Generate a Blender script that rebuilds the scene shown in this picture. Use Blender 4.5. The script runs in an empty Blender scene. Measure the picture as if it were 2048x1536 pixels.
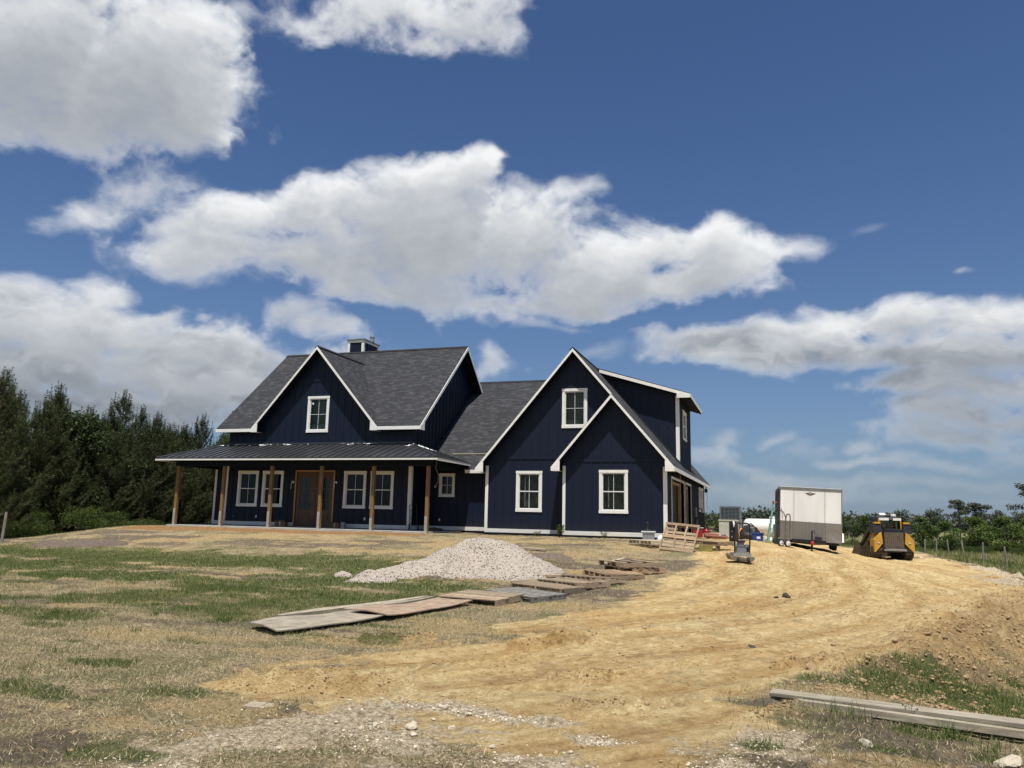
import bpy, math, random
import numpy as np
from mathutils import Vector, Matrix
rnd = random.Random(7)
rng = np.random.default_rng(11)
R = math.radians
scene = bpy.context.scene
col = scene.collection

# ------------------------------------------------------------------ camera
F_PX, YAW, PITCH, ROLL = 1546.8 / 2048, -0.323544, 0.167531, 0.020952
cam_d = bpy.data.cameras.new("camera")
cam_d.sensor_width = 36.0
cam_d.lens = F_PX * 36.0
cam_d.clip_start = 0.1
cam_d.clip_end = 9000
cam = bpy.data.objects.new("camera", cam_d)
col.objects.link(cam)
fw = Vector((math.sin(YAW) * math.cos(PITCH), math.cos(YAW) * math.cos(PITCH), math.sin(PITCH)))
rt = Vector((math.cos(YAW), -math.sin(YAW), 0))
up = rt.cross(fw)
r2 = rt * math.cos(ROLL) + up * math.sin(ROLL)
u2 = up * math.cos(ROLL) - rt * math.sin(ROLL)
m = Matrix((r2, u2, -fw)).transposed().to_4x4()
m.translation = Vector((0, 0, 1.6))
cam.matrix_world = m
scene.camera = cam
scene.render.resolution_x, scene.render.resolution_y = 1024, 768
scene.view_settings.view_transform = 'Standard'
scene.view_settings.look = 'None'
scene.view_settings.exposure = 0.42
scene.view_settings.gamma = 1.0
scene.view_settings.use_curve_mapping = False

# ------------------------------------------------------------------ sun
SUN = Vector((0.13, -0.35, 1.0)).normalized()
sd = bpy.data.lights.new("sun", 'SUN')
sd.energy = 4.5
sd.angle = R(0.53)
sd.color = (1.0, 0.955, 0.87)
sun = bpy.data.objects.new("sun", sd)
col.objects.link(sun)
sun.rotation_euler = SUN.to_track_quat('Z', 'Y').to_euler()

# ------------------------------------------------------------------ noise helpers (numpy)
def ss(t):
    t = np.clip(t, 0, 1)
    return t * t * (3 - 2 * t)

def _hash(ix, iy, s):
    h = (ix.astype(np.int64) * 374761393 + iy.astype(np.int64) * 668265263 + s * 1274126177) & 0xffffffff
    h = ((h ^ (h >> 13)) * 1274126177) & 0xffffffff
    return ((h ^ (h >> 16)) & 0xffff).astype(np.float32) / 65535.0

def vnoise(x, y, s=0):
    x0 = np.floor(x); y0 = np.floor(y)
    fx = (x - x0).astype(np.float32); fy = (y - y0).astype(np.float32)
    ux = fx * fx * (3 - 2 * fx); uy = fy * fy * (3 - 2 * fy)
    a = _hash(x0, y0, s); b = _hash(x0 + 1, y0, s)
    c = _hash(x0, y0 + 1, s); d = _hash(x0 + 1, y0 + 1, s)
    return (a + (b - a) * ux) * (1 - uy) + (c + (d - c) * ux) * uy

def fbm(x, y, o=4, s=0, g=0.5):
    t = 0.0; a = 1.0; n = 0.0
    for i in range(o):
        t = t + a * vnoise(x * 2 ** i + 17.3 * i, y * 2 ** i - 9.1 * i, s + i)
        n += a; a *= g
    return t / n

# ------------------------------------------------------------------ sky: clouds as a field over directions
# cloud banks given in a plane tangent to one fixed compass direction (units: 1/1546.8 rad)
FWV, RV, UV_ = np.array(fw), np.array(r2), np.array(u2)
BL = [  # cx, cy, rx, ry, cap, angle, softness
 # great white cloud upper left
 (60,95,260,170,1,0,.5),(180,170,330,150,1,8,.5),(330,110,170,120,1,20,.5),(420,190,120,100,1,0,.5),(300,250,200,75,.95,8,.7),(110,230,300,60,.9,2,.8),(380,30,110,50,.85,20,.8),(-120,150,260,150,1,0,.5),
 # torn cloud at top centre
 (600,30,140,45,.7,15,1.1),(760,10,220,70,.9,0,.9),(900,35,130,60,.95,10,.8),(1010,50,60,60,.85,60,.9),(980,-20,120,60,.9,0,.8),(820,70,90,30,.7,20,1.1),(480,10,60,25,.35,0,1.2),
 # long central cloud
 (260,370,120,60,.65,-20,1.1),(180,420,110,45,.6,-15,1.1),(340,365,90,20,.4,10,1.3),(380,450,150,60,.85,-12,.8),(520,420,170,55,1,-14,.55),(640,400,120,65,1,0,.45),(800,410,150,85,1,0,.42),(860,370,90,55,1,-10,.42),(945,345,70,42,1,-38,.4),(985,318,22,22,1,0,.6),
 (480,500,230,55,.9,5,.8),(700,520,260,80,.95,4,.7),(900,480,220,110,1,0,.55),(1080,470,170,80,1,8,.6),(1140,395,85,35,.8,-8,.9),(1030,400,110,45,.85,0,.8),(900,600,230,40,.8,4,.9),(760,590,200,35,.65,6,1.0),
 (1190,540,180,75,1,4,.6),(1330,490,120,62,1,0,.42),(1420,475,100,55,1,0,.42),(1440,530,130,50,1,-10,.5),(1280,575,230,48,1,-4,.6),(1560,510,90,26,.75,-12,.9),(1380,575,120,35,.9,-8,.7),(1100,610,150,28,.8,0,.8),
 # low left deck
 (30,590,120,42,.9,0,.6),(190,590,80,45,.9,0,.55),(110,640,240,48,.95,3,.6),(-60,620,160,60,.95,0,.6),(240,690,420,50,.95,6,.7),(60,720,300,60,.97,4,.7),(330,760,330,55,.95,4,.7),(150,800,360,50,.9,3,.8),(500,715,170,45,.9,3,.7),(590,625,80,42,.8,0,.8),(640,660,80,28,.7,15,.9),(-120,760,260,100,.95,0,.7),(250,730,560,105,.85,3,1.),(120,800,420,60,.9,2,.8),(420,835,300,30,.7,0,1.),(385,645,26,10,.5,0,1.),
 (560,760,200,40,.8,0,.8),
 # small puffs behind the roof
 (990,715,42,34,.75,-20,.8),(960,745,60,24,.5,0,1.),(1440,880,40,22,.5,0,1),(1600,985,330,30,.28,3,1.3),(1800,1000,300,22,.25,2,1.3),(1590,900,80,26,.3,0,1.2),(260,400,170,70,.35,-15,1.2),(420,520,230,60,.6,4,1.),(1540,872,42,18,.5,-10,1),
 # right bank
 (1330,690,75,24,.85,4,.8),(1470,680,150,34,1,-6,.5),(1640,650,170,42,1,-10,.45),(1820,620,130,52,1,-8,.4),(1960,620,150,48,1,4,.4),(1700,700,340,42,1,3,.55),(1950,700,300,60,1,3,.5),(2150,660,200,90,1,0,.5),
 (1800,765,130,32,.95,4,.6),(1980,770,200,40,.95,3,.6),(1900,815,150,26,.9,4,.7),(1990,840,200,34,.9,4,.7),(1900,870,170,24,.8,3,.8),(2150,820,200,60,.9,0,.7),
 # thin streaks low over the horizon
 (1430,905,60,20,.6,4,1.),(1500,930,110,18,.5,4,1.1),(1560,945,120,20,.45,4,1.2),(1700,915,90,11,.6,0,1.),(1720,890,45,14,.5,0,1.),(1640,895,26,12,.4,0,1.),(1680,960,200,22,.35,3,1.2),(1900,930,130,18,.45,4,1.1),(1850,965,240,22,.35,4,1.2),(1480,985,190,26,.3,4,1.3),(2040,915,90,22,.4,4,1.2),
 (1800,905,60,14,.35,0,1.2),(1190,700,60,20,.25,0,1.3),(1720,455,40,12,.16,-30,1.3),(1940,540,28,9,.35,0,1.2),(1210,600,40,14,.3,0,1.2),(1060,640,90,12,.35,10,1.2),
]
def cloud_field(AZ, EL):
    """opacity and brightness of the clouds for azimuth AZ (from +Y, clockwise) and elevation EL (radians)"""
    dx = np.sin(AZ) * np.cos(EL); dy = np.cos(AZ) * np.cos(EL); dz = np.sin(EL)
    f = dx * FWV[0] + dy * FWV[1] + dz * FWV[2]
    ok = f > 0.25
    fs = np.where(ok, f, 1)
    px = np.where(ok, 1024 + 1546.8 * (dx * RV[0] + dy * RV[1] + dz * RV[2]) / fs, -9e3)
    py = np.where(ok, 768 - 1546.8 * (dx * UV_[0] + dy * UV_[1] + dz * UV_[2]) / fs, -9e3)
    U = AZ * 1547.0; V = -EL * 1547.0
    st = 1 + 1.2 * ss((-V * -1 + 900) / 700.0) * 0
    wx = (fbm(U / 120, V / 90, 4, 50) - .5); wy = (fbm(U / 120, V / 90, 4, 60) - .5)
    n1 = fbm(U / 95 + wx * 1.2, V / 62 + wy * 1.2, 6, 3, .56) - .5
    n2 = fbm(U / 34, V / 24, 5, 21, .6) - .5
    A = np.zeros_like(U, dtype=np.float32)
    qx = px + wx * 90; qy = py + wy * 60
    for cx, cy, rx, ry, cap, ang, soft in BL:
        ca, sa = math.cos(R(ang)), math.sin(R(ang))
        k = 1.9
        X = qx - cx; Y = qy - cy
        bb = (np.abs(X) < k * max(rx, ry)) & (np.abs(Y) < k * max(rx, ry))
        rws = np.where(bb.any(1))[0]; cls = np.where(bb.any(0))[0]
        if len(rws) == 0: continue
        s = (slice(rws[0], rws[-1] + 1), slice(cls[0], cls[-1] + 1))
        x = X[s] * ca + Y[s] * sa; y = -X[s] * sa + Y[s] * ca
        fld = 1 - np.sqrt((x / rx) ** 2 + (y / ry) ** 2)
        a = ss((fld + n1[s] * (.95 + .3 * soft) + n2[s] * .6 * soft + .16) / (.52 + .95 * soft))
        a = (1 - (1 - a) ** 1.6) * cap
        A[s] = 1 - (1 - A[s]) * (1 - a)
    # the same broken cumulus everywhere else
    off = np.maximum(np.maximum(-px, px - 2048) / 350.0, np.maximum(-py, py - 1100) / 300.0)
    wgt = ss(off - .15)
    g = fbm(U / 620, V / 330, 5, 90) + n1 * .25 - .5
    G = ss(g / .22) * .93
    A = A * (1 - wgt) + G * wgt
    return A.astype(np.float32), n1, n2, V

def cloud_grid(az0, az1, el0, el1, nx, ny):
    az = np.linspace(az0, az1, nx, dtype=np.float32); el = np.linspace(el0, el1, ny, dtype=np.float32)
    AZ, EL = np.meshgrid(az, el)
    A, n1, n2, V = cloud_field(AZ, EL); U = AZ * 1547.0
    step = (el1 - el0) / ny * 1547.0
    tau = np.zeros_like(A)
    for d, wgt in ((8, .4), (18, .6), (34, .9), (56, 1.), (85, 1.), (120, .9), (160, .8)):
        k = max(1, int(round(d / step))); kx = int(round(d * .25 / step))
        sh = np.zeros_like(A); sh[:-k or None] = A[k:]
        sh = np.roll(sh, -kx, 1)
        tau += wgt * np.maximum(sh - .15, 0)
    tau /= 5.6
    body = A ** 1.3
    lit = np.exp(-1.7 * tau * body)
    lum = .46 + .60 * (lit - .18) / .82
    lum = lum * (1 + .34 * n1 + .12 * n2)
    lum = np.clip(lum, .22, 1.0)
    deck = ss((.30 - EL) / .10) * (fbm(U / 210 + n1 * 1.5, V / 55 + n1 * 2., 4, 77) - .40)
    lum = lum - .75 * np.maximum(deck, 0) * A
    lowf = ss((-EL + .30) / .28)            # far clouds near the horizon lose contrast
    lum = lum * (1 - .5 * lowf) + .36 * .5 * lowf
    A = A * (1 - .35 * ss((-EL + .13) / .13))
    hz = .84 * np.exp(-np.maximum(EL, 0) / .16)                   # grey-blue haze deck hugging the horizon
    c0 = np.array([.76, .86, 1.0]); c1 = np.array([.97, .985, 1.0])
    t = np.clip((lum - .25) / .6, 0, 1)[..., None]
    rgb = lum[..., None] * (c0 * (1 - t) + c1 * t)
    hc = np.array([.225, .295, .40])
    Af = A + (1 - A) * hz
    rgb = (rgb * A[..., None] + hc * ((1 - A) * hz)[..., None]) / np.maximum(Af, 1e-4)[..., None]
    out = np.ones((ny, nx, 4), np.float32)
    out[..., :3] = rgb; out[..., 3] = Af
    return out

def make_img(name, arr):
    h, w = arr.shape[:2]
    im = bpy.data.images.new(name, w, h, alpha=True, float_buffer=True)
    im.colorspace_settings.name = 'Non-Color'
    im.alpha_mode = 'CHANNEL_PACKED'
    im.pixels.foreach_set(arr.ravel())
    im.update()
    im.pack()
    return im
AZ0, AZ1, EL0, EL1 = YAW - R(44), YAW + R(44), R(-3), R(50)
im_a = make_img("cloud_cover_ahead", cloud_grid(AZ0, AZ1, EL0, EL1, 2000, 1200))
im_b = make_img("cloud_cover_round", cloud_grid(-math.pi, math.pi, R(-3), R(90), 1024, 264))

world = bpy.data.worlds.new("World")
scene.world = world
world.use_nodes = True
nt = world.node_tree
nt.nodes.clear()
def N(t, **kw):
    n = nt.nodes.new(t)
    for k, v in kw.items():
        setattr(n, k, v)
    return n
def Mth(op, a, b=None, c=None, clamp=False):
    n = nt.nodes.new('ShaderNodeMath'); n.operation = op; n.use_clamp = clamp
    for i, v in enumerate((a, b, c)):
        if v is None: continue
        if isinstance(v, (int, float)): n.inputs[i].default_value = v
        else: nt.links.new(v, n.inputs[i])
    return n.outputs[0]
sky = N('ShaderNodeTexSky', sky_type='NISHITA')
sky.sun_disc = False
sky.sun_elevation = math.asin(SUN.z)
sky.sun_rotation = math.atan2(SUN.x, SUN.y)
sky.air_density = 1.0; sky.dust_density = 0.15; sky.ozone_density = 4.5; sky.altitude = 20
tc = N('ShaderNodeTexCoord')
sx = N('ShaderNodeSeparateXYZ'); nt.links.new(tc.outputs['Generated'], sx.inputs[0])
az = Mth('ARCTAN2', sx.outputs[0], sx.outputs[1])
el = Mth('ARCSINE', sx.outputs[2])
def tex(im, a0, a1, e0, e1):
    u = Mth('DIVIDE', Mth('SUBTRACT', az, a0), a1 - a0)
    v = Mth('DIVIDE', Mth('SUBTRACT', el, e0), e1 - e0)
    c = N('ShaderNodeCombineXYZ'); nt.links.new(u, c.inputs[0]); nt.links.new(v, c.inputs[1])
    t = N('ShaderNodeTexImage', image=im, extension='EXTEND', interpolation='Cubic')
    nt.links.new(c.outputs[0], t.inputs[0])
    return t, u, v
ta, ua, va = tex(im_a, AZ0, AZ1, EL0, EL1)
tb, ub, vb = tex(im_b, -math.pi, math.pi, R(-3), R(90))
def edge(x):   # 1 inside 0..1 with soft ends
    d = Mth('SUBTRACT', .5, Mth('ABSOLUTE', Mth('SUBTRACT', x, .5)))
    return Mth('MULTIPLY', d, 20.0, clamp=True)
inside = Mth('MULTIPLY', edge(ua), Mth('MULTIPLY', Mth('SUBTRACT', 1.0, va), 20.0, clamp=True))
mixc = N('ShaderNodeMix', data_type='RGBA'); nt.links.new(inside, mixc.inputs[0])
nt.links.new(tb.outputs[0], mixc.inputs[6]); nt.links.new(ta.outputs[0], mixc.inputs[7])
mixa = N('ShaderNodeMix', data_type='FLOAT'); nt.links.new(inside, mixa.inputs[0])
nt.links.new(tb.outputs[1], mixa.inputs[2]); nt.links.new(ta.outputs[1], mixa.inputs[3])
bg1 = N('ShaderNodeBackground'); bg1.inputs[1].default_value = 0.052
tint = N('ShaderNodeMix', data_type='RGBA', blend_type='MULTIPLY'); tint.inputs[0].default_value = 1.0
tint.inputs[7].default_value = (.80, .98, 1.22, 1)
nt.links.new(sky.outputs[0], tint.inputs[6]); nt.links.new(tint.outputs[2], bg1.inputs[0])
bg2 = N('ShaderNodeBackground'); bg2.inputs[1].default_value = 0.70
nt.links.new(mixc.outputs[2], bg2.inputs[0])
ms = N('ShaderNodeMixShader'); wo = N('ShaderNodeOutputWorld')
nt.links.new(mixa.outputs[0], ms.inputs[0]); nt.links.new(bg1.outputs[0], ms.inputs[1])
nt.links.new(bg2.outputs[0], ms.inputs[2]); nt.links.new(ms.outputs[0], wo.inputs[0])

# ------------------------------------------------------------------ materials
def new_mat(name):
    m = bpy.data.materials.new(name); m.use_nodes = True
    return m, m.node_tree, m.node_tree.nodes['Principled BSDF']
def lk(t, a, b): t.links.new(a, b)
def ramp(t, fac, stops):
    n = t.nodes.new('ShaderNodeValToRGB')
    cr = n.color_ramp
    while len(cr.elements) < len(stops): cr.elements.new(0.5)
    for e, (p, c) in zip(cr.elements, stops):
        e.position = p; e.color = (*c, 1) if len(c) == 3 else c
    lk(t, fac, n.inputs[0])
    return n.outputs[0]
def noise(t, scale, detail=4, rough=.55, vec=None, dist=0):
    n = t.nodes.new('ShaderNodeTexNoise')
    n.inputs['Scale'].default_value = scale; n.inputs['Detail'].default_value = detail
    n.inputs['Roughness'].default_value = rough; n.inputs['Distortion'].default_value = dist
    if vec is not None: lk(t, vec, n.inputs['Vector'])
    return n.outputs['Fac']
def coords(t, which='Object', scale=None):
    c = t.nodes.new('ShaderNodeTexCoord').outputs[which]
    if scale:
        mp = t.nodes.new('ShaderNodeMapping'); mp.inputs['Scale'].default_value = scale
        lk(t, c, mp.inputs[0]); return mp.outputs[0]
    return c
def mixrgb(t, fac, a, b, mode='MIX'):
    n = t.nodes.new('ShaderNodeMix'); n.data_type = 'RGBA'; n.blend_type = mode
    for i, v in ((0, fac), (6, a), (7, b)):
        if isinstance(v, (int, float)): n.inputs[i].default_value = v
        elif isinstance(v, tuple): n.inputs[i].default_value = (*v, 1)
        else: lk(t, v, n.inputs[i])
    return n.outputs[2]
def math_n(t, op, a, b=None, clamp=False):
    n = t.nodes.new('ShaderNodeMath'); n.operation = op; n.use_clamp = clamp
    for i, v in ((0, a), (1, b)):
        if v is None: continue
        if isinstance(v, (int, float)): n.inputs[i].default_value = v
        else: lk(t, v, n.inputs[i])
    return n.outputs[0]
def bump(t, h, strength=.4, dist=.02):
    n = t.nodes.new('ShaderNodeBump'); n.inputs['Strength'].default_value = strength
    n.inputs['Distance'].default_value = dist
    lk(t, h, n.inputs['Height']); return n.outputs[0]
def simple(name, c, rough=.6, var=.25, scale=6, metal=0, bstr=.15, spec=None, stretch=None, coord='Object'):
    m, t, b = new_mat(name)
    v = coords(t, coord, stretch)
    n = noise(t, scale, 5, .6, v)
    c2 = tuple(x * (1 - var) for x in c); c3 = tuple(min(1, x * (1 + var)) for x in c)
    lk(t, ramp(t, n, [(.3, c2), (.7, c3)]), b.inputs['Base Color'])
    b.inputs['Roughness'].default_value = rough; b.inputs['Metallic'].default_value = metal
    if spec is not None: b.inputs['Specular IOR Level'].default_value = spec
    if bstr: lk(t, bump(t, noise(t, scale * 6, 4, .6, v), bstr, .01), b.inputs['Normal'])
    return m
M = {}
M['navy'] = simple('navy_siding_paint', (.0031, .0075, .0240), .55, .12, 2.5, bstr=.08, spec=.3)
M['navy_dark'] = simple('navy_soffit_paint', (.0040, .0058, .013), .7, .1, 3, bstr=.05, spec=.2)
M['white'] = simple('white_trim_paint', (.78, .77, .73), .5, .07, 3, bstr=.06)
M['sash'] = simple('white_vinyl', (.70, .71, .69), .35, .04, 3, bstr=0)
M['post'] = None
def post_mat():
    m, t, b = new_mat('rough_pine_post')
    v = coords(t, 'Object', (14, 14, 1.2))
    n = noise(t, 2.2, 6, .65, v, .8)
    c = ramp(t, n, [(.25, (.11, .062, .024)), (.5, (.20, .115, .045)), (.75, (.29, .175, .075))])
    v2 = coords(t, 'Object', (3, 3, 1.0))
    st = noise(t, 2.0, 3, .5, v2)
    c = mixrgb(t, math_n(t, 'MULTIPLY', math_n(t, 'SUBTRACT', st, .55, True), 3.0, True), c, (.10, .06, .03))
    lk(t, c, b.inputs['Base Color']); b.inputs['Roughness'].default_value = .75
    lk(t, bump(t, n, .3, .01), b.inputs['Normal'])
    return m
M['post'] = post_mat()
M['concrete'] = simple('slab_concrete', (.40, .385, .35), .85, .18, 3, bstr=.25)
def splash(m):
    t = m.node_tree; b = t.nodes['Principled BSDF']; src = b.inputs['Base Color'].links[0].from_socket
    ge = t.nodes.new('ShaderNodeNewGeometry'); sp = t.nodes.new('ShaderNodeSeparateXYZ'); lk(t, ge.outputs['Position'], sp.inputs[0])
    f = math_n(t, 'DIVIDE', math_n(t, 'SUBTRACT', 1.75, sp.outputs[2]), .85, True)
    f = math_n(t, 'MULTIPLY', math_n(t, 'MULTIPLY', f, f), noise(t, 5, 5, .7, ge.outputs['Position']))
    lk(t, mixrgb(t, math_n(t, 'MULTIPLY', f, .35), src, (.085, .065, .045)), b.inputs['Base Color'])
splash(M['navy']); splash(M['white'])
def shingle():
    m, t, b = new_mat('asphalt_shingles')
    uv = t.nodes.new('ShaderNodeUVMap').outputs[0]
    br = t.nodes.new('ShaderNodeTexBrick')
    br.offset = .37; br.offset_frequency = 3; br.squash = .8; br.squash_frequency = 5
    for k, v in (('Scale', 1.0), ('Mortar Size', .006), ('Mortar Smooth', .3), ('Bias', 0.0), ('Brick Width', .30), ('Row Height', .14)):
        br.inputs[k].default_value = v
    br.inputs['Color1'].default_value = (0, 0, 0, 1); br.inputs['Color2'].default_value = (1, 1, 1, 1); br.inputs['Mortar'].default_value = (0.5, .5, .5, 1)
    lk(t, uv, br.inputs['Vector'])
    col_ = ramp(t, br.outputs['Color'], [(0, (.016, .017, .020)), (.35, (.023, .024, .028)), (.65, (.031, .032, .037)), (1, (.050, .051, .058))])
    mp = t.nodes.new('ShaderNodeMapping'); mp.inputs['Scale'].default_value = (1, 2.5, 1); lk(t, uv, mp.inputs[0])
    big = noise(t, .8, 4, .6, mp.outputs[0])
    col_ = mixrgb(t, .55, col_, ramp(t, big, [(.3, (.74, .74, .75)), (.7, (1.12, 1.12, 1.16))]), 'MULTIPLY')
    gr = noise(t, 90, 2, .7, uv)
    col_ = mixrgb(t, .6, col_, ramp(t, gr, [(.3, (.6, .6, .6)), (.7, (1.4, 1.4, 1.4))]), 'MULTIPLY')
    mo = mixrgb(t, br.outputs['Fac'], col_, (.010, .010, .012))
    lk(t, mo, b.inputs['Base Color']); b.inputs['Roughness'].default_value = .9
    # saw-tooth course profile
    sp = t.nodes.new('ShaderNodeSeparateXYZ'); lk(t, uv, sp.inputs[0])
    fr = math_n(t, 'FRACT', math_n(t, 'DIVIDE', sp.outputs[1], .14))
    h = math_n(t, 'ADD', math_n(t, 'MULTIPLY', math_n(t, 'SUBTRACT', 1.0, fr), .7), math_n(t, 'MULTIPLY', br.outputs['Color'], .5))
    h = math_n(t, 'SUBTRACT', h, math_n(t, 'MULTIPLY', br.outputs['Fac'], .6))
    lk(t, bump(t, h, .9, .02), b.inputs['Normal'])
    return m
M['shingle'] = shingle()
M['metal_roof'] = simple('charcoal_standing_seam', (.045, .047, .052), .38, .2, 1.5, metal=.35, bstr=.06)
M['metal_dark'] = simple('black_metal', (.018, .018, .020), .5, .3, 8, metal=.3)
M['steel'] = simple('galvanised_steel', (.42, .43, .44), .42, .2, 6, metal=.75)
M['door'] = simple('stained_wood_door', (.095, .046, .021), .5, .25, 3, stretch=(6, 6, .8))
M['jamb'] = simple('new_pine_lumber', (.42, .24, .10), .7, .2, 3, stretch=(6, 6, .6))
M['drywall'] = simple('grey_drywall', (.36, .35, .34), .9, .1, 2, bstr=.05)
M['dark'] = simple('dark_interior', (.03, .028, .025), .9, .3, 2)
def olive():
    m, t, b = new_mat('olive_plastic_sheeting')
    v = coords(t, 'Object', (1, 1, .5))
    n = noise(t, 3.5, 5, .6, v, 1.5)
    lk(t, ramp(t, n, [(.35, (.035, .033, .014)), (.55, (.10, .095, .04)), (.68, (.22, .21, .10)), (.8, (.12, .11, .05))]), b.inputs['Base Color'])
    b.inputs['Roughness'].default_value = .35
    lk(t, bump(t, n, 1., .08), b.inputs['Normal'])
    return m
M['olive'] = olive()
def glass(name, tint, mixf):
    m, t, b = new_mat(name)
    t.nodes.remove(b)
    out = t.nodes['Material Output']
    tr = t.nodes.new('ShaderNodeBsdfTransparent'); tr.inputs[0].default_value = (*tint, 1)
    gl = t.nodes.new('ShaderNodeBsdfGlossy'); gl.inputs['Roughness'].default_value = .02; gl.inputs[0].default_value = (.9, .93, .95, 1)
    fr = t.nodes.new('ShaderNodeFresnel'); fr.inputs[0].default_value = 1.5
    f2 = math_n(t, 'ADD', math_n(t, 'MULTIPLY', fr.outputs[0], .7), mixf, True)
    mx = t.nodes.new('ShaderNodeMixShader')
    lk(t, f2, mx.inputs[0]); lk(t, tr.outputs[0], mx.inputs[1]); lk(t, gl.outputs[0], mx.inputs[2]); lk(t, mx.outputs[0], out.inputs[0])
    return m
M['glass'] = glass('window_glass', (.72, .78, .72), .0)
M['pane_reflection'] = simple('grey_green_reflection', (.115, .135, .13), .8, .15, 3, stretch=(6, 6, .4))  # tone of the reflection in the upper panes, painted on a backing
def plank(name, cs, sc=3, stretch=(1, 8, 8), rough=.85):
    m, t, b = new_mat(name)
    oi = t.nodes.new('ShaderNodeObjectInfo')
    v = coords(t, 'Object', stretch)
    ad = t.nodes.new('ShaderNodeVectorMath'); lk(t, v, ad.inputs[0])
    cb = t.nodes.new('ShaderNodeCombineXYZ'); lk(t, math_n(t, 'MULTIPLY', oi.outputs['Random'], 37.0), cb.inputs[1]); lk(t, cb.outputs[0], ad.inputs[1])
    n = noise(t, sc, 6, .65, ad.outputs[0], .5)
    c = ramp(t, n, [(.25, cs[0]), (.5, cs[1]), (.75, cs[2])])
    c = mixrgb(t, .7, c, ramp(t, oi.outputs['Random'], [(0, (.55, .55, .56)), (1, (1.38, 1.3, 1.2))]), 'MULTIPLY')
    lk(t, c, b.inputs['Base Color']); b.inputs['Roughness'].default_value = rough
    lk(t, bump(t, n, .4, .01), b.inputs['Normal'])
    return m
M['pal_tan'] = plank('pallet_boards_tan', ((.20, .135, .08), (.33, .235, .145), (.46, .34, .22)))
M['pal_brown'] = plank('pallet_boards_brown', ((.17, .13, .09), (.29, .225, .155), (.41, .33, .23)))
M['pal_grey'] = plank('pallet_boards_grey', ((.10, .098, .092), (.19, .185, .17), (.29, .28, .255)))
M['pal_pale'] = plank('pallet_boards_pale', ((.36, .30, .21), (.52, .45, .34), (.65, .58, .45)))
M['ply_grey'] = plank('weathered_plywood_grey', ((.13, .12, .10), (.27, .24, .19), (.44, .39, .30)), 2.2, (1.6, 5, 2))
M['ply_red'] = plank('weathered_plywood_reddish', ((.14, .10, .075), (.27, .20, .145), (.41, .32, .24)), 2.4, (1.6, 5, 2))
M['beam'] = plank('weathered_beam', ((.17, .145, .11), (.36, .315, .235), (.58, .53, .43)), 2.4, (1, 7, 7))
M['log'] = plank('fence_post_wood', ((.10, .09, .08), (.18, .165, .15), (.27, .25, .23)), 3, (8, 8, 1))
M['rock'] = simple('limestone_rock', (.54, .47, .36), .9, .25, 9, bstr=.6)
M['cardboard'] = simple('brown_cardboard', (.19, .115, .06), .85, .2, 4)
M['rubber'] = simple('black_rubber', (.02, .019, .018), .8, .3, 10)
M['mudrubber'] = simple('dusty_rubber_track', (.055, .046, .034), .9, .4, 12, bstr=.4)
M['yellow'] = simple('machine_yellow_paint', (.50, .27, .030), .45, .15, 5)
M['white_p'] = simple('white_paint', (.74, .75, .74), .35, .05, 2, bstr=.04)
M['trailer'] = simple('white_trailer_skin', (.74, .75, .74), .35, .10, 1.2, stretch=(2, 2, .25), bstr=.05)
M['stone_guard'] = simple('grey_stone_guard', (.24, .225, .20), .5, .12, 2, metal=.3, stretch=(12, 12, .3))
M['shaded_side'] = simple('brown_trim_in_shade', (.055, .035, .03), .6, .2, 4)  # brown trim, with the shade on the trailer's left side painted in
M['grey_trim'] = simple('grey_aluminium_trim', (.22, .22, .21), .45, .2, 5, metal=.5)
M['red'] = simple('red_plastic', (.36, .025, .03), .4, .15, 5)
M['redpipe'] = simple('dusty_red_pipe', (.30, .13, .10), .7, .2, 6)
M['blue'] = simple('blue_plastic', (.02, .055, .26), .4, .15, 5)
M['teal'] = simple('pale_green_fibreglass', (.20, .42, .34), .5, .12, 5)
M['beige'] = simple('beige_enclosure', (.50, .49, .42), .5, .06, 3)
M['acgrey'] = simple('grey_condenser_metal', (.17, .19, .21), .5, .15, 5, metal=.1)
M['acfin'] = simple('bluish_condenser_fins', (.07, .125, .165), .5, .3, 12, metal=.1)
M['tarp'] = simple('black_tarp', (.03, .03, .032), .42, .4, 5, bstr=.9)
M['orange'] = simple('orange_cloth', (.5, .20, .07), .8, .2, 5)
M['moss'] = simple('mossy_timber', (.24, .21, .06), .85, .3, 8)
M['bark'] = simple('tree_bark', (.085, .062, .045), .9, .35, 6, bstr=.5)
M['debris'] = simple('dark_soil_clod', (.06, .048, .036), .95, .4, 15, bstr=.6)

def leafmat(name, c, var=.45, transl=.25):
    m, t, b = new_mat(name)
    at = t.nodes.new('ShaderNodeAttribute'); at.attribute_name = 'tint'
    oi = t.nodes.new('ShaderNodeObjectInfo')
    lo = tuple(x * (1 - var) for x in c); hi = tuple(x * (1 + var) for x in c)
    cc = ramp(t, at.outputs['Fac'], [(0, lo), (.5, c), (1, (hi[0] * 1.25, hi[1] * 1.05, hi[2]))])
    cc = mixrgb(t, .6, cc, ramp(t, oi.outputs['Random'], [(0, (.75, .8, .8)), (1, (1.3, 1.2, 1.0))]), 'MULTIPLY')
    lk(t, cc, b.inputs['Base Color']); b.inputs['Roughness'].default_value = .6
    b.inputs['Specular IOR Level'].default_value = .25
    out = t.nodes['Material Output']
    tl = t.nodes.new('ShaderNodeBsdfTranslucent'); lk(t, cc, tl.inputs[0])
    mx = t.nodes.new('ShaderNodeMixShader'); mx.inputs[0].default_value = transl
    lk(t, b.outputs[0], mx.inputs[1]); lk(t, tl.outputs[0], mx.inputs[2]); lk(t, mx.outputs[0], out.inputs[0])
    return m
M['pine'] = leafmat('pine_needles', (.058, .074, .027), .45, .25)
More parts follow.
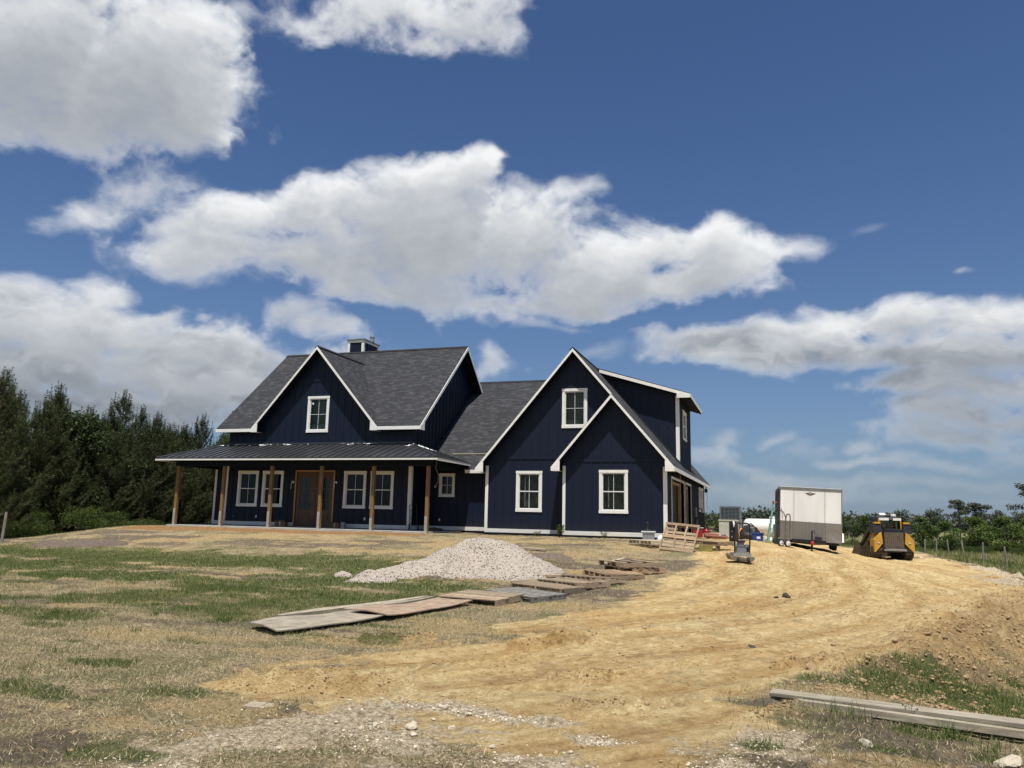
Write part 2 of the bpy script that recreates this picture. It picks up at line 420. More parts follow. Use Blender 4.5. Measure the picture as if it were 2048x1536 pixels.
M['leaf_dk'] = leafmat('dark_foliage', (.036, .056, .018), .4)
M['leaf_br'] = leafmat('bright_bush_foliage', (.055, .086, .018), .4, .35)
M['leaf_md'] = leafmat('green_tree_foliage', (.072, .112, .028), .4, .3)
M['leaf_far'] = leafmat('hazed_far_foliage', (.078, .095, .070), .3)  # distance haze mixed into the leaf colour
def grassmat(name, stops, transl=.25):
    m, t, b = new_mat(name)
    at = t.nodes.new('ShaderNodeAttribute'); at.attribute_name = 'tint'
    cc = ramp(t, at.outputs['Fac'], stops)
    lk(t, cc, b.inputs['Base Color']); b.inputs['Roughness'].default_value = .7
    b.inputs['Specular IOR Level'].default_value = .2
    out = t.nodes['Material Output']
    tl = t.nodes.new('ShaderNodeBsdfTranslucent'); lk(t, cc, tl.inputs[0])
    mx = t.nodes.new('ShaderNodeMixShader'); mx.inputs[0].default_value = transl
    lk(t, b.outputs[0], mx.inputs[1]); lk(t, tl.outputs[0], mx.inputs[2]); lk(t, mx.outputs[0], out.inputs[0])
    return m
M['grass'] = grassmat('grass_blades', [(0, (.050, .085, .018)), (.35, (.095, .145, .034)), (.7, (.20, .215, .070)), (1, (.44, .38, .20))])
M['straw'] = grassmat('dry_straw', [(0, (.17, .13, .075)), (.5, (.42, .34, .20)), (1, (.66, .56, .36))], .15)

# ------------------------------------------------------------------ mesh helpers
class MB:
    def __init__(s): s.v = []; s.f = []; s.mi = []; s.uv = []
    def face(s, pts, mi=0, uv=None):
        i = len(s.v); s.v += [tuple(p) for p in pts]; s.f.append(tuple(range(i, i + len(pts)))); s.mi.append(mi)
        s.uv.append(uv or [(0, 0)] * len(pts))
    def hexa(s, b, t, mi=0):
        """b, t: 4 bottom and 4 top points, counter-clockwise from above"""
        s.face([b[3], b[2], b[1], b[0]], mi); s.face(t, mi)
        for i in range(4):
            j = (i + 1) % 4; s.face([b[i], b[j], t[j], t[i]], mi)
        return s
    def box(s, x0, x1, y0, y1, z0, z1, mi=0):
        b = [(x0, y0, z0), (x1, y0, z0), (x1, y1, z0), (x0, y1, z0)]
        return s.hexa(b, [(p[0], p[1], z1) for p in b], mi)
    def prism(s, poly, ext, mi=0):
        """poly: 3-D polygon, ext: extrusion vector"""
        e = Vector(ext); P = [Vector(p) for p in poly]
        n = Vector((0, 0, 0))
        for i in range(len(P)): n += P[i].cross(P[(i + 1) % len(P)])
        if n.dot(e) > 0: P.reverse()
        Q = [p + e for p in P]
        s.face(P, mi); s.face(list(reversed(Q)), mi)
        for i in range(len(P)):
            j = (i + 1) % len(P); s.face([P[j], P[i], Q[i], Q[j]], mi)
        return s
    def tube(s, p0, p1, r0, r1=None, n=8, mi=0, cap=True):
        r1 = r0 if r1 is None else r1
        p0 = Vector(p0); p1 = Vector(p1); d = (p1 - p0).normalized()
        a = d.orthogonal().normalized(); b = d.cross(a)
        A = [p0 + (a * math.cos(k * 2 * math.pi / n) + b * math.sin(k * 2 * math.pi / n)) * r0 for k in range(n)]
        B = [p1 + (a * math.cos(k * 2 * math.pi / n) + b * math.sin(k * 2 * math.pi / n)) * r1 for k in range(n)]
        for i in range(n):
            j = (i + 1) % n; s.face([A[i], A[j], B[j], B[i]], mi)
        if cap: s.face(list(reversed(A)), mi); s.face(B, mi)
        return s
    def path(s, pts, r, n=6, mi=0):
        for a, b in zip(pts[:-1], pts[1:]): s.tube(a, b, r, r, n, mi)
        return s
    def lathe(s, prof, c=(0, 0, 0), axis='z', n=20, mi=0):
        """prof: list of (radius, height)"""
        def P(r, h, k):
            a = k * 2 * math.pi / n; x, y = r * math.cos(a), r * math.sin(a)
            q = {'z': (x, y, h), 'x': (h, x, y), 'y': (y, h, x)}[axis]
            return (c[0] + q[0], c[1] + q[1], c[2] + q[2])
        for (ra, ha), (rb, hb) in zip(prof[:-1], prof[1:]):
            for k in range(n):
                q = [P(ra, ha, k), P(ra, ha, k + 1), P(rb, hb, k + 1), P(rb, hb, k)]
                if ra < 1e-6: q = [q[0], q[2], q[3]]
                elif rb < 1e-6: q = q[:3]
                s.face(q, mi)
        return s
    def mesh(s, name, mats, off=(0, 0, 0), smooth=False, merge=False):
        me = bpy.data.meshes.new(name)
        ox, oy, oz = off
        me.from_pydata([(x - ox, y - oy, z - oz) for x, y, z in s.v], [], s.f)
        for mt in (mats if isinstance(mats, (list, tuple)) else [mats]): me.materials.append(mt)
        me.polygons.foreach_set('material_index', s.mi)
        if any(any(u != (0, 0) for u in q) for q in s.uv):
            ul = me.uv_layers.new(name='UVMap')
            ul.data.foreach_set('uv', [c for q in s.uv for u in q for c in u])
        if merge or smooth:
            import bmesh
            bm = bmesh.new(); bm.from_mesh(me); bmesh.ops.remove_doubles(bm, verts=bm.verts, dist=1e-4)
            bm.to_mesh(me); bm.free()
        if smooth:
            me.polygons.foreach_set('use_smooth', [True] * len(me.polygons))
            try: me.set_sharp_from_angle(angle=R(40))
            except Exception: pass
        return me
    def build(s, name, mats, parent=None, smooth=False, world=False, merge=False):
        off = (0, 0, 0)
        if world and parent is not None: off = tuple(parent.matrix_basis.translation)
        return link(name, s.mesh(name, mats, off, smooth, merge), parent)
def link(name, me, parent=None, loc=None):
    o = bpy.data.objects.new(name, me); col.objects.link(o)
    if parent is not None: o.parent = parent
    if loc is not None: o.location = loc
    return o
def thing(name, label, cat, loc=(0, 0, 0), rz=0, group=None, rot=None):
    o = bpy.data.objects.new(name, None); col.objects.link(o)
    o.empty_display_size = .2
    o.location = loc; o.rotation_euler = rot if rot else (0, 0, rz)
    o['label'] = label; o['category'] = cat
    if group: o['group'] = group
    return o
def tag(o, label=None, cat=None, group=None, kind=None):
    for k, v in (('label', label), ('category', cat), ('group', group), ('kind', kind)):
        if v: o[k] = v
    return o
def children(o): return [c for c in col.objects if c.parent is o]
def copy_tree(o, parent=None, kids=None):
    c = o.copy(); col.objects.link(c)
    if parent is not None: c.parent = parent
    for ch in o.children: copy_tree(ch, c)
    return c
def bevel(o, w=.01, seg=2):
    md = o.modifiers.new('bevel', 'BEVEL'); md.width = w; md.segments = seg; md.limit_method = 'ANGLE'
    return o
def np_mesh(name, V, Fs, mat, tint=None, tri=True):
    """V (n,3), Fs (m,k)"""
    me = bpy.data.meshes.new(name)
    k = Fs.shape[1]
    me.vertices.add(len(V)); me.vertices.foreach_set('co', np.ascontiguousarray(V, np.float32).ravel())
    me.loops.add(Fs.size); me.loops.foreach_set('vertex_index', np.ascontiguousarray(Fs, np.int32).ravel())
    me.polygons.add(len(Fs)); me.polygons.foreach_set('loop_start', np.arange(0, Fs.size, k, dtype=np.int32))
    if mat: me.materials.append(mat)
    if tint is not None:
        a = me.attributes.new('tint', 'FLOAT', 'POINT'); a.data.foreach_set('value', np.ascontiguousarray(tint, np.float32))
    me.update(calc_edges=True)
    return me

# ------------------------------------------------------------------ ground
def hbase(x, y):
    y0 = np.interp(x, [-30, -14, -6], [23.5, 17.5, 12.]); y1 = np.interp(x, [-6, -3.5], [30., 32.])
    z = .74 * ss((y - y0) / (y1 - y0)) * ss((x + 35) / 7.) * (1 - ss((x + 1.5) / 7.))
    xc = np.interp(y, [0, 6, 8, 10, 12.5, 16, 19, 22, 26, 31, 40, 60], [-.3, 0, .45, 1.0, 2.0, 3.2, 4.6, 5.7, 6.6, 7.1, 6.8, 7])
    zt = np.interp(y, [0, 8, 10, 12, 16, 20, 40, 60], [-.05, -.08, -.28, -.50, -.60, -.75, -.8, -.85])
    w = np.interp(y, [0, 8, 14, 30, 60], [1.5, 1.2, 1.3, 2.5, 8])
    z = z + .07 * np.exp(-((x - xc + .2) / .5) ** 2) * ss((y - 10) / 4)
    t = ss((x - xc) / w)
    z = z * (1 - t) + zt * t
    b = ss((y - 53) / 15)
    return z * (1 - b) - .85 * b
PATH = [(-6.6, 3.2), (-4.3, 5.9), (-1.8, 9.2), (.6, 12.8), (2.2, 16.6), (3.0, 21.5), (2.9, 28), (1.8, 37), (1, 46)]
def path_coords(x, y):
    best = np.full(x.shape, 1e9); D = np.zeros_like(x); S = np.zeros_like(x); s0 = 0
    for (ax, ay), (bx, by) in zip(PATH[:-1], PATH[1:]):
        L = math.hypot(bx - ax, by - ay); ux, uy = (bx - ax) / L, (by - ay) / L
        t = np.clip((x - ax) * ux + (y - ay) * uy, 0, L)
        dx, dy = x - ax - t * ux, y - ay - t * uy
        d2 = dx * dx + dy * dy; k = d2 < best
        best = np.where(k, d2, best); D = np.where(k, -dx * uy + dy * ux, D); S = np.where(k, s0 + t, S); s0 += L
    return D * 1.0, S
def blob(x, y, cx, cy, rx, ry, ang=0):
    c, s = math.cos(R(ang)), math.sin(R(ang)); X = x - cx; Y = y - cy
    return 1 - np.sqrt(((X * c + Y * s) / rx) ** 2 + ((-X * s + Y * c) / ry) ** 2)
GRASS = [(-25.9, 20.8, 9, 4.2), (-19.6, 20, 7, 3.2), (-15.5, 19.8, 6, 3.), (-11.5, 19.4, 3.2, 2.4), (-9.3, 16.0, 2.6, 1.3), (-6.9, 15.4, 1.7, .8), (-15, 14.6, 5.5, 1.6), (-21, 16.5, 8, 3),
         (-10.4, 9.2, 1.5, .45), (-9.5, 8.4, .5, .25), (-7.7, 9.8, .35, .3), (-9, 10.6, 1.6, .35), (-11.8, 10.6, 1.6, .35), (-8.2, 7.6, .5, .2), (-5.2, 9.0, .9, .25), (-6.6, 8.0, .5, .2), (-4.1, 4.3, .55, .28), (-5, 5.8, .6, .2), (-6.6, 6.6, .5, .2),(-5.6,10.3,.8,.25),
         (-10.2, 31.3, 1.8, .4), (-6.8, 30.5, 1.2, .25), (.5, 9.0, .75, .28), (.95, 8.75, .5, .35), (1.7, 9.2, 1.3, .9), (2.5, 9.9, 1.6, 1.5), (3.0, 12.2, .8, .7), (2.0, 7.9, .7, .5), (1.1, 7.25, .4, .16), (.75, 6.55, .3, .12), (-.15, 6.2, .25, .15), (1.6, 6.75, .4, .15), (1.6,10.6,.8,.6), (-3.4,17.0,.4,.25),(-3.9,15.8,.35,.18), (-6.1,5.4,.7,.25)]
SAND = [(-16, 27.0, 1.8, .6), (-20, 26.6, 3.0, .9), (-9.8, 24.3, 1.4, .7), (-5.5, 22.5, 1.5, 1.8), (-4.3, 26.0, 1.6, 1.2), (-6.3, 17.5, 1.2, .8), (-12.5, 13.0, 2.2, .4), (-9.6, 12.0, 1.6, .25), (-25, 19, 2, .5), (-5.3, 7.8, 1.3, .35), (-4.6, 8.9, 1.6, .5), (-7.8, 8.0, .9, .2), (-21, 22.5, 3, .7), (-5.9, 19.3, 1., 1.2),(-25.5,24.8,3,.4),(-13.8,23.4,1.5,.4)]
BROWN = [(-17, 24.7, 4.5, 1.3), (-23, 24.8, 4.0, 1.0), (-26.3, 25.2, 1.6, .7), (-13, 25.7, 3, 1.2), (-9.3, 11.2, 2.2, .5), (-13.8, 16.2, 3.5, .9), (-8.5, 9.3, 1.2, .35), (-6.9, 24.0, 1.3, .5), (-3.2, 5.2, .5, .25), (-.2, 7.45, .35, .12), (-5.6, 9.6, .5, .15), (.55, 9.75, .5, .2), (-8.0, 12.2, 2, .5), (.6, 7.0, .3, .12), (-7.5,21.6,1.2,.8),(-14,29,2,.7)]
LIME = [(-3.5, 4.9, .9, .35, 20), (-3.2, 5.5, .7, .3, 35), (-2.9, 6.15, .6, .22, 20), (-2.6, 5.2, .5, .35), (-1.9, 6.2, .38, .2), (-1.55, 5.1, .5, .3), (-.05, 6.3, .3, .45, -10), (-.3, 5.6, .3, .3), (-1.25, 5.9, .22, .12), (-3.7, 4.2, .5, .3), (-2.3, 6.3, .5, .12), (6.2, 24.5, .6, 5), (7.2, 31, .6, 5), (-3.8,4.6,.8,.25,30),(.7,8.05,.35,.12),(-2.0,11.9,.8,.25,30)]
def masks(x, y):
    n1 = fbm(x / 1.7, y / 1.7, 5, 200, .6) - .5
    n2 = fbm(x / .28, y / .28, 4, 230, .6) - .5
    nm_ = fbm(x / .7 + 5, y / .7, 4, 260, .6) - .5
    def fields(B, soft, k1=1.4, k2=.7):
        a = np.zeros_like(x)
        for b in B:
            a = np.maximum(a, ss((blob(x, y, *b) + (n1 * k1 + n2 * k2 + nm_ * .9) + .12) / soft))
        return a
    g = fields(GRASS, .95); s = fields(SAND, 1.0); b = fields(BROWN, 1.1); l = fields(LIME, .8, 1.2, 1.5)
    # scattered patches everywhere: thin green, pale sand, bare soil
    w1 = fbm(x / 2.6 + 31, y / 1.7 + 8, 5, 800, .6); w2 = fbm(x / 2.1 - 12, y / 1.2, 5, 820, .6); w3 = fbm(x / 2.8 + 77, y / 1.6, 5, 840, .6)
    g = np.maximum(g, .62 * ss((w1 - .50) / .12) * ss((22.5 - y) / 2) * ss((-4.5 - x) / 2) * (.35 + .65 * ss((y - 8) / 4))); s = np.maximum(s, .9 * ss((w2 - .56) / .10)); b = np.maximum(b, .95 * ss((w3 - .54 + .05 * ss((y - 20) / 3)) / .10))
    l = np.maximum(l, .62 * ss((fbm(x / .8, y / .5, 5, 860, .65) - .53) / .1) * ss((8.2 - y) / 1.5) * ss((x + 3.5) / 1.0))
    xc = np.interp(y, [0, 6, 8, 10, 12.5, 16, 19, 22, 26, 31, 40, 60], [-.3, 0, .45, 1.0, 2.0, 3.2, 4.6, 5.7, 6.6, 7.1, 6.8, 7])
    xl = np.interp(y, [3, 4.9, 5.4, 5.8, 6.1, 7.2, 8.3, 9.8, 11.7, 14.7, 19.5, 23.5, 28, 34, 48], [-2.2, -2.2, -2.8, -4.3, -4.9, -5.1, -4.6, -4.2, -4.0, -3.5, -2.9, -2.6, -3., -3.6, -4])
    D, S = path_coords(x, y)
    sn = fbm(D / .45, S / 2.6, 4, 300) - .5
    drv = ss((x - xl + sn * 1.8 + n2 * .8 + nm_ * .8) / np.interp(y, [7, 12, 20], [.6, .9, 1.5])) * ss((xc + np.interp(y, [5, 9, 12, 16, 30], [-.1, -.1, 1.0, 1.5, .5]) - x + n1 * 1.2 + n2 * .7 + nm_ * .6) / .8) * (y < 50)
    strip = ss((1.5 - np.abs(y - 29.0) + n1 * 1.2 + nm_ * .6) / .6) * ss((x + 29) / 1.5) * ss((-12.5 - x) / 1.5)
    fld = ss((x - xc - np.interp(y, [0, 12, 15, 22, 40], [.2, 1.5, 2.2, 1.6, 1.0]) + n1 * 1.5) / 1.0) * ss((y - 11) / 3)
    fld = np.maximum(fld, ss((y - 52 + n1 * 3) / 4))
    fld = np.maximum(fld, ss((-31.5 - x + n1 * 3) / 2))
    g = np.maximum(g * (1 - drv * .9), fld)
    return g, s * (1 - drv), b * (1 - drv), l, drv, strip, D, S, n1, n2, fld
RUT = [None]
def H(x, y, M_=None):
    x = np.asarray(x, float); y = np.asarray(y, float)
    g, s, b, l, drv, strip, D, S, n1, n2, fld = M_ if M_ is not None else masks(x, y)
    z = hbase(x, y)
    near = ss((60 - np.hypot(x, y)) / 30)
    und = (fbm(x / 2.6, y / 2.6, 4, 400) - .5)
    z = z + near * .09 * und * (1 - .4 * drv)
    fine = fbm(x / .16, y / .16, 4, 430, .65) - .5
    z = z + near * fine * (.035 * (1 - drv) + .016 * drv + .05 * l + .03 * b)
    # ruts, ridges and crawler tread marks following the drive
    wob = (fbm(S / 3, S * 0 + 3.3, 2, 470) - .5) * .8
    ruts = np.zeros_like(z)
    for c, w_, a in ((-2.75, .1, -.04), (-.55, .12, .03), (.62, .1, .03), (1.85, .14, -.045), (4.1, .2, -.05), (-4.0, .16, -.05), (-1.65, .07, .03), (-1.35, .16, -.05), (-1.0, .09, .035), (-.15, .2, -.045), (.28, .1, .04), (1.05, .17, -.055), (1.4, .1, .04), (2.3, .25, -.05), (2.75, .12, .04), (-2.3, .2, -.04), (-2.0, .1, .04), (3.4, .2, -.04), (-3.1, .18, -.05), (-3.4, .1, .05)):
        dd = (D + wob - c) / w_
        ruts += a * np.exp(-dd * dd) * (.4 + 1.2 * (fbm(S / 1.1 + c * 9, D * .3, 3, 480) ))
    tread = np.zeros_like(z)
    for c in (-.6, .75, 1.75, -1.7, 2.9):
        dd = (D + wob * 1.3 - c) / .17
        tread += np.exp(-dd ** 4) * np.sin(S * 2 * math.pi / .16 + dd * 1.2)
    lay = fbm(D / .16, S / 2.2, 5, 500, .62) - .5
    z = z + drv * near * (ruts * .5 + tread * .018 * ss((fbm(S / 1.5, D, 2, 520) - .35) * 4) + lay * .045)
    RUT[0] = ruts; BANK = 0
    # heaped edge of the drive (clods)
    xc = np.interp(y, [0, 6, 8, 10, 12.5, 16, 19, 22, 26, 31, 40, 60], [-.3, 0, .45, 1.0, 2.0, 3.2, 4.6, 5.7, 6.6, 7.1, 6.8, 7])
    e = np.exp(-((x - xc - .5) / .8) ** 2) * ss((y - 8) / 2) * near
    z = z + e * ((fbm(x / .45, y / .45, 4, 540, .6) - .5) * .42 + np.maximum(fine, 0) * .30)
    # small windrows where the scraper stopped
    for (ax, ay, bx, by, wd, hh) in ((-4.6, 6.25, -3.2, 6.75, .09, .09), (-3.0, 9.3, -2.2, 10.2, .10, .10), (-4.9, 9.0, -4.1, 9.3, .08, .07), (-5.5, 8.6, -4.9, 8.75, .05, .05), (.05, 9.55, .5, 9.9, .10, .05), (.7, 9.55, 1.3, 10.1, .10, .045), (-.3, 6.95, .15, 7.5, .12, .05), (-1.7, 6.95, -1.2, 7.1, .05, .05),(-2.2,8.0,-1.6,8.1,.05,.05)):
        L2 = (bx - ax) ** 2 + (by - ay) ** 2
        t = np.clip(((x - ax) * (bx - ax) + (y - ay) * (by - ay)) / L2, 0, 1)
        d = np.hypot(x - ax - t * (bx - ax), y - ay - t * (by - ay))
        z = z + 1.5 * hh * np.exp(-(d / wd) ** 2) * (.5 + 1.6 * np.maximum(fine + .3, 0))
    # under the slab and house the soil stays low
    return z
def Hz(x, y):
    return float(H(np.array([x]), np.array([y]))[0])

def axis(core, step, lo, hi, g=1.045):
    a, b = core
    c = list(np.arange(a, b, step)); s = step; v = b
    out = []
    while v < hi:
        out.append(v); s = min(s * g, 400) ; v += s
    out.append(hi)
    lowr = []; s = step; v = a
    while v > lo:
        s = min(s * g, 400); v -= s
        lowr.append(max(v, lo))
    return np.array(sorted(set(np.round(lowr + c + out, 4))))
def yaxis():
    v = [-3000, -1500, -700, -300, -100, -40, -15, -6, -2, 0, 1, 2, 2.6, 3.0]; y = 3.1
    while y < 4000:
        v.append(y)
        y += max(.028, min((y / 9.0) ** 1.15 * .036, 1e9)) if y < 45 else (y - 45) * .06 + .25
    return np.array(v + [4000.])
gx = axis((-7.5, 4.5), .036, -3500, 3500, 1.022); gy = yaxis()
GX, GY = np.meshgrid(gx, gy)
MK = masks(GX, GY)
GZ = H(GX, GY, MK)
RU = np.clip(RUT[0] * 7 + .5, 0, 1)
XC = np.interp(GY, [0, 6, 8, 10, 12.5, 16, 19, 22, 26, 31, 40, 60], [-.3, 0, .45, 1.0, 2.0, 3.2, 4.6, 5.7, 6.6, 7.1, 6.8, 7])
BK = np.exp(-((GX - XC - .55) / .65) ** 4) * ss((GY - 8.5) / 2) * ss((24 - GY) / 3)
nx, ny = len(gx), len(gy)
idx = np.arange(nx * ny).reshape(ny, nx)
FQ = np.stack([idx[:-1, :-1], idx[:-1, 1:], idx[1:, 1:], idx[1:, :-1]], -1).reshape(-1, 4)
print('ground', nx, ny, len(FQ))
gme = np_mesh('ground', np.stack([GX, GY, GZ], -1).reshape(-1, 3), FQ, None)
g_, s_, b_, l_, drv_, strip_, D_, S_, n1_, n2_, fld_ = MK
def cattr(me, name, r, g, b, a):
    at = me.attributes.new(name, 'FLOAT_COLOR', 'POINT')
    at.data.foreach_set('color', np.stack([r, g, b, a], -1).astype(np.float32).ravel())
cattr(gme, 'cover', g_, np.maximum(s_, 0), b_, l_)
cattr(gme, 'cover2', drv_, strip_, np.clip(D_ / 20 + .5, 0, 1), fld_)
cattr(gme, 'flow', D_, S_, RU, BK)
def ground_mat():
    m, t, b = new_mat('bare_earth_sand_and_thatch')
    def at(n):
        a = t.nodes.new('ShaderNodeAttribute'); a.attribute_name = n
        s = t.nodes.new('ShaderNodeSeparateColor'); lk(t, a.outputs['Color'], s.inputs[0]); return a, s.outputs
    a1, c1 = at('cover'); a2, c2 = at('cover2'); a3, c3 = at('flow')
    P = coords(t, 'Object')
    grass, sand, brown, lime = c1[0], c1[1], c1[2], a1.outputs['Alpha']
    drv, strip, fld = c2[0], c2[1], a2.outputs['Alpha']
    # fibrous noise for thatch, plus mid scale patches
    nf = noise(t, 30, 5, .75, P, .6); nm = noise(t, 2.3, 6, .65, P); nb = noise(t, .55, 4, .55, P)
    mpx = t.nodes.new('ShaderNodeMapping'); mpx.inputs['Scale'].default_value = (1, 4, 1); mpx.inputs['Rotation'].default_value = (0, 0, .4); lk(t, P, mpx.inputs[0])
    nfib = noise(t, 11, 5, .75, mpx.outputs[0], 1.)
    thatch = ramp(t, math_n(t, 'ADD', math_n(t, 'MULTIPLY', nf, .55), math_n(t, 'MULTIPLY', nfib, .45)), [(.38, (.080, .058, .038)), (.45, (.25, .19, .120)), (.52, (.45, .365, .225)), (.61, (.68, .585, .39))])
    patch = ramp(t, nm, [(.35, (.74, .70, .66)), (.5, (1, .98, .95)), (.66, (1.2, 1.16, 1.05))])
    c = mixrgb(t, 1.0, thatch, patch, 'MULTIPLY')
    grn = ramp(t, noise(t, 1.1, 5, .6, P), [(.46, (0, 0, 0)), (.62, (1, 1, 1))])
    c = mixrgb(t, math_n(t, 'MULTIPLY', grn, .72), c, ramp(t, nf, [(.35, (.085, .09, .035)), (.65, (.27, .265, .125))]))
    # dark topsoil
    bro = ramp(t, noise(t, 14, 6, .75, P), [(.3, (.075, .058, .044)), (.5, (.155, .120, .090)), (.68, (.27, .215, .16))])
    n9 = noise(t, 9, 5, .7, P)
    def soft(mask, n, k=1.6, th=.5):
        n = math_n(t, 'ADD', math_n(t, 'MULTIPLY', n, .5), math_n(t, 'MULTIPLY', n9, .5)); k = k * 1.9
        # break a mask with noise
        x = math_n(t, 'ADD', mask, math_n(t, 'MULTIPLY', math_n(t, 'SUBTRACT', n, .5), k))
        return math_n(t, 'MULTIPLY', math_n(t, 'SUBTRACT', x, th - .2), 2.5, True)
    c = mixrgb(t, math_n(t, 'MULTIPLY', soft(brown, nf), .85), c, bro)
    # pale yellow sand
    sfib = noise(t, 18, 6, .7, P)
    sandc = ramp(t, sfib, [(.3, (.28, .185, .085)), (.5, (.50, .36, .175)), (.7, (.68, .53, .30))])
    c = mixrgb(t, math_n(t, 'MULTIPLY', soft(sand, nm, 1.8), .8), c, sandc)
    # scraped drive: colour drawn out along the direction of travel
    fl = t.nodes.new('ShaderNodeMapping'); fl.inputs['Scale'].default_value = (1, .22, 1); cf = t.nodes.new('ShaderNodeCombineXYZ'); lk(t, c3[0], cf.inputs[0]); lk(t, c3[1], cf.inputs[1]); lk(t, cf.outputs[0], fl.inputs[0])
    streak = noise(t, 3.2, 6, .7, fl.outputs[0], .4); streak2 = noise(t, 11, 5, .7, fl.outputs[0], .2)
    gran = noise(t, 7, 8, .78, P)
    stk = math_n(t, 'ADD', math_n(t, 'ADD', math_n(t, 'MULTIPLY', streak, .14), math_n(t, 'MULTIPLY', streak2, .38)), math_n(t, 'MULTIPLY', gran, .48))
    dc = ramp(t, stk, [(.38, (.34, .222, .098)), (.445, (.55, .385, .175)), (.505, (.68, .500, .240)), (.575, (.82, .64, .34))])
    dc = mixrgb(t, 1.0, dc, ramp(t, nb, [(.35, (.93, .86, .80)), (.5, (1, 1, 1)), (.65, (1.06, 1.1, 1.18))]), 'MULTIPLY')
    dc = mixrgb(t, .6, dc, ramp(t, noise(t, 40, 4, .75, P), [(.32, (.50, .45, .38)), (.44, (.95, .94, .92)), (.6, (1.05, 1.05, 1.05)), (.7, (1.28, 1.32, 1.36))]), 'MULTIPLY')
    dc = mixrgb(t, math_n(t, 'MULTIPLY', ramp(t, noise(t, 1.6, 6, .65, P), [(.54, (0, 0, 0)), (.66, (1, 1, 1))]), .45), dc, ramp(t, noise(t, 24, 5, .75, P), [(.35, (.16, .11, .065)), (.5, (.34, .25, .15)), (.65, (.50, .40, .26))]))
    c = mixrgb(t, soft(drv, nm, 1.1), c, dc)
    # crawler and tyre marks: fine lines along the travel direction, broken into runs
    sf = t.nodes.new('ShaderNodeSeparateXYZ'); lk(t, a3.outputs['Color'], sf.inputs[0])
    ln = math_n(t, 'SINE', math_n(t, 'MULTIPLY', math_n(t, 'ADD', sf.outputs[0], math_n(t, 'MULTIPLY', streak, .5)), 62.0))
    run = ramp(t, noise(t, .9, 3, .5, fl.outputs[0]), [(.53, (0, 0, 0)), (.58, (1, 1, 1))])
    dark = math_n(t, 'MULTIPLY', math_n(t, 'MULTIPLY', math_n(t, 'MULTIPLY', math_n(t, 'ADD', ln, .2), run), drv), .45, True)
    c = mixrgb(t, dark, c, (.30, .20, .10))
    spk = ramp(t, noise(t, 16, 7, .8, P), [(.30, (1, 1, 1)), (.40, (0, 0, 0))])
    c = mixrgb(t, math_n(t, 'MULTIPLY', spk, .6), c, (.13, .085, .045))
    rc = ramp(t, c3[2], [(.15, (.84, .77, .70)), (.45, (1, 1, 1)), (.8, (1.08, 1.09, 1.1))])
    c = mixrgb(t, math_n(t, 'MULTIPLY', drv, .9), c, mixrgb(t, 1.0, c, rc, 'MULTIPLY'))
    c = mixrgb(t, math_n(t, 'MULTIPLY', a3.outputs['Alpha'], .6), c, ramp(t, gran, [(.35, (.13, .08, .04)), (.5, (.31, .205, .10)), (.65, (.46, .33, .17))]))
    # orange fill against the porch
    oc = ramp(t, noise(t, 9, 6, .75, P), [(.3, (.17, .085, .034)), (.5, (.33, .18, .075)), (.7, (.45, .29, .14))])
    c = mixrgb(t, soft(strip, nm, 1.0), c, oc)
    # crushed limestone
    vo = t.nodes.new('ShaderNodeTexVoronoi'); vo.inputs['Scale'].default_value = 26; lk(t, P, vo.inputs['Vector'])
    lc = mixrgb(t, .8, ramp(t, noise(t, 20, 6, .8, P), [(.34, (.28, .205, .13)), (.44, (.52, .42, .28)), (.56, (.74, .64, .47))]), ramp(t, vo.outputs['Distance'], [(0, (1.15, 1.13, 1.1)), (.5, (1.0, .98, .95)), (.8, (.55, .5, .45))]), 'MULTIPLY')
    c = mixrgb(t, soft(lime, nf, 1.6), c, lc)
    # soil seen between the green blades
    gc = ramp(t, math_n(t, 'ADD', math_n(t, 'MULTIPLY', nf, .6), math_n(t, 'MULTIPLY', nm, .4)), [(.38, (.045, .058, .02)), (.48, (.10, .12, .04)), (.6, (.22, .215, .09)), (.68, (.42, .36, .19))])
    c = mixrgb(t, math_n(t, 'MULTIPLY', soft(grass, nm, 1.1, .45), .86), c, gc)
    # pebbles and crumbs
    vp = t.nodes.new('ShaderNodeTexVoronoi'); vp.inputs['Scale'].default_value = 34; lk(t, P, vp.inputs['Vector'])
    peb = math_n(t, 'MULTIPLY', math_n(t, 'SUBTRACT', .22, vp.outputs['Distance']), 9.0, True)
    sep = t.nodes.new('ShaderNodeSeparateColor'); lk(t, vp.outputs['Color'], sep.inputs[0])
    pm = math_n(t, 'MULTIPLY', peb, math_n(t, 'GREATER_THAN', sep.outputs[0], .86))
    c = mixrgb(t, math_n(t, 'MULTIPLY', pm, math_n(t, 'SUBTRACT', .85, grass, True)), c, (.50, .45, .36))
    pd = math_n(t, 'MULTIPLY', peb, math_n(t, 'LESS_THAN', sep.outputs[0], .09))
    c = mixrgb(t, math_n(t, 'MULTIPLY', pd, .7), c, (.08, .06, .045))
    lk(t, c, b.inputs['Base Color']); b.inputs['Roughness'].default_value = .95
    b.inputs['Specular IOR Level'].default_value = .15
    hgt = math_n(t, 'ADD', math_n(t, 'MULTIPLY', nf, .8), math_n(t, 'MULTIPLY', stk, .6))
    hgt = math_n(t, 'ADD', hgt, math_n(t, 'MULTIPLY', noise(t, 70, 4, .8, P), .5))
    hgt = math_n(t, 'ADD', hgt, math_n(t, 'MULTIPLY', peb, .25))
    lk(t, bump(t, hgt, 1.0, .07), b.inputs['Normal'])
    return m
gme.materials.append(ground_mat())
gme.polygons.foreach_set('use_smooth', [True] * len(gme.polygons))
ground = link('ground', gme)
tag(ground, kind='structure')

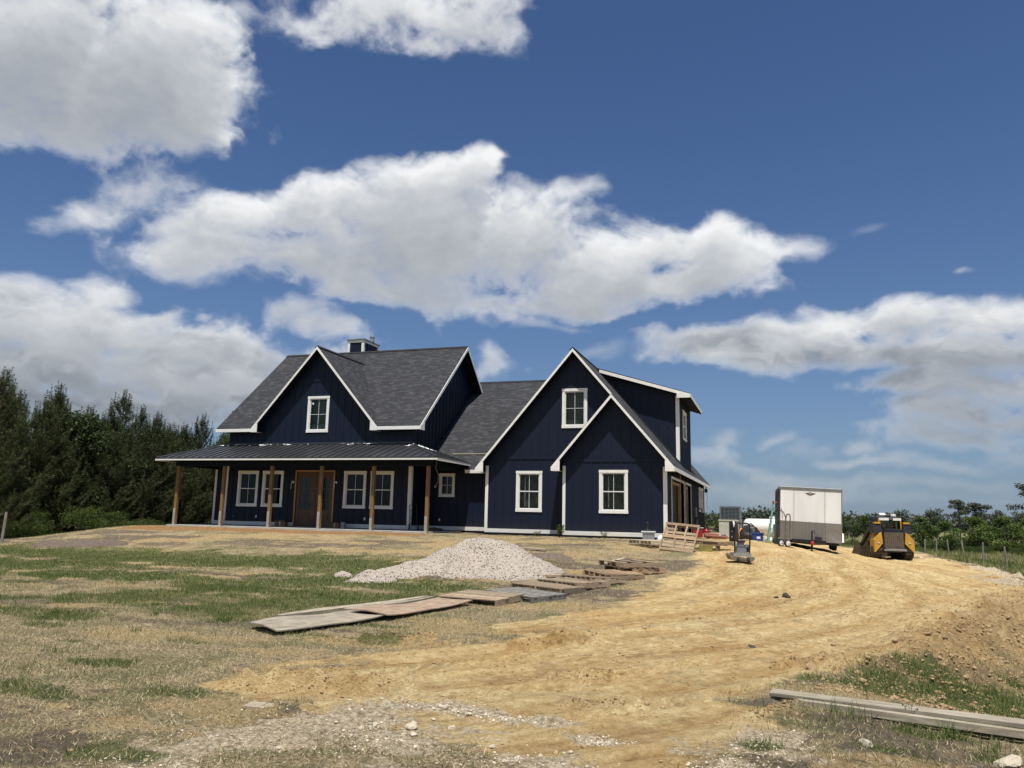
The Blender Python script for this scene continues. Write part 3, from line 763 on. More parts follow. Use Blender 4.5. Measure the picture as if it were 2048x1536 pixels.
# ------------------------------------------------------------------ grass blades
def blades(name, P, hgt, wid, lean, tint, mat, label=None, cat=None):
    n = len(P)
    a = rng.uniform(0, 2 * np.pi, n); la = rng.uniform(0, 2 * np.pi, n)
    w = np.stack([np.cos(a) * wid * .5, np.sin(a) * wid * .5, np.zeros(n)], -1)
    tip = P + np.stack([np.cos(la) * lean * hgt, np.sin(la) * lean * hgt, hgt * np.sqrt(np.clip(1 - lean ** 2, .05, 1))], -1)
    V = np.empty((n, 3, 3)); V[:, 0] = P - w; V[:, 1] = P + w; V[:, 2] = tip
    me = np_mesh(name, V.reshape(-1, 3), np.arange(3 * n).reshape(-1, 3), mat, np.repeat(tint, 3))
    o = link(name, me)
    tag(o, label, cat, kind='stuff')
    return o
def scatter(n, x0, x1, y0, y1, dens):
    """positions kept with the probability dens(masks, x, y); denser near the camera"""
    x = rng.uniform(x0, x1, n); y = y0 + (y1 - y0) * rng.uniform(0, 1, n) ** 1.0
    mk = masks(x, y)
    k = rng.uniform(0, 1, n) < dens(mk, x, y)
    x, y = x[k], y[k]; mk = tuple(q[k] for q in mk)
    z = H(x, y, mk)
    return np.stack([x, y, z - .004], -1), mk
def in_house(x, y):
    return ((x > -26.9) & (x < -13.4) & (y > 30.0)) | ((x > -13.5) & (x < -3.6) & (y > 31.2)) | ((x > -27.4) & (x < -25) & (y > 32.8))
P, mk = scatter(420000, -17, 4, 3.6, 14, lambda m, x, y: np.maximum(ss((m[0] - .15 + m[9] * .6) / .4), .16 * (1 - m[4]) * (1 - m[3]) * (m[8] + .9)) * (x > -y * 1.3 - .6) * (x < y * .30 + .3))
n = len(P); big = ss((fbm(P[:, 0] / .5, P[:, 1] / .5, 3, 600) - .42) / .2)
rightpatch = (P[:, 0] > .2)
blades('lawn_grass', P, (.028 + .045 * big + rightpatch * .03) * rng.uniform(.6, 1.5, n), .0045 + .003 * rng.uniform(0, 1, n), rng.uniform(.1, .8, n), np.clip(rng.normal(.32, .22, n) + .2 * (1 - mk[0]), 0, 1), M['grass'], 'green grass tufts growing in the foreground dirt', 'grass')
P, mk = scatter(480000, -31, 3, 12, 30.5, lambda m, x, y: ss((m[0] - .2 + m[9] * .6) / .5) * (x > -y * 1.32 - 1) * ~in_house(x, y) * (.25 + .75 * ss((26 - y) / 8)))
n = len(P)
blades('mound_grass', P, rng.uniform(.03, .08, n), .010 + .009 * rng.uniform(0, 1, n), rng.uniform(.2, .9, n), np.clip(rng.normal(.40, .24, n) + .25 * (1 - mk[0]), 0, 1), M['grass'], 'green lawn patches at the foot of the mound', 'grass')
P, mk = scatter(420000, -15, 2.8, 3.6, 13, lambda m, x, y: (1 - m[4]) * (1 - .75 * m[3]) * (1 - .5 * m[2]) * .55 * (x > -y * 1.25 - .6) * (x < y * .30 + .3))
n = len(P)
blades('dry_grass', P, rng.uniform(.03, .075, n), .0045 + .002 * rng.uniform(0, 1, n), rng.uniform(.75, .99, n), np.clip(rng.normal(.5, .25, n), 0, 1), M['straw'], 'dry flattened grass on the bare dirt', 'dry grass')
P, mk = scatter(200000, -31, 1, 13, 30, lambda m, x, y: (1 - m[4]) * (1 - .6 * m[5]) * (1 - .6 * m[0]) * (x > -y * 1.32 - 1) * ~in_house(x, y) * .6)
n = len(P)
blades('dry_grass', P, rng.uniform(.03, .08, n), .008 + .006 * rng.uniform(0, 1, n), rng.uniform(.6, .98, n), np.clip(rng.normal(.45, .25, n), 0, 1), M['straw'], 'dry grass stalks thinly covering the mound', 'dry grass')
# meadow beyond the drive
def field_keep(m, x, y): return ss((m[10] - .3) / .4) * (x > y * .04) * (x < y * .33 + 2) * (.35 + .65 * ss((60 - y) / 30))
P, mk = scatter(170000, 3.5, 34, 14, 95, field_keep)
n = len(P); tall = ss((fbm(P[:, 0] / 4, P[:, 1] / 4, 3, 640) - .4) / .25)
dd = P[:, 1]
blades('meadow_grass', P, (.10 + .20 * tall + .0012 * dd) * rng.uniform(.6, 1.4, n), .012 + .0006 * dd, rng.uniform(.05, .5, n), np.clip(rng.normal(.50, .2, n) + 1.2 * (fbm(P[:, 0] / 4, P[:, 1] / 7, 3, 660) - .45), 0, 1), M['grass'], 'tall meadow grass beyond the drive', 'grass')
P, mk = scatter(26000, -45, -27, 14, 45, lambda m, x, y: ss((m[10] - .3) / .4) * 1.0)
n = len(P)
blades('woodland_grass', P, rng.uniform(.1, .3, n), .03, rng.uniform(.05, .5, n), rng.uniform(0, .5, n), M['grass'], 'shaded grass along the edge of the pines', 'grass')

# ------------------------------------------------------------------ the house
FZ = .82
YR, YL, YM, YP, YK, YB = 31.387, 32.215, 32.54, 30.286, 34.1, 49.5
XS = -3.96            # outer face of the garage side wall
house = thing('house', 'navy board and batten farmhouse with white trim and dark shingle gables', 'house', (-14, 32, FZ))
def hp(mb, name, mat, parent=None, label=None, **kw):
    if parent is None: o = mb.build(name, mat, house, world=True, **kw)
    else: o = mb.build(name, mat, parent, **kw)
    if parent is None: pass
    if label: o['label'] = label
    return o
HOFF = Vector((-14, 32, FZ))
def hpart(mb, name, mat, label=None, smooth=False):
    o = link(name, mb.mesh(name, mat, tuple(HOFF), smooth), house)
    if label: o['label'] = label
    return o
def hsub(mb, name, mat, parent, label=None, smooth=False):
    o = link(name, mb.mesh(name, mat, tuple(HOFF), smooth), parent)
    if label: o['label'] = label
    return o
# wall frames: u along the wall, v up, w out of the wall
def fy(y): return lambda u, v, w=0.: (u, y - w, v)       # faces the camera (-Y)
def fx(x): return lambda u, v, w=0.: (x + w, u, v)       # faces +X ; u = Y
def clip_poly(poly, u, keep_right):
    out = []
    for i in range(len(poly)):
        a, b = poly[i], poly[(i + 1) % len(poly)]
        ia = (a[0] >= u) if keep_right else (a[0] <= u); ib = (b[0] >= u) if keep_right else (b[0] <= u)
        if ia: out.append(a)
        if ia != ib:
            t = (u - a[0]) / (b[0] - a[0]); out.append((u, a[1] + t * (b[1] - a[1])))
    return out
def clip_v(poly, v, above):
    q = clip_poly([(p[1], p[0]) for p in poly], v, above)
    return [(p[1], p[0]) for p in q]
def span(poly, u):
    vs = []
    for i in range(len(poly)):
        a, b = poly[i], poly[(i + 1) % len(poly)]
        if (a[0] - u) * (b[0] - u) <= 0 and a[0] != b[0]:
            vs.append(a[1] + (u - a[0]) / (b[0] - a[0]) * (b[1] - a[1]))
    return (min(vs), max(vs)) if len(vs) > 1 else None
def wall(fr, poly, holes=(), th=.14, name='wall', mat=None):
    mb = MB(); us = sorted({p[0] for p in poly} | {h[0] for h in holes} | {h[1] for h in holes})
    lo, hi = min(p[0] for p in poly), max(p[0] for p in poly)
    def emit(q):
        if len(q) > 2:
            mb.face([fr(u, v, 0) for u, v in q]); mb.face([fr(u, v, -th) for u, v in reversed(q)])
    for a, b in zip(us[:-1], us[1:]):
        if b - a < 1e-6 or b <= lo or a >= hi: continue
        strip = clip_poly(clip_poly(poly, a, True), b, False)
        hs = sorted([h for h in holes if h[0] <= a + 1e-6 and h[1] >= b - 1e-6], key=lambda h: h[2])
        for h in hs:
            emit(clip_v(strip, h[2], False)); strip = clip_v(strip, h[3], True)
        emit(strip)
    for u0, u1, v0, v1 in holes:
        for p, q in (((u0, v0), (u1, v0)), ((u1, v0), (u1, v1)), ((u1, v1), (u0, v1)), ((u0, v1), (u0, v0))):
            mb.face([fr(*p, 0), fr(*q, 0), fr(*q, -th), fr(*p, -th)])
    for i in range(len(poly)):
        p, q = poly[i], poly[(i + 1) % len(poly)]
        mb.face([fr(*q, 0), fr(*p, 0), fr(*p, -th), fr(*q, -th)])
    import bmesh
    me = mb.mesh(name, mat or M['navy'], tuple(HOFF), merge=True)
    bm = bmesh.new(); bm.from_mesh(me); bmesh.ops.recalc_face_normals(bm, faces=bm.faces); bm.to_mesh(me); bm.free()
    return link(name, me, house)
BT = {}
def board(fr, u0, u1, v0, v1, t, name, mat, w0=0, parent=None):
    """a straight board on a wall, as its own part (unit mesh shared, scaled)"""
    key = (name, mat.name)
    if key not in BT:
        BT[key] = MB().box(-.5, .5, -.5, .5, -.5, .5).mesh(name, mat)
    a = Vector(fr(u0, v0, w0)); b = Vector(fr(u1, v1, w0 + t))
    o = link(name, BT[key], parent or house)
    o.location = (a + b) / 2 - HOFF
    o.scale = (abs(b.x - a.x), abs(b.y - a.y), abs(b.z - a.z))
    return o
def battens(fr, poly, holes=(), step=.405, u0=None, bands=(), vmin=None):
    lo, hi = min(p[0] for p in poly), max(p[0] for p in poly)
    u = (lo if u0 is None else u0) + step
    while u < hi - .08:
        sp = span(poly, u)
        if sp:
            segs = [(sp[0] if vmin is None else max(vmin, sp[0]), sp[1] - .02)]
            cuts = [(h[2], h[3]) for h in holes if h[0] - .03 < u < h[1] + .03] + [(v - .001, v + .14) for v in bands]
            for c0, c1 in cuts:
                ns = []
                for a, b in segs:
                    if c1 <= a or c0 >= b: ns.append((a, b)); continue
                    if c0 - a > .05: ns.append((a, c0))
                    if b - c1 > .05: ns.append((c1, b))
                segs = ns
            for a, b in segs:
                board(fr, u - .025, u + .025, a, b, .019, 'batten', M['navy'])
        u += step
def window(fr, u0, u1, v0, v1, kind='hung', trim=.115, back='olive', depth=.7, sticker=False):
    """white cased window; returns the part"""
    mb = MB(); t = .032
    def bx(a, b, c, d, w0, w1):
        p = [fr(a, c, w0), fr(b, c, w0), fr(b, c, w1), fr(a, c, w1)]; q = [fr(a, d, w0), fr(b, d, w0), fr(b, d, w1), fr(a, d, w1)]
        i = len(mb.v)
        x0, y0, z0 = map(min, zip(*(p + q))); x1, y1, z1 = map(max, zip(*(p + q)))
        mb.box(x0, x1, y0, y1, z0, z1)
    bx(u0, u0 + trim, v0 + trim, v1 - trim, 0, t); bx(u1 - trim, u1, v0 + trim, v1 - trim, 0, t)
    bx(u0 - .012, u1 + .012, v1 - trim, v1, 0, t + .008); bx(u0 - .012, u1 + .012, v0, v0 + trim, 0, t + .008)
    w = hpart(mb, 'window', M['white'])
    a, b, c, d = u0 + trim, u1 - trim, v0 + trim, v1 - trim
    s = .045
    mb = MB(); bx(a, a + s, c, d, -.05, -.005); bx(b - s, b, c, d, -.05, -.005); bx(a + s, b - s, d - s, d, -.05, -.005); bx(a + s, b - s, c, c + s, -.05, -.005)
    hsub(mb, 'sash', M['sash'], w)
    mid = (c + d) / 2; um = (a + b) / 2
    if kind == 'hung':
        mb = MB(); bx(a + s, b - s, mid - .022, mid + .022, -.055, -.008); hsub(mb, 'meeting_rail', M['sash'], w)
        rows = [(c + s, mid - .022), (mid + .022, d - s)]
    else:
        rows = [(c + s, mid), (mid, d - s)]
        mb = MB(); bx(a + s, b - s, mid - .009, mid + .009, -.034, -.026); hsub(mb, 'muntin', M['sash'], w)
    for r0, r1 in rows:
        mb = MB(); bx(um - .009, um + .009, r0, r1, -.034, -.026); hsub(mb, 'muntin', M['sash'], w)
        mb = MB(); mb.face([fr(a + s, r0, -.038), fr(b - s, r0, -.038), fr(b - s, r1, -.038), fr(a + s, r1, -.038)])
        hsub(mb, 'pane', M['glass'], w)
    if sticker:
        mb = MB(); bx(a + .1, a + .19, d - .28, d - .17, -.036, -.033); hsub(mb, 'sticker', M['white_p'], w)
    # sheeting behind the glass, and a panel coloured as the reflection
    if back == 'olive':
        g = 14; mb = MB(); P = {}
        for i in range(g + 1):
            for j in range(g + 1):
                uu = u0 - .3 + (u1 - u0 + .6) * i / g; vv = v0 - .3 + (v1 - v0 + .6) * j / g
                P[i, j] = fr(uu, vv, -.32 - .05 * math.sin(i * 1.3 + j * .7 + u0) - .04 * rnd.random())
        for i in range(g):
            for j in range(g): mb.face([P[i, j], P[i + 1, j], P[i + 1, j + 1], P[i, j + 1]])
        hsub(mb, 'plastic_sheet', M['olive'], w)
        mb = MB(); bx(a + .22, a + .25, c + .12, d - .15, -.20, -.17); hsub(mb, 'pull_cord', M['sash'], w)
    elif back == 'pane_reflection':
        mb = MB(); bx(u0 - .2, u1 + .2, v0 - .2, v1 + .2, -.42, -.38); hsub(mb, 'backing', M['pane_reflection'], w)
    return w
def hole(w, trim=.115): return (w[0] + trim, w[1] - trim, w[2] + trim, w[3] - trim)
def roof(top, name='roof', th=.2, mats=None, drop=None, parent=None):
    """top: polygon of the upper surface; first edge is the eave"""
    P = [Vector(p) for p in top]
    e = (P[1] - P[0]).normalized()
    n = (P[1] - P[0]).cross(P[2] - P[0]).normalized()
    if n.z < 0: P.reverse(); n = -n; e = -e if False else e
    s = n.cross(e); 
    if s.z < 0: s = -s
    o0 = Vector(top[0])
    uv = [((p - o0).dot(e), (p - o0).dot(s)) for p in P]
    mb = MB(); mb.face(P, 0, uv)
    d = Vector((0, 0, -th)); sh = Vector((0, 0, -.035))
    mb.face([p + d for p in reversed(P)], 1)
    for i in range(len(P)):
        j = (i + 1) % len(P)
        mb.face([P[j], P[i], P[i] + sh, P[j] + sh], 2)
        mb.face([P[j] + sh, P[i] + sh, P[i] + d, P[j] + d], 1)
    o = hpart(mb, name, [M['shingle'], M['navy_dark'], M['metal_dark']])
    return o
def rake(p0, p1, y, h=.145, top=.03, th=.028):
    """white rake board in the plane y between two roof edge points (x, z)"""
    (xa, za), (xb, zb) = p0, p1
    mb = MB(); mb.prism([(xa, y - th, za - top), (xb, y - th, zb - top), (xb, y - th, zb - top - h), (xa, y - th, za - top - h)], (0, th - .001, 0))
    return hpart(mb, 'rake_board', M['white'])
def eave_box(xt, zt, sgn, slope, y, wd=.36, depth=.42):
    """boxed eave return at a gable foot; sgn +1 when the gable is to the right of the tip"""
    xo = xt; xi = xt + sgn * wd
    pts = [(xo, zt - .03), (xo, zt - .205), (xi, zt - .205), (xi, zt - .03 + wd * slope - .17 - .001)]
    mb = MB(); mb.prism([(x, y - .034, z) for x, z in pts], (0, .034 - .002, 0))
    mb.box(min(xo, xi), max(xo, xi), y + .0, y + depth, zt - .207, zt - .2)
    return hpart(mb, 'eave_return', M['white'])
def fascia_x(x0, x1, y, z, h=.16):   # along X, facing the camera
    mb = MB().box(x0, x1, y - .026, y - .001, z - .03 - h, z - .03); return hpart(mb, 'fascia', M['white'])
def fascia_y(y0, y1, x, z, h=.16, s=1):
    a, b = (x + .001, x + .026) if s > 0 else (x - .026, x - .001)
    mb = MB().box(a, b, y0, y1, z - .03 - h, z - .03); return hpart(mb, 'fascia', M['white'])

# --- gables and roof planes
# garage wing (long ridge running away from the camera)
xe0, xa, xe1, ze, za = -12.26, -7.93, -3.58, 3.63, 8.77
sL = (za - ze) / (xa - xe0)
yf, yb = 31.765, 49.95
roof([(xe0, yb, ze), (xe0, yf, ze), (xa, yf, za), (xa, yb, za)])
sR = (za - ze) / (xe1 - xa)
def zR(x): return za - (x - xa) * sR
roof([(xe1, yf, ze), (xe1, yb, ze), (xa, yb, za), (xa, yf, za)])
# small front gable
xr0, xra, xr1 = -8.59, -6.085, -3.58
yr = 30.937; zra = zR(xra); sl = (zra - ze) / (xra - xr0)
roof([(xr0, 32.19, ze), (xr0, yr, ze), (xra, yr, zra), (xra, 32.19, zra)])
roof([(xe1, yr, ze), (xe1, yf - .002, ze), (xra, yf - .002, zra), (xra, yr, zra)])
rake((xe0, ze), (xa, za), yf); rake((xa, za), (xra - .1, zR(xra - .1)), yf)
rake((xr0, ze), (xra, zra), yr); rake((xra, zra), (xe1, ze), yr)
eave_box(xe0, ze, 1, sL, yf); eave_box(xr0, ze, 1, sl, yr); eave_box(xe1, ze, -1, sR, yr)
fascia_y(yr, yb, xe1, ze); fascia_y(yf, yb, xe0, ze, s=-1); fascia_y(yr, 32.1, xr0, ze, s=-1)
# shed dormer
dy0, dy1 = 36.2, 41.5
def zD(x): return 8.66 - (x + 7.93) * .3065
xd1 = -3.38
roof([(xd1, dy0 - .45, zD(xd1)), (xd1, dy1 + .35, zD(xd1)), (-7.93, dy1 + .35, zD(-7.93) + .02), (-7.93, dy0 - .45, zD(-7.93) + .02)])
rake((-7.6, zD(-7.6)), (xd1, zD(xd1)), dy0 - .45, .15)
fascia_y(dy0 - .45, dy1 + .35, xd1, zD(xd1), .14)
mb = MB().prism([(xd1, dy0 - .485, zD(xd1) - .03), (xd1, dy0 - .485, zD(xd1) - .2), (XS - .02, dy0 - .485, zD(xd1) - .2), (XS - .02, dy0 - .485, zD(XS) - .18)], (0, .033, 0)); hpart(mb, 'eave_return', M['white'])
# main block
X0, X1, ye, yrg, zee, zrg = -26.41, -15.15, 32.09, 37.65, 5.57, 10.43
sM = (zrg - zee) / (yrg - ye)
gx0, gxa, gx1, gz = -24.34, -20.85, -17.36, 9.56
yv = ye + (gz - zee) / sM
roof([(X0, ye, zee), (gx0, ye, zee), (gxa, yv, gz), (gxa, yrg, zrg), (X0, yrg, zrg)])
roof([(gx1, ye, zee), (X1, ye, zee), (X1, yrg, zrg), (gxa, yrg, zrg), (gxa, yv, gz)])
yeb = 2 * yrg - ye
roof([(X1, yeb, zee), (X0, yeb, zee), (X0, yrg, zrg), (X1, yrg, zrg)])
roof([(gx0, yv, gz), (gx0, ye, zee), (gxa, ye, gz)] and [(gx0, ye + .001, zee), (gxa, yv, gz), (gxa, ye + .001, gz)])
_l = [c for c in house.children if c.name.startswith('roof')][-1]
bpy.data.objects.remove(_l)
def roof_tri(eave0, ridge0, ridge1, edir):
    """triangular plane of the cross gable: eave runs along Y"""
    P = [Vector(eave0), Vector(ridge0), Vector(ridge1)]
    n = (P[1] - P[0]).cross(P[2] - P[0]).normalized()
    if n.z < 0: P.reverse(); n = -n
    e = Vector((0, 1, 0)); s = n.cross(e); s = -s if s.z < 0 else s
    uv = [((p - Vector(eave0)).dot(e), (p - Vector(eave0)).dot(s)) for p in P]
    mb = MB(); mb.face(P, 0, uv); d = Vector((0, 0, -.2)); sh = Vector((0, 0, -.035))
    mb.face([p + d for p in reversed(P)], 1)
    for i in range(3):
        j = (i + 1) % 3
        mb.face([P[j], P[i], P[i] + sh, P[j] + sh], 2); mb.face([P[j] + sh, P[i] + sh, P[i] + d, P[j] + d], 1)
    hpart(mb, 'roof', [M['shingle'], M['navy_dark'], M['metal_dark']])
roof_tri((gx0, ye, zee), (gxa, ye, gz), (gxa, yv, gz), 1); roof_tri((gx1, ye, zee), (gxa, ye, gz), (gxa, yv, gz), -1)
sG = (gz - zee) / (gxa - gx0)
rake((gx0, zee), (gxa, gz), ye); rake((gxa, gz), (gx1, zee), ye)
eave_box(gx0, zee, 1, sG, ye); eave_box(gx1, zee, -1, sG, ye)
fascia_x(X0, gx0, ye, zee); fascia_x(gx1, X1, ye, zee)
def rake_x(x, y0, z0, y1, z1, s=1):
    mb = MB(); w = .028 * s
    mb.prism([(x + w, y0, z0 - .03), (x + w, y1, z1 - .03), (x + w, y1, z1 - .2), (x + w, y0, z0 - .2)], (-w + .001 * s, 0, 0)); hpart(mb, 'rake_board', M['white'])
rake_x(X1, ye, zee, yrg, zrg); rake_x(X1, yrg, zrg, yeb, zee); rake_x(X0, ye, zee, yrg, zrg, -1)
mb = MB().prism([(X1 + .034, ye - .02, zee - .03), (X1 + .034, ye - .02, zee - .206), (X1 + .034, ye + .42, zee - .206), (X1 + .034, ye + .42, zee + .42 * sM - .205)], (-.032, 0, 0)); hpart(mb, 'eave_return', M['white'])
# connecting wing
yk0, zk0, yk1, zk1 = 33.65, 3.66, 41.0, 9.05
roof([(-15.72, yk0, zk0), (-12.23, yk0, zk0), (-8.1, yk1, zk1), (-15.72, yk1, zk1)])
roof([(-8.1, 48, 3.7), (-15.72, 48, 3.7), (-15.72, yk1, zk1), (-8.1, yk1, zk1)])
fascia_x(-13.5, -12.0, yk0, zk0)

# --- ridge caps
for a, b in (((X0, yrg, zrg), (X1, yrg, zrg)), ((gxa, ye, gz), (gxa, yv, gz)), ((xa, yf, za), (xa, yb, za)), ((-15.7, yk1, zk1), (-8.2, yk1, zk1))):
    A, B = Vector(a), Vector(b); d = (B - A).normalized(); n = Vector((0, 0, 1)); sd_ = d.cross(n)
    mb = MB()
    for q in (1, -1):
        e0 = A + n * .022; e1 = B + n * .022; f0 = A + sd_ * q * .13 - n * .085; f1 = B + sd_ * q * .13 - n * .085
        mb.prism([e0, e1, f1, f0], (0, 0, .012))
    hpart(mb, 'ridge_cap', M['shingle'])

# --- walls with openings
WR = (-6.67, -5.49, 1.74, 3.49); WL1 = (-10.51, -9.34, 1.74, 3.49); WL2 = (-8.48, -7.37, 5.33, 7.05); WG = (-21.45, -20.25, 5.35, 7.13)
WM = [(-25.19, -24.0, 1.74, 3.49), (-23.75, -22.56, 1.74, 3.49), (-19.2, -18.02, 1.74, 3.49), (-17.78, -16.587, 1.74, 3.49)]
WK = (-14.98, -14.18, 2.37, 3.48); DOOR = (-21.81, -19.77, FZ + .02, 3.45)
def gz_top(f, off=.16): return lambda x: f(x) - off
b0 = .70
pR = [(-8.206, b0), (XS, b0), (XS, zR(XS) - .16), (xra, zra - .2), (-8.206, ze + (-8.206 - xr0) * sl - .16)]
wall(fy(YR), pR, [hole(WR)]); battens(fy(YR), pR, [WR], bands=(3.82,), vmin=1.02)
board(fy(YR), -8.2, XS, 3.82, 3.96, .03, 'band_board', M['navy'])
pL = [(-11.92, b0), (XS - .15, b0), (XS - .15, zR(XS - .15) - .17), (xa, za - .2), (-11.92, ze + (-11.92 - xe0) * sL - .16)]
wall(fy(YL), pL, [hole(WL1), hole(WL2)]); battens(fy(YL), [(-11.92, b0), (-6.1, b0), (-6.1, zR(-6.1) - .17), (xa, za - .2), (-11.92, ze + (-11.92 - xe0) * sL - .16)], [WL1, WL2], bands=(4.0, 7.05), vmin=1.02)
board(fy(YL), -11.9, -7.6, 4.0, 4.14, .03, 'band_board', M['navy']); board(fy(YL), -9.1, -7.0, 7.052, 7.19, .03, 'band_board', M['navy'])
pM = [(-25.906, FZ - .1), (-15.70, FZ - .1), (-15.70, zee + .45 * sM - .2), (-17.6, zee + .45 * sM - .2), (gxa, gz - .22), (-24.1, zee + .45 * sM - .2), (-25.906, zee + .45 * sM - .2)]
# convex strips only: split the gable top from the body
zt_ = zee + .30
bodyM = [(-25.906, FZ - .1), (-15.70, FZ - .1), (-15.70, 5.2), (-25.906, 5.2)]
wall(fy(YM), bodyM, [hole(w) for w in WM] + [DOOR])
wall(fy(YM), [(-25.906, 5.2), (-15.70, 5.2), (-15.70, 5.78), (-25.906, 5.78)], [(WG[0] + .115, WG[1] - .115, WG[2] + .115, 5.78)])
wall(fy(YM), [(-24.15, 5.78), (-17.55, 5.78), (gxa, gz - .2)], [(WG[0] + .115, WG[1] - .115, 5.78, WG[3] - .115)])
up = [(-25.9, 4.78), (-15.71, 4.78), (-15.71, 5.72), (-17.5, 5.72), (gxa, gz - .24), (-24.2, 5.72), (-25.9, 5.72)]
def upper_top(u): 
    t = 5.72
    if -24.2 < u < -17.5: t = max(t, gz - .24 - abs(u - gxa) * sG)
    return t
u = -25.906 + .405
while u < -15.78:
    segs = [(4.95, upper_top(u))]
    if 7.89 < segs[0][1] - .2: segs = [(4.95, 7.86), (8.0, segs[0][1])]
    for a, b in segs:
        if WG[0] - .03 < u < WG[1] + .03:
            if a < WG[2]: board(fy(YM), u - .025, u + .025, a, WG[2], .019, 'batten', M['navy'])
            a = max(a, WG[3])
            if b - a < .05: continue
        board(fy(YM), u - .025, u + .025, a, b, .019, 'batten', M['navy'])
    # lower storey
    cuts = [w for w in WM + [DOOR] if w[0] - .03 < u < w[1] + .03]
    if not cuts: board(fy(YM), u - .025, u + .025, 1.02, 3.8, .019, 'batten', M['navy'])
    elif cuts[0] is not DOOR and cuts[0] != DOOR: board(fy(YM), u - .025, u + .025, 1.02, cuts[0][2], .019, 'batten', M['navy'])
    u += .405
board(fy(YM), -25.9, -15.71, 4.80, 4.94, .026, 'band_board', M['navy'])
board(fy(YM), -22.1, -19.6, 7.86, 7.99, .026, 'band_board', M['navy'])
# right gable wall of the main block
pX = [(YM + .14, FZ - .1), (yeb - .45, FZ - .1), (yeb - .45, 5.75), (yrg, zrg - .22), (YM + .14, 5.75)]
wall(fx(-15.70), pX); battens(fx(-15.70), pX, bands=(8.0,), vmin=3.6)
board(fx(-15.70), 35.2, 40.1, 8.0, 8.13, .026, 'band_board', M['navy'])
wall(fx(-25.766), pX)   # left end, seen from inside the porch only
wall(fy(YK), [(-15.69, b0), (-11.9, b0), (-11.9, 3.8), (-15.69, 3.8)], [hole(WK, .1)])
battens(fy(YK), [(-15.69, b0), (-11.9, b0), (-11.9, 3.75), (-15.69, 3.75)], [WK], vmin=1.02)
wall(fx(-11.78), [(YL + .14, b0), (YK, b0), (YK, 3.9), (YL + .14, 3.9)])
# small wing at the left end
wall(fy(33.2), [(-27.1, b0), (-25.91, b0), (-25.91, 3.75), (-27.1, 3.75)]); battens(fy(33.2), [(-27.1, b0), (-25.91, b0), (-25.91, 3.7), (-27.1, 3.7)], vmin=1.02)
wall(fx(-26.96), [(33.34, b0), (41, b0), (41, 3.75), (33.34, 3.75)])
mb = MB().hexa([(-27.5, 33.0, 3.75), (-25.9, 33.0, 3.75), (-25.9, 41.2, 3.75), (-27.5, 41.2, 3.75)], [(-27.5, 33.0, 3.9), (-25.9, 33.0, 4.5), (-25.9, 41.2, 4.5), (-27.5, 41.2, 3.9)]); hpart(mb, 'lean_to_roof', M['metal_roof'])
# side wall of the garage wing with two bays and two windows
O1 = (33.1, 37.98, b0, 3.24); O2 = (38.55, 41.25, b0, 3.24); S1 = (45.9, 46.8, 2.0, 3.40); S2 = (47.3, 48.6, 1.95, 3.40); SD = (37.9, 39.5, 5.36, 6.8)
pS = [(YR + .14, b0), (YB, b0), (YB, 3.95), (YR + .14, 3.95)]
wall(fx(XS), pS, [O1, O2, hole(S1, .1), hole(S2, .1)]); battens(fx(XS), pS, [(O1[0] - .1, O1[1] + .1, 0, 3.35), (O2[0] - .1, O2[1] + .1, 0, 3.35), S1, S2], vmin=.95)
pD = [(dy0 + .14, 3.951), (dy1, 3.951), (dy1, zD(XS) - .16), (dy0 + .14, zD(XS) - .16)]
wall(fx(XS), pD, [hole(SD, .1)]); battens(fx(XS), pD, [SD])
pDf = [(-7.7, zR(-7.7) - .1), (XS, 3.9), (XS, zD(XS) - .16), (-7.7, zD(-7.7) - .1)]
wall(fy(dy0), pDf); battens(fy(dy0), [(-7.7, zR(-7.7)), (XS, zR(XS) + .1), (XS, zD(XS) - .18), (-7.7, zD(-7.7) - .14)], bands=(5.6,)); wall(fy(dy1 + .14), pDf)
mb = MB(); mb.prism([(-7.5, dy0 - .05, zR(-7.5) + .015), (XS, dy0 - .05, zR(XS) + .015), (XS, dy0 - .05, zR(XS) + .12), (-7.5, dy0 - .05, zR(-7.5) + .12)], (0, .048, 0)); hpart(mb, 'step_flashing', M['metal_dark'])
wall(fy(YB + .14), [(-11.9, b0), (XS, b0), (XS, 4.0), (xa, za - .2), (-11.9, 4.0)])

window(fy(YR), *WR); window(fy(YL), *WL1); window(fy(YL), *WL2, kind='fixed', back='pane_reflection'); window(fy(YM), *WG, kind='fixed', back='pane_reflection', sticker=True)
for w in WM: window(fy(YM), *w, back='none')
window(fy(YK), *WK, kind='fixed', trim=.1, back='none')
window(fx(XS), *S1, trim=.1, back='none'); window(fx(XS), *S2, trim=.1, back='none'); window(fx(XS), *SD, trim=.1, back='pane_reflection')

# --- corner boards and base boards
def cb(fr, u0, u1, v0, v1, nm='corner_board', t=.03): return board(fr, u0, u1, v0, v1, t, nm, M['white'])
cb(fy(YR), -8.21, -8.09, 1.0, 3.66); cb(fy(YR), -4.08, XS + .03, 1.0, 3.62); cb(fx(XS), YR, YR + .12, .84, 3.62)
cb(fy(YL), -11.93, -11.80, 1.0, 3.72)
cb(fy(YM), -25.92, -25.79, 1.02, 3.8); cb(fy(YM), -15.84, -15.70, 1.02, 3.8); cb(fx(-15.70), YM, YM + .13, 1.02, 3.8)
cb(fy(33.2), -27.11, -26.99, 1.02, 3.7)
cb(fy(dy0), XS - .13, XS + .03, zR(XS) + .14, zD(XS) - .2); cb(fx(XS), dy0, dy0 + .12, zR(XS) + .1, zD(XS) - .2)
def bb(fr, u0, u1, v0, v1, t=.034): return board(fr, u0, u1, v0, v1, t, 'base_board', M['white'])
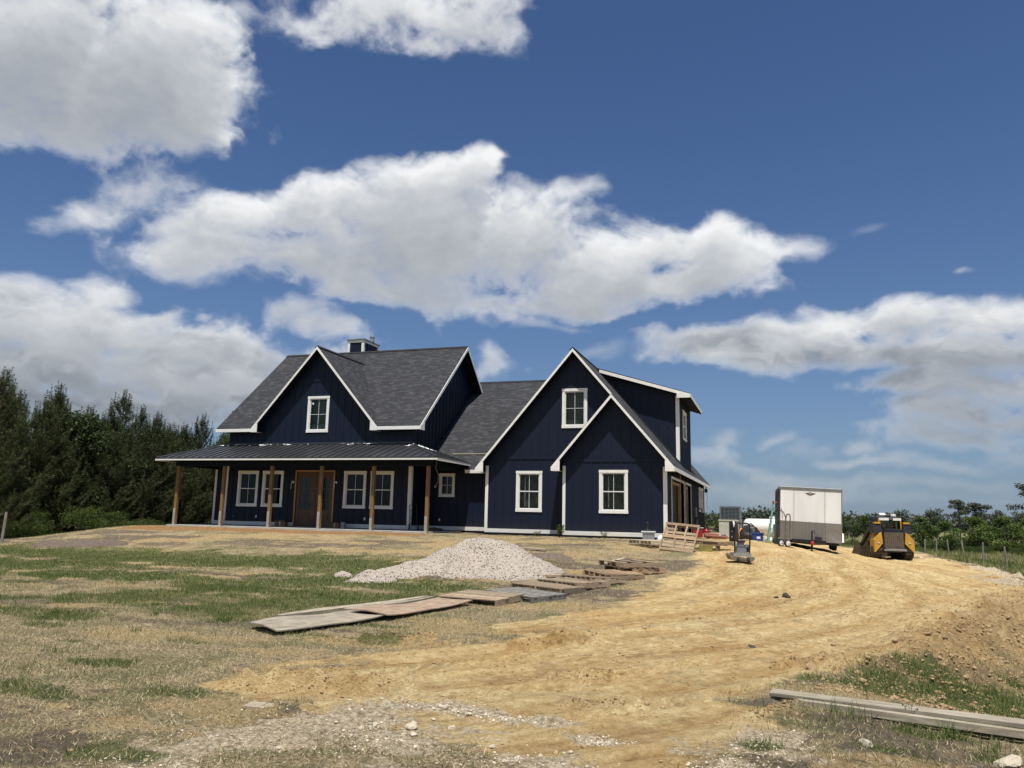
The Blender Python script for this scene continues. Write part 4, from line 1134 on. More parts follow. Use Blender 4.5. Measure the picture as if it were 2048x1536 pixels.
bb(fy(YR), -8.2, XS + .03, .835, 1.0); bb(fy(YL), -11.93, -8.21, .84, 1.0); bb(fy(YK), -15.66, -11.94, .84, 1.01)
bb(fy(YM), -25.92, DOOR[0] - .06, .84, 1.02); bb(fy(YM), DOOR[1] + .06, -15.70, .84, 1.02); bb(fy(33.2), -27.11, -25.95, .84, 1.02); bb(fx(-15.7), YM, YK, .84, 1.02)
# --- foundation
hpart(MB().box(-25.9, -15.71, YM + .01, 43, .2, .80), 'foundation', M['concrete']); hpart(MB().box(-15.70, -11.9, YK + .01, 48, .2, .80), 'foundation', M['concrete'])
hpart(MB().box(-11.9, XS - .01, YL + .01, YB, .2, .80), 'foundation', M['concrete']); hpart(MB().box(-8.2, XS - .01, YR + .01, YL, .2, .80), 'foundation', M['concrete'])
# --- porch
mb = MB().box(-27.2, -13.75, 30.13, YM + .005, .45, FZ); mb.box(-15.69, -13.75, YM + .005, YK + .005, .45, FZ); mb.box(-27.2, -25.91, YM + .005, 33.2, .45, FZ)
hpart(mb, 'porch_slab', M['concrete'])
PX = [-26.95, -24.313, -21.695, -19.078, -16.468, -13.863]
pm = MB().box(-.07, .07, -.07, .07, 0, 2.76).mesh('porch_post', M['post'])
foot_strip = MB().box(-.074, .045, -.075, -.071, .0, .62).mesh('pale_strip', simple('pale_grey', (.30, .29, .26), .8, .2, 9))  # pale strip on the lower front face of each post
for i, x in enumerate(PX):
    p = link('porch_post', pm, house, Vector((x, YP + .09, FZ)) - HOFF)
    s = link('pale_strip', foot_strip, p); s.scale.z = rnd.uniform(.75, 1.3)
hpart(MB().box(-27.1, -13.7, YP, YP + .18, 3.58, 3.84), 'porch_beam', M['navy_dark']); hpart(MB().box(-27.1, -26.92, YP + .18, 33.2, 3.58, 3.84), 'porch_beam', M['navy_dark']); hpart(MB().box(-13.88, -13.7, YP + .18, YK, 3.58, 3.84), 'porch_beam', M['navy_dark'])
hpart(MB().box(-27.75, -13.33, 29.88, YM - .01, 3.82, 3.85), 'porch_ceiling', M['navy_dark']); hpart(MB().box(-15.6, -13.33, YM - .01, YK - .02, 3.82, 3.85), 'porch_ceiling', M['navy_dark'])
EX0, EX1, EY, EZ, TX0, TX1, TZ = -27.85, -13.23, 29.79, 3.94, -26.17, -15.71, 4.76
hpart(MB().box(EX0, EX1, EY - .02, EY, EZ - .125, EZ - .04), 'fascia', M['white']); hpart(MB().box(EX1, EX1 + .02, EY - .02, 33.6, EZ - .15, EZ - .03), 'fascia', M['white']); hpart(MB().box(EX0 - .02, EX0, EY - .02, 33.0, EZ - .15, EZ - .03), 'fascia', M['white'])
hpart(MB().box(EX0 - .03, EX1 + .03, EY - .03, EY + .05, EZ - .038, EZ - .004), 'drip_edge', M['metal_dark']); hpart(MB().box(EX1 - .05, EX1 + .03, EY + .05, 33.6, EZ - .028, EZ - .004), 'drip_edge', M['metal_dark'])
def panel(pts, rib):
    """one roof pan with its standing seam along rib (two points)"""
    mb = MB(); mb.prism(pts, (0, 0, -.012))
    a, b = Vector(rib[0]), Vector(rib[1])
    if (b - a).length > .1:
        d = (b - a).normalized(); s = d.cross(Vector((0, 0, 1))).normalized() * .009
        mb.prism([a - s, b - s, b + s, a + s], (0, 0, .035))
    return hpart(mb, 'roof_panel', M['metal_roof'])
slope = (TZ - EZ) / (YM - EY)
n = 36; step = (EX1 - EX0) / n
for i in range(n):
    x0 = EX0 + i * step; x1 = x0 + step - .004
    def yt(x):
        return min(YM - .01, EY + max(0, (x - EX0)) * (YM - EY) / (TX0 - EX0), EY + max(0, (EX1 - x)) * (YM - EY) / (EX1 - TX1))
    pts = [(x0, EY, EZ), (x1, EY, EZ)]
    for x in (x1, x0):
        if yt(x) > EY + .01: pts.append((x, yt(x), EZ + (yt(x) - EY) * slope))
    if x0 < TX0 < x1: pts.insert(3, (TX0, YM - .01, EZ + (YM - .01 - EY) * slope))
    if len(pts) > 2: panel(pts, ((x0, EY, EZ), (x0, max(yt(x0), EY), EZ + max(0, yt(x0) - EY) * slope)))
sx_ = (TZ - EZ) / (EX1 - TX1)
for i in range(9):
    y0 = EY + i * .425; y1 = y0 + .421
    def xt(y): return EX1 - (EX1 - TX1) * min(1, max(0, (y - EY) / (YM - EY)))
    pts = [(EX1, y0, EZ), (EX1, y1, EZ), (xt(y1), y1, EZ + (EX1 - xt(y1)) * sx_), (xt(y0), y0, EZ + (EX1 - xt(y0)) * sx_)]
    if i == 0: pts = pts[:3]
    panel(pts, ((EX1, y0, EZ), (xt(y0), y0, EZ + (EX1 - xt(y0)) * sx_)))
sxl = (TZ - EZ) / (TX0 - EX0)
for i in range(7):
    y0 = EY + i * .425; y1 = y0 + .421
    def xt(y): return EX0 + (TX0 - EX0) * min(1, max(0, (y - EY) / (YM - EY)))
    pts = [(EX0, y1, EZ), (EX0, y0, EZ), (xt(y0), y0, EZ + (xt(y0) - EX0) * sxl), (xt(y1), y1, EZ + (xt(y1) - EX0) * sxl)]
    if i == 0: pts = [pts[0], pts[1], pts[3]]
    panel(pts, ((EX0, y0, EZ), (xt(y0), y0, EZ + (xt(y0) - EX0) * sxl)))
for a, b in ((((EX0, EY, EZ)), (TX0, YM, TZ)), ((EX1, EY, EZ), (TX1, YM, TZ))):
    mb = MB(); A, B = Vector(a), Vector(b); d = (B - A).normalized(); s = d.cross(Vector((0, 0, 1))).normalized() * .07
    mb.prism([A - s - Vector((0, 0, .01)), B - s - Vector((0, 0, .01)), B + Vector((0, 0, .02)), A + Vector((0, 0, .02))], (0, 0, .03)); mb.prism([A + Vector((0, 0, .02)), B + Vector((0, 0, .02)), B + s - Vector((0, 0, .01)), A + s - Vector((0, 0, .01))], (0, 0, .03))
    hpart(mb, 'hip_cap', M['metal_roof'])
hpart(MB().box(-26.2, -15.7, YM - .05, YM - .025, TZ - .0, TZ + .1), 'wall_flashing', M['metal_roof'])

# --- double door
jm = MB().box(DOOR[0] - .07, DOOR[0], YM - .035, YM + .1, DOOR[2], DOOR[3] + .07).box(DOOR[1], DOOR[1] + .07, YM - .035, YM + .1, DOOR[2], DOOR[3] + .07).box(DOOR[0], DOOR[1], YM - .035, YM + .1, DOOR[3], DOOR[3] + .07)
hpart(jm, 'door_frame', M['jamb'])
xm = (DOOR[0] + DOOR[1]) / 2
hpart(MB().box(xm - .05, xm + .05, YM + .01, YM + .1, DOOR[2], DOOR[3]), 'door_mullion', M['door'])
for a, b in ((DOOR[0] + .004, xm - .052), (xm + .052, DOOR[1] - .004)):
    z0, z1 = DOOR[2] + .01, DOOR[3] - .01; y0, y1 = YM + .03, YM + .075; st = .19
    mb = MB().box(a, a + st, y0, y1, z0, z1).box(b - st, b, y0, y1, z0, z1).box(a + st, b - st, y0, y1, z1 - .28, z1).box(a + st, b - st, y0, y1, z0, z0 + .26).box(a + st, b - st, y0, y1, z0 + .62, z0 + .78)
    mb.box(a + st, b - st, y0 + .02, y1 - .01, z0 + .26, z0 + .62).box(a + st + .05, b - st - .05, y0 + .005, y0 + .02, z0 + .31, z0 + .57)
    d = hpart(mb, 'door', M['door'])
    g0, g1 = z0 + .78, z1 - .28
    hsub(MB().box(a + st, b - st, y0 + .02, y0 + .026, g0, g1), 'pane', M['glass'], d)
    m_ = (a + b) / 2
    hsub(MB().box(m_ - .012, m_ + .012, y0 + .01, y0 + .019, g0, g1), 'muntin', M['door'], d)
    for k in (1, 2): hsub(MB().box(a + st, b - st, y0 + .011, y0 + .0185, g0 + (g1 - g0) * k / 3 - .012, g0 + (g1 - g0) * k / 3 + .012), 'muntin', M['door'], d)
    hx = b - .09 if a < xm - .3 else a + .09
    mb = MB(); mb.tube((hx, y0, z0 + 1.0), (hx, y0 - .06, z0 + 1.0), .016); mb.tube((hx, y0 - .055, z0 + 1.0), (hx + (.1 if a > xm - .3 else -.1), y0 - .055, z0 + 1.0), .011)
    hsub(mb, 'handle', M['metal_dark'], d)
hpart(MB().box(DOOR[0] - .05, DOOR[1] + .05, YM - .06, YM + .1, FZ + .001, FZ + .022), 'door_sill', M['grey_trim'])
# --- bits fixed to the walls
for x in (-21.99, -19.62):
    mb = MB(); mb.lathe([(0, -.02), (.055, -.02), (.055, 0)], (x, YM - .0, 2.95), 'y', 12); mb.path([(x, YM - .02, 2.95), (x - .02, YM - .07, 3.0), (x - .06, YM - .08, 2.93), (x - .07, YM - .07, 2.72), (x - .1, YM - .05, 2.62)], .012)
    hpart(mb, 'lamp_wiring', M['white_p'])
for x, y, z in ((-23.98, YM, 1.27), (-18.0, YM, 1.27), (-14.9, YK, 1.3)):
    hpart(MB().box(x - .04, x + .04, y - .03, y, z - .06, z + .06), 'outlet_cover', M['white_p'])
hpart(MB().box(-25.35, -25.30, YM - .02, YM, 1.25, 1.3), 'outlet_cover', M['grey_trim'])
mb = MB(); mb.path([(-13.6, 30.6, 3.8), (-13.63, 30.6, 3.5), (-13.5, 30.62, 3.2), (-13.52, 30.6, 2.9), (-13.62, 30.6, 2.75)], .012); mb.box(-13.65, -13.59, 30.57, 30.63, 2.68, 2.76)
hpart(mb, 'hanging_cable', M['grey_trim'])
for a in (O1, O2):
    mb = MB(); x0, x1 = XS - .15, XS + .03
    mb.box(x0, x1, a[0] - .1, a[0], .82, a[3] + .1).box(x0, x1, a[1], a[1] + .1, .82, a[3] + .1).box(x0, x1, a[0], a[1], a[3], a[3] + .1)
    hpart(mb, 'garage_door_frame', M['white'])
    mb = MB(); mb.box(x0 - .13, x0, a[1] - .06, a[1] + .03, .82, 3.2).box(x0 - .13, x0, a[0] + .002, a[0] + .06, .82, 3.2).box(x0 - .13, x0, a[0] + .06, a[1] - .06, 3.1, 3.2)
    hpart(mb, 'rough_framing', M['jamb'])
# rooms behind
hpart(MB().box(-11.5, XS - .2, 32.6, 49.3, .801, .815), 'garage_floor', M['concrete'])
hpart(MB().box(-11.6, -11.5, 32.6, 49.3, .815, 3.6), 'inner_wall', M['drywall']); hpart(MB().box(-11.5, XS - .3, 38.2, 38.3, .815, 3.6), 'inner_wall', M['drywall']); hpart(MB().box(-11.5, XS - .45, 41.6, 41.7, .815, 3.6), 'inner_wall', M['drywall']); hpart(MB().box(-11.6, XS - .2, 32.6, 49.3, 3.6, 3.7), 'garage_ceiling', M['drywall'])
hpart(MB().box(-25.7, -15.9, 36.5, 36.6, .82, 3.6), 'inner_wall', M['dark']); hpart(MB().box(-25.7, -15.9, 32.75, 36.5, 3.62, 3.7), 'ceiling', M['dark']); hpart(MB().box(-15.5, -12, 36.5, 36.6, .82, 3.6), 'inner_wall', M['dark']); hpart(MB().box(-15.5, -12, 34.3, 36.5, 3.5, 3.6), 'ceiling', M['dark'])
mb = MB(); mb.box(-3.9, -3.72, 49.3, 49.42, 3.2, 3.42); mb.tube((-3.8, 49.36, 3.42), (-3.8, 49.36, 3.6), .03); hpart(mb, 'floodlight', M['metal_dark'])
mb = MB(); mb.path([(-3.8, 49.36, 3.2), (-3.74, 49.4, 2.9), (-3.8, 49.4, 2.5), (-3.72, 49.4, 2.2)], .01); hpart(mb, 'hanging_cable', M['grey_trim'])
# meter, boxes, hoses on the side wall
hpart(MB().box(XS, XS + .12, 43.0, 43.35, 1.7, 2.2), 'meter_box', M['grey_trim']); hpart(MB().box(XS, XS + .08, 44.0, 44.2, 1.3, 1.55), 'outlet_cover', M['grey_trim'])
mb = MB(); mb.tube((XS + .05, 43.1, .8), (XS + .05, 43.1, 1.7), .03); hpart(mb, 'conduit', M['metal_dark']); mb = MB(); mb.path([(XS + .04, 44.6, 2.1), (XS + .2, 44.9, 2.15), (XS + .28, 45.2, 1.7), (XS + .35, 45.4, 1.2), (XS + .5, 45.6, .8)], .02); hpart(mb, 'black_hose', M['metal_dark']); mb = MB(); mb.path([(XS + .04, 45.2, 2.2), (XS + .2, 45.6, 2.1), (XS + .3, 45.9, 1.4), (XS + .6, 46.3, .8)], .02); hpart(mb, 'black_hose', M['metal_dark'])
mb = MB(); mb.path([(XS + .3, 33.8, 3.55), (XS + .28, 33.9, 3.3), (XS + .32, 34.4, 3.1), (XS + .2, 34.8, 3.3)], .012); hpart(mb, 'loose_wire', M['jamb'])
# --- chimney
cx0, cx1, cy0, cy1, ctz = -23.36, -22.35, 39.2, 40.95, 11.55
ch = hpart(MB().box(cx0, cx1, cy0, cy1, 8.9, ctz - .16), 'chimney', M['navy'])
t = .03
mb = MB()
for (xa_, ya_) in ((cx0, cy0), (cx1, cy0), (cx1, cy1), (cx0, cy1)):
    sx2 = 1 if xa_ == cx0 else -1; sy2 = 1 if ya_ == cy0 else -1
    mb.box(*sorted((xa_ - sx2 * t, xa_ + sx2 * .12)), *sorted((ya_ - sy2 * t, ya_ + sy2 * .12)), 9.3, ctz - .16)
hsub(mb, 'corner_board', M['white'], ch)
hsub(MB().box(cx0 - .045, cx1 + .045, cy0 - .045, cy1 + .045, ctz - .16, ctz - .02), 'frieze_board', M['white'], ch)
hsub(MB().box(cx0 - .09, cx1 + .09, cy0 - .09, cy1 + .09, ctz - .02, ctz + .04), 'chimney_cap', M['grey_trim'], ch)
mb = MB(); mb.lathe([(0.0, ctz + .04), (.13, ctz + .04), (.13, ctz + .30), (.17, ctz + .30), (.17, ctz + .36), (0, ctz + .38)], (-22.3, 40.1, 0), 'z', 14); hsub(mb, 'flue', M['steel'], ch)
for y in (cy0 + .45, cy0 + .87, cy0 + 1.3): hsub(MB().box(cx1, cx1 + .02, y - .025, y + .025, 9.3, ctz - .16), 'batten', M['navy'], ch)

# ------------------------------------------------------------------ pallets and timber
GROUND_Z = Hz
BOARD_ME = {}
def slat(kind, mat, sx, sy, sz):
    k = (kind, mat.name, round(sx, 3), round(sy, 3), round(sz, 3))
    if k not in BOARD_ME:
        BOARD_ME[k] = MB().box(-sx / 2, sx / 2, -sy / 2, sy / 2, 0, sz).mesh(kind, mat)
    return BOARD_ME[k]
def pallet(label, x, y, rz, mat, z=None, tilt=(0, 0), W=1.02, L=1.22, nd=8, flip=False, missing=(), group='pallets laid in a row beside the drive', solid=False):
    zz = Hz(x, y) if z is None else z
    t = thing('pallet', label, 'pallet', (x, y, zz), group=group, rot=(R(tilt[0]), R(tilt[1]), R(rz)))
    if flip: t.rotation_euler = (R(180 + tilt[0]), R(tilt[1]), R(rz)); t.location.z += .14
    for k in range(3):
        s = link('stringer', slat('stringer', mat, W, .040, .09), t); s.location = (0, (k - 1) * (L / 2 - .022), .019)
    for k in range(3):
        s = link('bottom_board', slat('bottom_board', mat, .12, L, .018), t); s.location = ((k - 1) * (W / 2 - .062), 0, 0)
    bw = (W / nd) - (.012 if solid else .042)
    for k in range(nd):
        if k in missing: continue
        b = link('deck_board', slat('deck_board', mat, bw, L, .018), t)
        b.location = (-W / 2 + (k + .5) * W / nd + rnd.uniform(-.005, .005), rnd.uniform(-.012, .012), .110 + rnd.uniform(0, .003)); b.rotation_euler = (0, 0, R(rnd.uniform(-.7, .7)))
    return t
pallet('worn tan pallet with close boards at the plywood end of the row', -5.10, 13.72, 80, M['pal_brown'], tilt=(0, -2), nd=7, solid=True)
pallet('dark grey weathered pallet, second from the plywood', -4.55, 14.62, 68, M['pal_grey'], tilt=(2, 0), nd=7)
pallet('brown pallet overlapping the dark grey one', -4.42, 15.78, 75, M['pal_brown'], tilt=(2, 1.5), nd=9)
pallet('narrow brown pallet behind the overlapping one, midway along the row', -4.12, 16.75, 60, M['pal_brown'], nd=8)
pallet('sagging brown pallet in the middle of the row with a crushed corner', -3.85, 17.55, 48, M['pal_brown'], tilt=(-2, 3), nd=8)
pallet('tan pallet with wide gaps under the corner of the upturned one', -3.60, 18.55, 38, M['pal_tan'], tilt=(1, 0), nd=7)
pallet('pallet underneath the upturned one at the far end of the row', -3.28, 19.75, 45, M['pal_tan'], nd=7)
pallet('upturned brown pallet lying on another at the far end of the row', -3.42, 19.62, 40, M['pal_brown'], z=Hz(-3.3, 19.75) + .132, flip=True, nd=5)
pallet('pale new pallet lying flat at the garage corner', -3.95, 27.0, 50, M['pal_pale'], z=Hz(-3.95, 27.0) + .08, nd=6, group='pallets by the garage corner')
pallet('tan pallet lying raised on a yellowish timber block', -1.95, 26.75, 62, M['pal_tan'], z=Hz(-1.95, 26.7) + .17, tilt=(2, 0), nd=7, group='pallets by the garage corner')
o = MB().box(-.2, .2, -.08, .08, 0, .2).build('timber_block', M['moss']); o.location = (-2.05, 26.0, Hz(-2.05, 26.0) - .01); o.rotation_euler = (0, 0, R(-6)); tag(o, 'mossy yellow timber block under the raised pallet', 'wood block')
o = MB().box(-.06, .06, -.3, .3, 0, .17).build('timber_block', M['pal_tan']); o.location = (-1.75, 27.1, Hz(-1.75, 27.1) - .01); tag(o, 'tan timber block supporting the far side of the raised pallet', 'wood block')
# crate-like pallet stood on edge
gx_, gy_ = -2.95, 25.6
t = thing('pallet', 'pale framed pallet standing on edge and leaning back by the garage corner', 'pallet', (gx_, gy_, Hz(gx_, gy_)), group='pallets by the garage corner', rot=(R(-32), R(4), R(-15)))
for z in (0.0, .46, .93):
    link('cross_rail', slat('cross_rail', M['pal_tan'], 1.15, .04, .085), t, (0, -.045, z))
for i, (x, z0) in enumerate(((-.55, 0), (-.12, 0), (.22, 0), (.55, 0))):
    link('upright', slat('upright', M['pal_tan'], .05, .038, .375), t, (x, -.045, .085))
for i, x in enumerate((-.55, -.2, .17, .55)):
    link('upright', slat('upright', M['pal_tan'], .05, .038, .385), t, (x, -.045, .545))
for k in range(8):
    if k == 6: link('deck_board', slat('deck_board', M['pal_brown'], .40, .018, .075), t, (-.35, -.012, .02 + k * .125)); continue
    link('deck_board', slat('deck_board', M['pal_brown'], 1.14, .018, .085), t, (0, -.012, .02 + k * .125))

def sheet(name, label, cat, P4, th, mat, sag=.02, n=(14, 6), group=None, z0=.012):
    """thin board following the soil; P4: near-left, near-right, far-right, far-left in plan"""
    P4 = [Vector((p[0], p[1], 0)) for p in P4]
    V = []; nu, nv = n; raw = np.zeros((nu + 1, nv + 1)); XY = {}
    for i in range(nu + 1):
        for j in range(nv + 1):
            u, v = i / nu, j / nv
            p = (P4[0] * (1 - u) + P4[3] * u) * (1 - v) + (P4[1] * (1 - u) + P4[2] * u) * v
            XY[i, j] = p; raw[i, j] = hbase(p.x, p.y)
    mb = MB(); top = {}
    c = sum(P4, Vector()) / 4
    for (i, j), p in XY.items():
        u, v = i / nu, j / nv
        top[i, j] = (p.x, p.y, raw[i, j] + z0 + .06 + sag * math.sin(u * 5.2 + v * 2 + c.x) + sag * .5 * math.sin(v * 4 + u * 9))
    for i in range(nu):
        for j in range(nv):
            q = [top[i, j], top[i, j + 1], top[i + 1, j + 1], top[i + 1, j]]
            mb.face(q); mb.face([(a, b, z - th) for a, b, z in reversed(q)])
    ed = [(i, 0) for i in range(nu + 1)] + [(nu, j) for j in range(1, nv + 1)] + [(i, nv) for i in range(nu - 1, -1, -1)] + [(0, j) for j in range(nv - 1, 0, -1)]
    for a, b in zip(ed, ed[1:] + ed[:1]):
        A, B = top[a], top[b]; mb.face([A, B, (B[0], B[1], B[2] - th), (A[0], A[1], A[2] - th)])
    e = Vector((c.x, c.y, float(hbase(c.x, c.y))))
    me = mb.mesh(name, mat, tuple(e), merge=True)
    import bmesh
    bm = bmesh.new(); bm.from_mesh(me); bmesh.ops.recalc_face_normals(bm, faces=bm.faces); bm.to_mesh(me); bm.free()
    ang = math.atan2(P4[3].y - P4[0].y, P4[3].x - P4[0].x)
    me.transform(Matrix.Rotation(-ang, 4, 'Z'))
    o = link(name, me); o.location = e; o.rotation_euler = (0, 0, ang)
    tag(o, label, cat, group); return o
sheet('plywood_sheet', 'grey weathered plywood sheet nearest the camera', 'plywood sheet', [(-6.85, 9.30), (-6.05, 8.80), (-5.55, 11.05), (-6.35, 11.35)], .016, M['ply_grey'], .022, group='plywood sheets on the dirt')
sheet('plywood_sheet', 'reddish brown plywood sheet between the grey sheet and the pallets', 'plywood sheet', [(-6.28, 11.0), (-5.50, 10.8), (-5.02, 13.05), (-5.80, 13.35)], .016, M['ply_red'], .022, group='plywood sheets on the dirt', z0=.028)
sheet('plank', 'long grey plank lying behind the plywood sheets', 'plank', [(-7.0, 10.15), (-6.86, 10.05), (-6.05, 13.5), (-6.2, 13.55)], .04, M['ply_grey'], .01, (14, 1), z0=.02)
sheet('plank', 'second thin plank beside the long grey plank behind the plywood', 'plank', [(-6.55, 11.3), (-6.42, 11.25), (-5.95, 13.6), (-6.07, 13.65)], .025, M['ply_grey'], .012, (10, 1), z0=.01)
def stick(name, label, a, b, w, h, mat, cat='board', up_=.0, tilt=0, group=None):
    A = Vector((a[0], a[1], Hz(*a[:2]) + (a[2] if len(a) > 2 else 0))); B = Vector((b[0], b[1], Hz(*b[:2]) + (b[2] if len(b) > 2 else 0)))
    L = (B - A).length
    o = link(name, slat(name, mat, L, w, h)); o.location = (A + B) / 2 + Vector((0, 0, up_))
    o.rotation_mode = 'QUATERNION'; o.rotation_quaternion = (B - A).to_track_quat('X', 'Z')
    tag(o, label, cat, group); return o
stick('plank', 'long thin plank running behind the gravel pile', (-10.2, 24.9), (-6.7, 23.6), .14, .05, M['beam'], 'plank', .03)
stick('plank', 'short plank piece beside the middle pallets', (-5.15, 17.9), (-4.55, 18.1), .12, .05, M['pal_brown'], 'plank', .03)
stick('plank', 'small pale board between the gravel pile and the pallets', (-5.6, 16.9), (-5.25, 17.1), .09, .03, M['pal_pale'], 'plank', .015)
stick('stud', 'loose pale stud propped on the upturned pallet', (-3.95, 19.4, .22), (-3.9, 21.6, .10), .085, .038, M['pal_pale'], 'stud')
stick('plank', 'pale board lying on the roof shingles above the small window', (-14.2, 33.3), (-12.15, 33.3), .09, .05, M['pal_pale'], 'board')
o = [c for c in col.objects if c.name.startswith('plank')][-1]
kz = lambda y: zk0 + (y - yk0) * (zk1 - zk0) / (yk1 - yk0)
o.location = (-13.55, 34.68, kz(34.68) + .01); o.rotation_quaternion = Vector((1, 0, -.0)).to_track_quat('X', 'Z')
o.scale = (1.0, 1, 1)
stick('plank', 'short white board end on the dirt right of the skid steer', (5.75, 40.3), (6.25, 39.3), .12, .05, M['white_p'], 'board', .03)
# beams lower right
bm1 = stick('beam', 'long weathered timber beam lying across the dirt, lower right', (-.06, 7.9, .0), (3.1, 7.30, .06), .20, .03, M['beam'], 'beam', .035)
bm2 = stick('beam', 'narrower timber beam lying along the front of the long one', (.16, 7.70, .0), (3.1, 7.15, .03), .07, .055, M['beam'], 'beam', -.01)
# paving slab
o = MB().box(-.14, -.002, -.09, .09, 0, .02).box(.002, .13, -.095, .08, 0, .018).build('paving_slab', simple('pinkish_paver', (.32, .26, .19), .9, .15, 12)); o.location = (-3.98, 5.68, Hz(-3.98, 5.68) - .006); o.rotation_euler = (R(-1), R(2), R(12)); tag(o, 'cracked pinkish paving slab flat on the dry grass', 'paving slab')

# ------------------------------------------------------------------ piles, rocks, clods
def heap(name, label, cat, cx, cy, bumps, mat, ext, step, rough=.03, seed=5):
    xs = np.arange(-ext[0], ext[0] + step, step); ys = np.arange(-ext[1], ext[1] + step, step)
    X, Y = np.meshgrid(xs, ys)
    Z = np.zeros_like(X)
    for bx_, by_, r1, r2_, h, a in bumps:
        c, s = math.cos(R(a)), math.sin(R(a)); u = (X - bx_) * c + (Y - by_) * s; v = -(X - bx_) * s + (Y - by_) * c
        d = np.sqrt((u / r1) ** 2 + (v / r2_) ** 2) + (fbm(X / .5 + seed, Y / .5, 3, 700 + seed) - .5) * .35
        Z = np.maximum(Z, np.minimum(h * np.clip(1 - d, 0, 1) ** .95, h * .80 + .04 * h * np.clip(1 - d, 0, 1)))
    k = ss(Z / .06)
    Z = Z + k * ((fbm(X / .1, Y / .1, 4, 720 + seed, .7) - .5) * rough * 2 + (fbm(X / .35, Y / .35, 3, 730 + seed) - .5) * rough * 3)
    g = H(cx + X, cy + Y); Zw = g - .06 + Z + .06 * k
    idx = np.arange(X.size).reshape(X.shape)
    F = np.stack([idx[:-1, :-1], idx[:-1, 1:], idx[1:, 1:], idx[1:, :-1]], -1).reshape(-1, 4)
    keep = (Z.ravel()[F] > .004).any(1)
    F = F[keep]; used, inv = np.unique(F, return_inverse=True)
    z0 = float(hbase(cx, cy))
    V = np.stack([X.ravel(), Y.ravel(), Zw.ravel() - z0], -1)[used]
    me = np_mesh(name, V, inv.reshape(-1, 4), mat)
    me.polygons.foreach_set('use_smooth', [True] * len(me.polygons))
    o = link(name, me); o.location = (cx, cy, z0); tag(o, label, cat); return o
def gravel_mat():
    m, t, b = new_mat('crushed_limestone_gravel')
    P_ = coords(t, 'Object')
    v = t.nodes.new('ShaderNodeTexVoronoi'); v.inputs['Scale'].default_value = 36; lk(t, P_, v.inputs['Vector'])
    n = noise(t, 26, 5, .75, P_)
    c = ramp(t, n, [(.3, (.24, .195, .155)), (.42, (.46, .395, .33)), (.55, (.60, .53, .45)), (.7, (.70, .64, .56))])
    sp = t.nodes.new('ShaderNodeSeparateColor'); lk(t, v.outputs['Color'], sp.inputs[0])
    c = mixrgb(t, math_n(t, 'LESS_THAN', sp.outputs[0], .13), c, (.13, .105, .085))
    c = mixrgb(t, math_n(t, 'MULTIPLY', noise(t, 2.2, 3, .5, P_), .25), c, (.48, .38, .33))
    lk(t, c, b.inputs['Base Color']); b.inputs['Roughness'].default_value = .95; b.inputs['Specular IOR Level'].default_value = .15
    lk(t, bump(t, math_n(t, 'ADD', n, math_n(t, 'MULTIPLY', v.outputs['Distance'], -1.0)), .9, .05), b.inputs['Normal'])
    return m
M['gravel'] = gravel_mat()
heap('gravel_pile', 'tall pale gravel pile on the slope below the house', 'gravel pile', -7.2, 18.6, [(.1, .2, 1.8, 1.6, .92, 20), (.4, .25, 1.8, 1.6, .86, 20), (-.7, -.3, 1.6, 1.0, .44, 15), (.9, -.1, 1.6, 1.4, .62, 0), (-1.6, -.6, .9, .6, .22, 10)], M['gravel'], (3.1, 2.6), .045)
heap('gravel_pile', 'low spilled gravel heaps left of the tall pile', 'gravel pile', -9.0, 16.7, [(.25, -.35, .75, .45, .16, 20), (-.15, .25, .5, .3, .22, 0), (-.95, .35, .35, .2, .16, 0), (.6, .35, .6, .3, .14, 10)], M['gravel'], (1.7, 1.1), .04, .02, 9)
heap('dirt_heap', 'low brown dirt heap on the slope right of the gravel pile', 'dirt heap', -6.1, 21.6, [(0, 0, .9, .5, .16, 10), (.6, -.3, .4, .3, .12, 0)], simple('brown_topsoil', (.13, .10, .075), .95, .35, 12, bstr=.7), (1.3, .9), .06, .03, 13)
heap('dirt_heap', 'long dark heap of cleared topsoil at the left end of the mound', 'dirt heap', -25.2, 23.6, [(0, 0, 2.3, .7, .26, 8), (-1.4, -.2, .8, .5, .30, 0), (1.2, .2, .9, .5, .28, 0)], simple('dark_topsoil', (.115, .088, .066), .95, .35, 10, bstr=.7), (2.8, 1.2), .08, .05, 17)
heap('dead_grass_heap', 'dark heap of dead grass at the end of the beam', 'dead grass', -.12, 7.62, [(0, 0, .34, .16, .07, 0)], simple('dead_grass', (.10, .080, .058), .95, .4, 40, bstr=.9), (.45, .3), .02, .02, 21)

def rock_mesh(name, seed, mat):
    import bmesh
    bm = bmesh.new(); bmesh.ops.create_icosphere(bm, subdivisions=2, radius=1)
    r_ = random.Random(seed); cuts = [(Vector((r_.gauss(0, 1), r_.gauss(0, 1), r_.gauss(0, 1))).normalized(), r_.uniform(.55, .85)) for _ in range(9)]
    for v in bm.verts:
        for n_, d_ in cuts:
            k = v.co.dot(n_)
            if k > d_: v.co -= n_ * (k - d_)
        v.co += Vector((r_.gauss(0, .03), r_.gauss(0, .03), r_.gauss(0, .03))); v.co.z *= .65
    me = bpy.data.meshes.new(name); bm.to_mesh(me); bm.free(); me.materials.append(mat); return me
ROCK = [rock_mesh('rock', s, M['rock']) for s in range(5)]
CLOD = [rock_mesh('clod', 50 + s, M['debris']) for s in range(3)]
SANDC = simple('sandy_clod', (.34, .235, .125), .95, .3, 12, bstr=.7)
SCLOD = [rock_mesh('clod', 80 + s, SANDC) for s in range(3)]
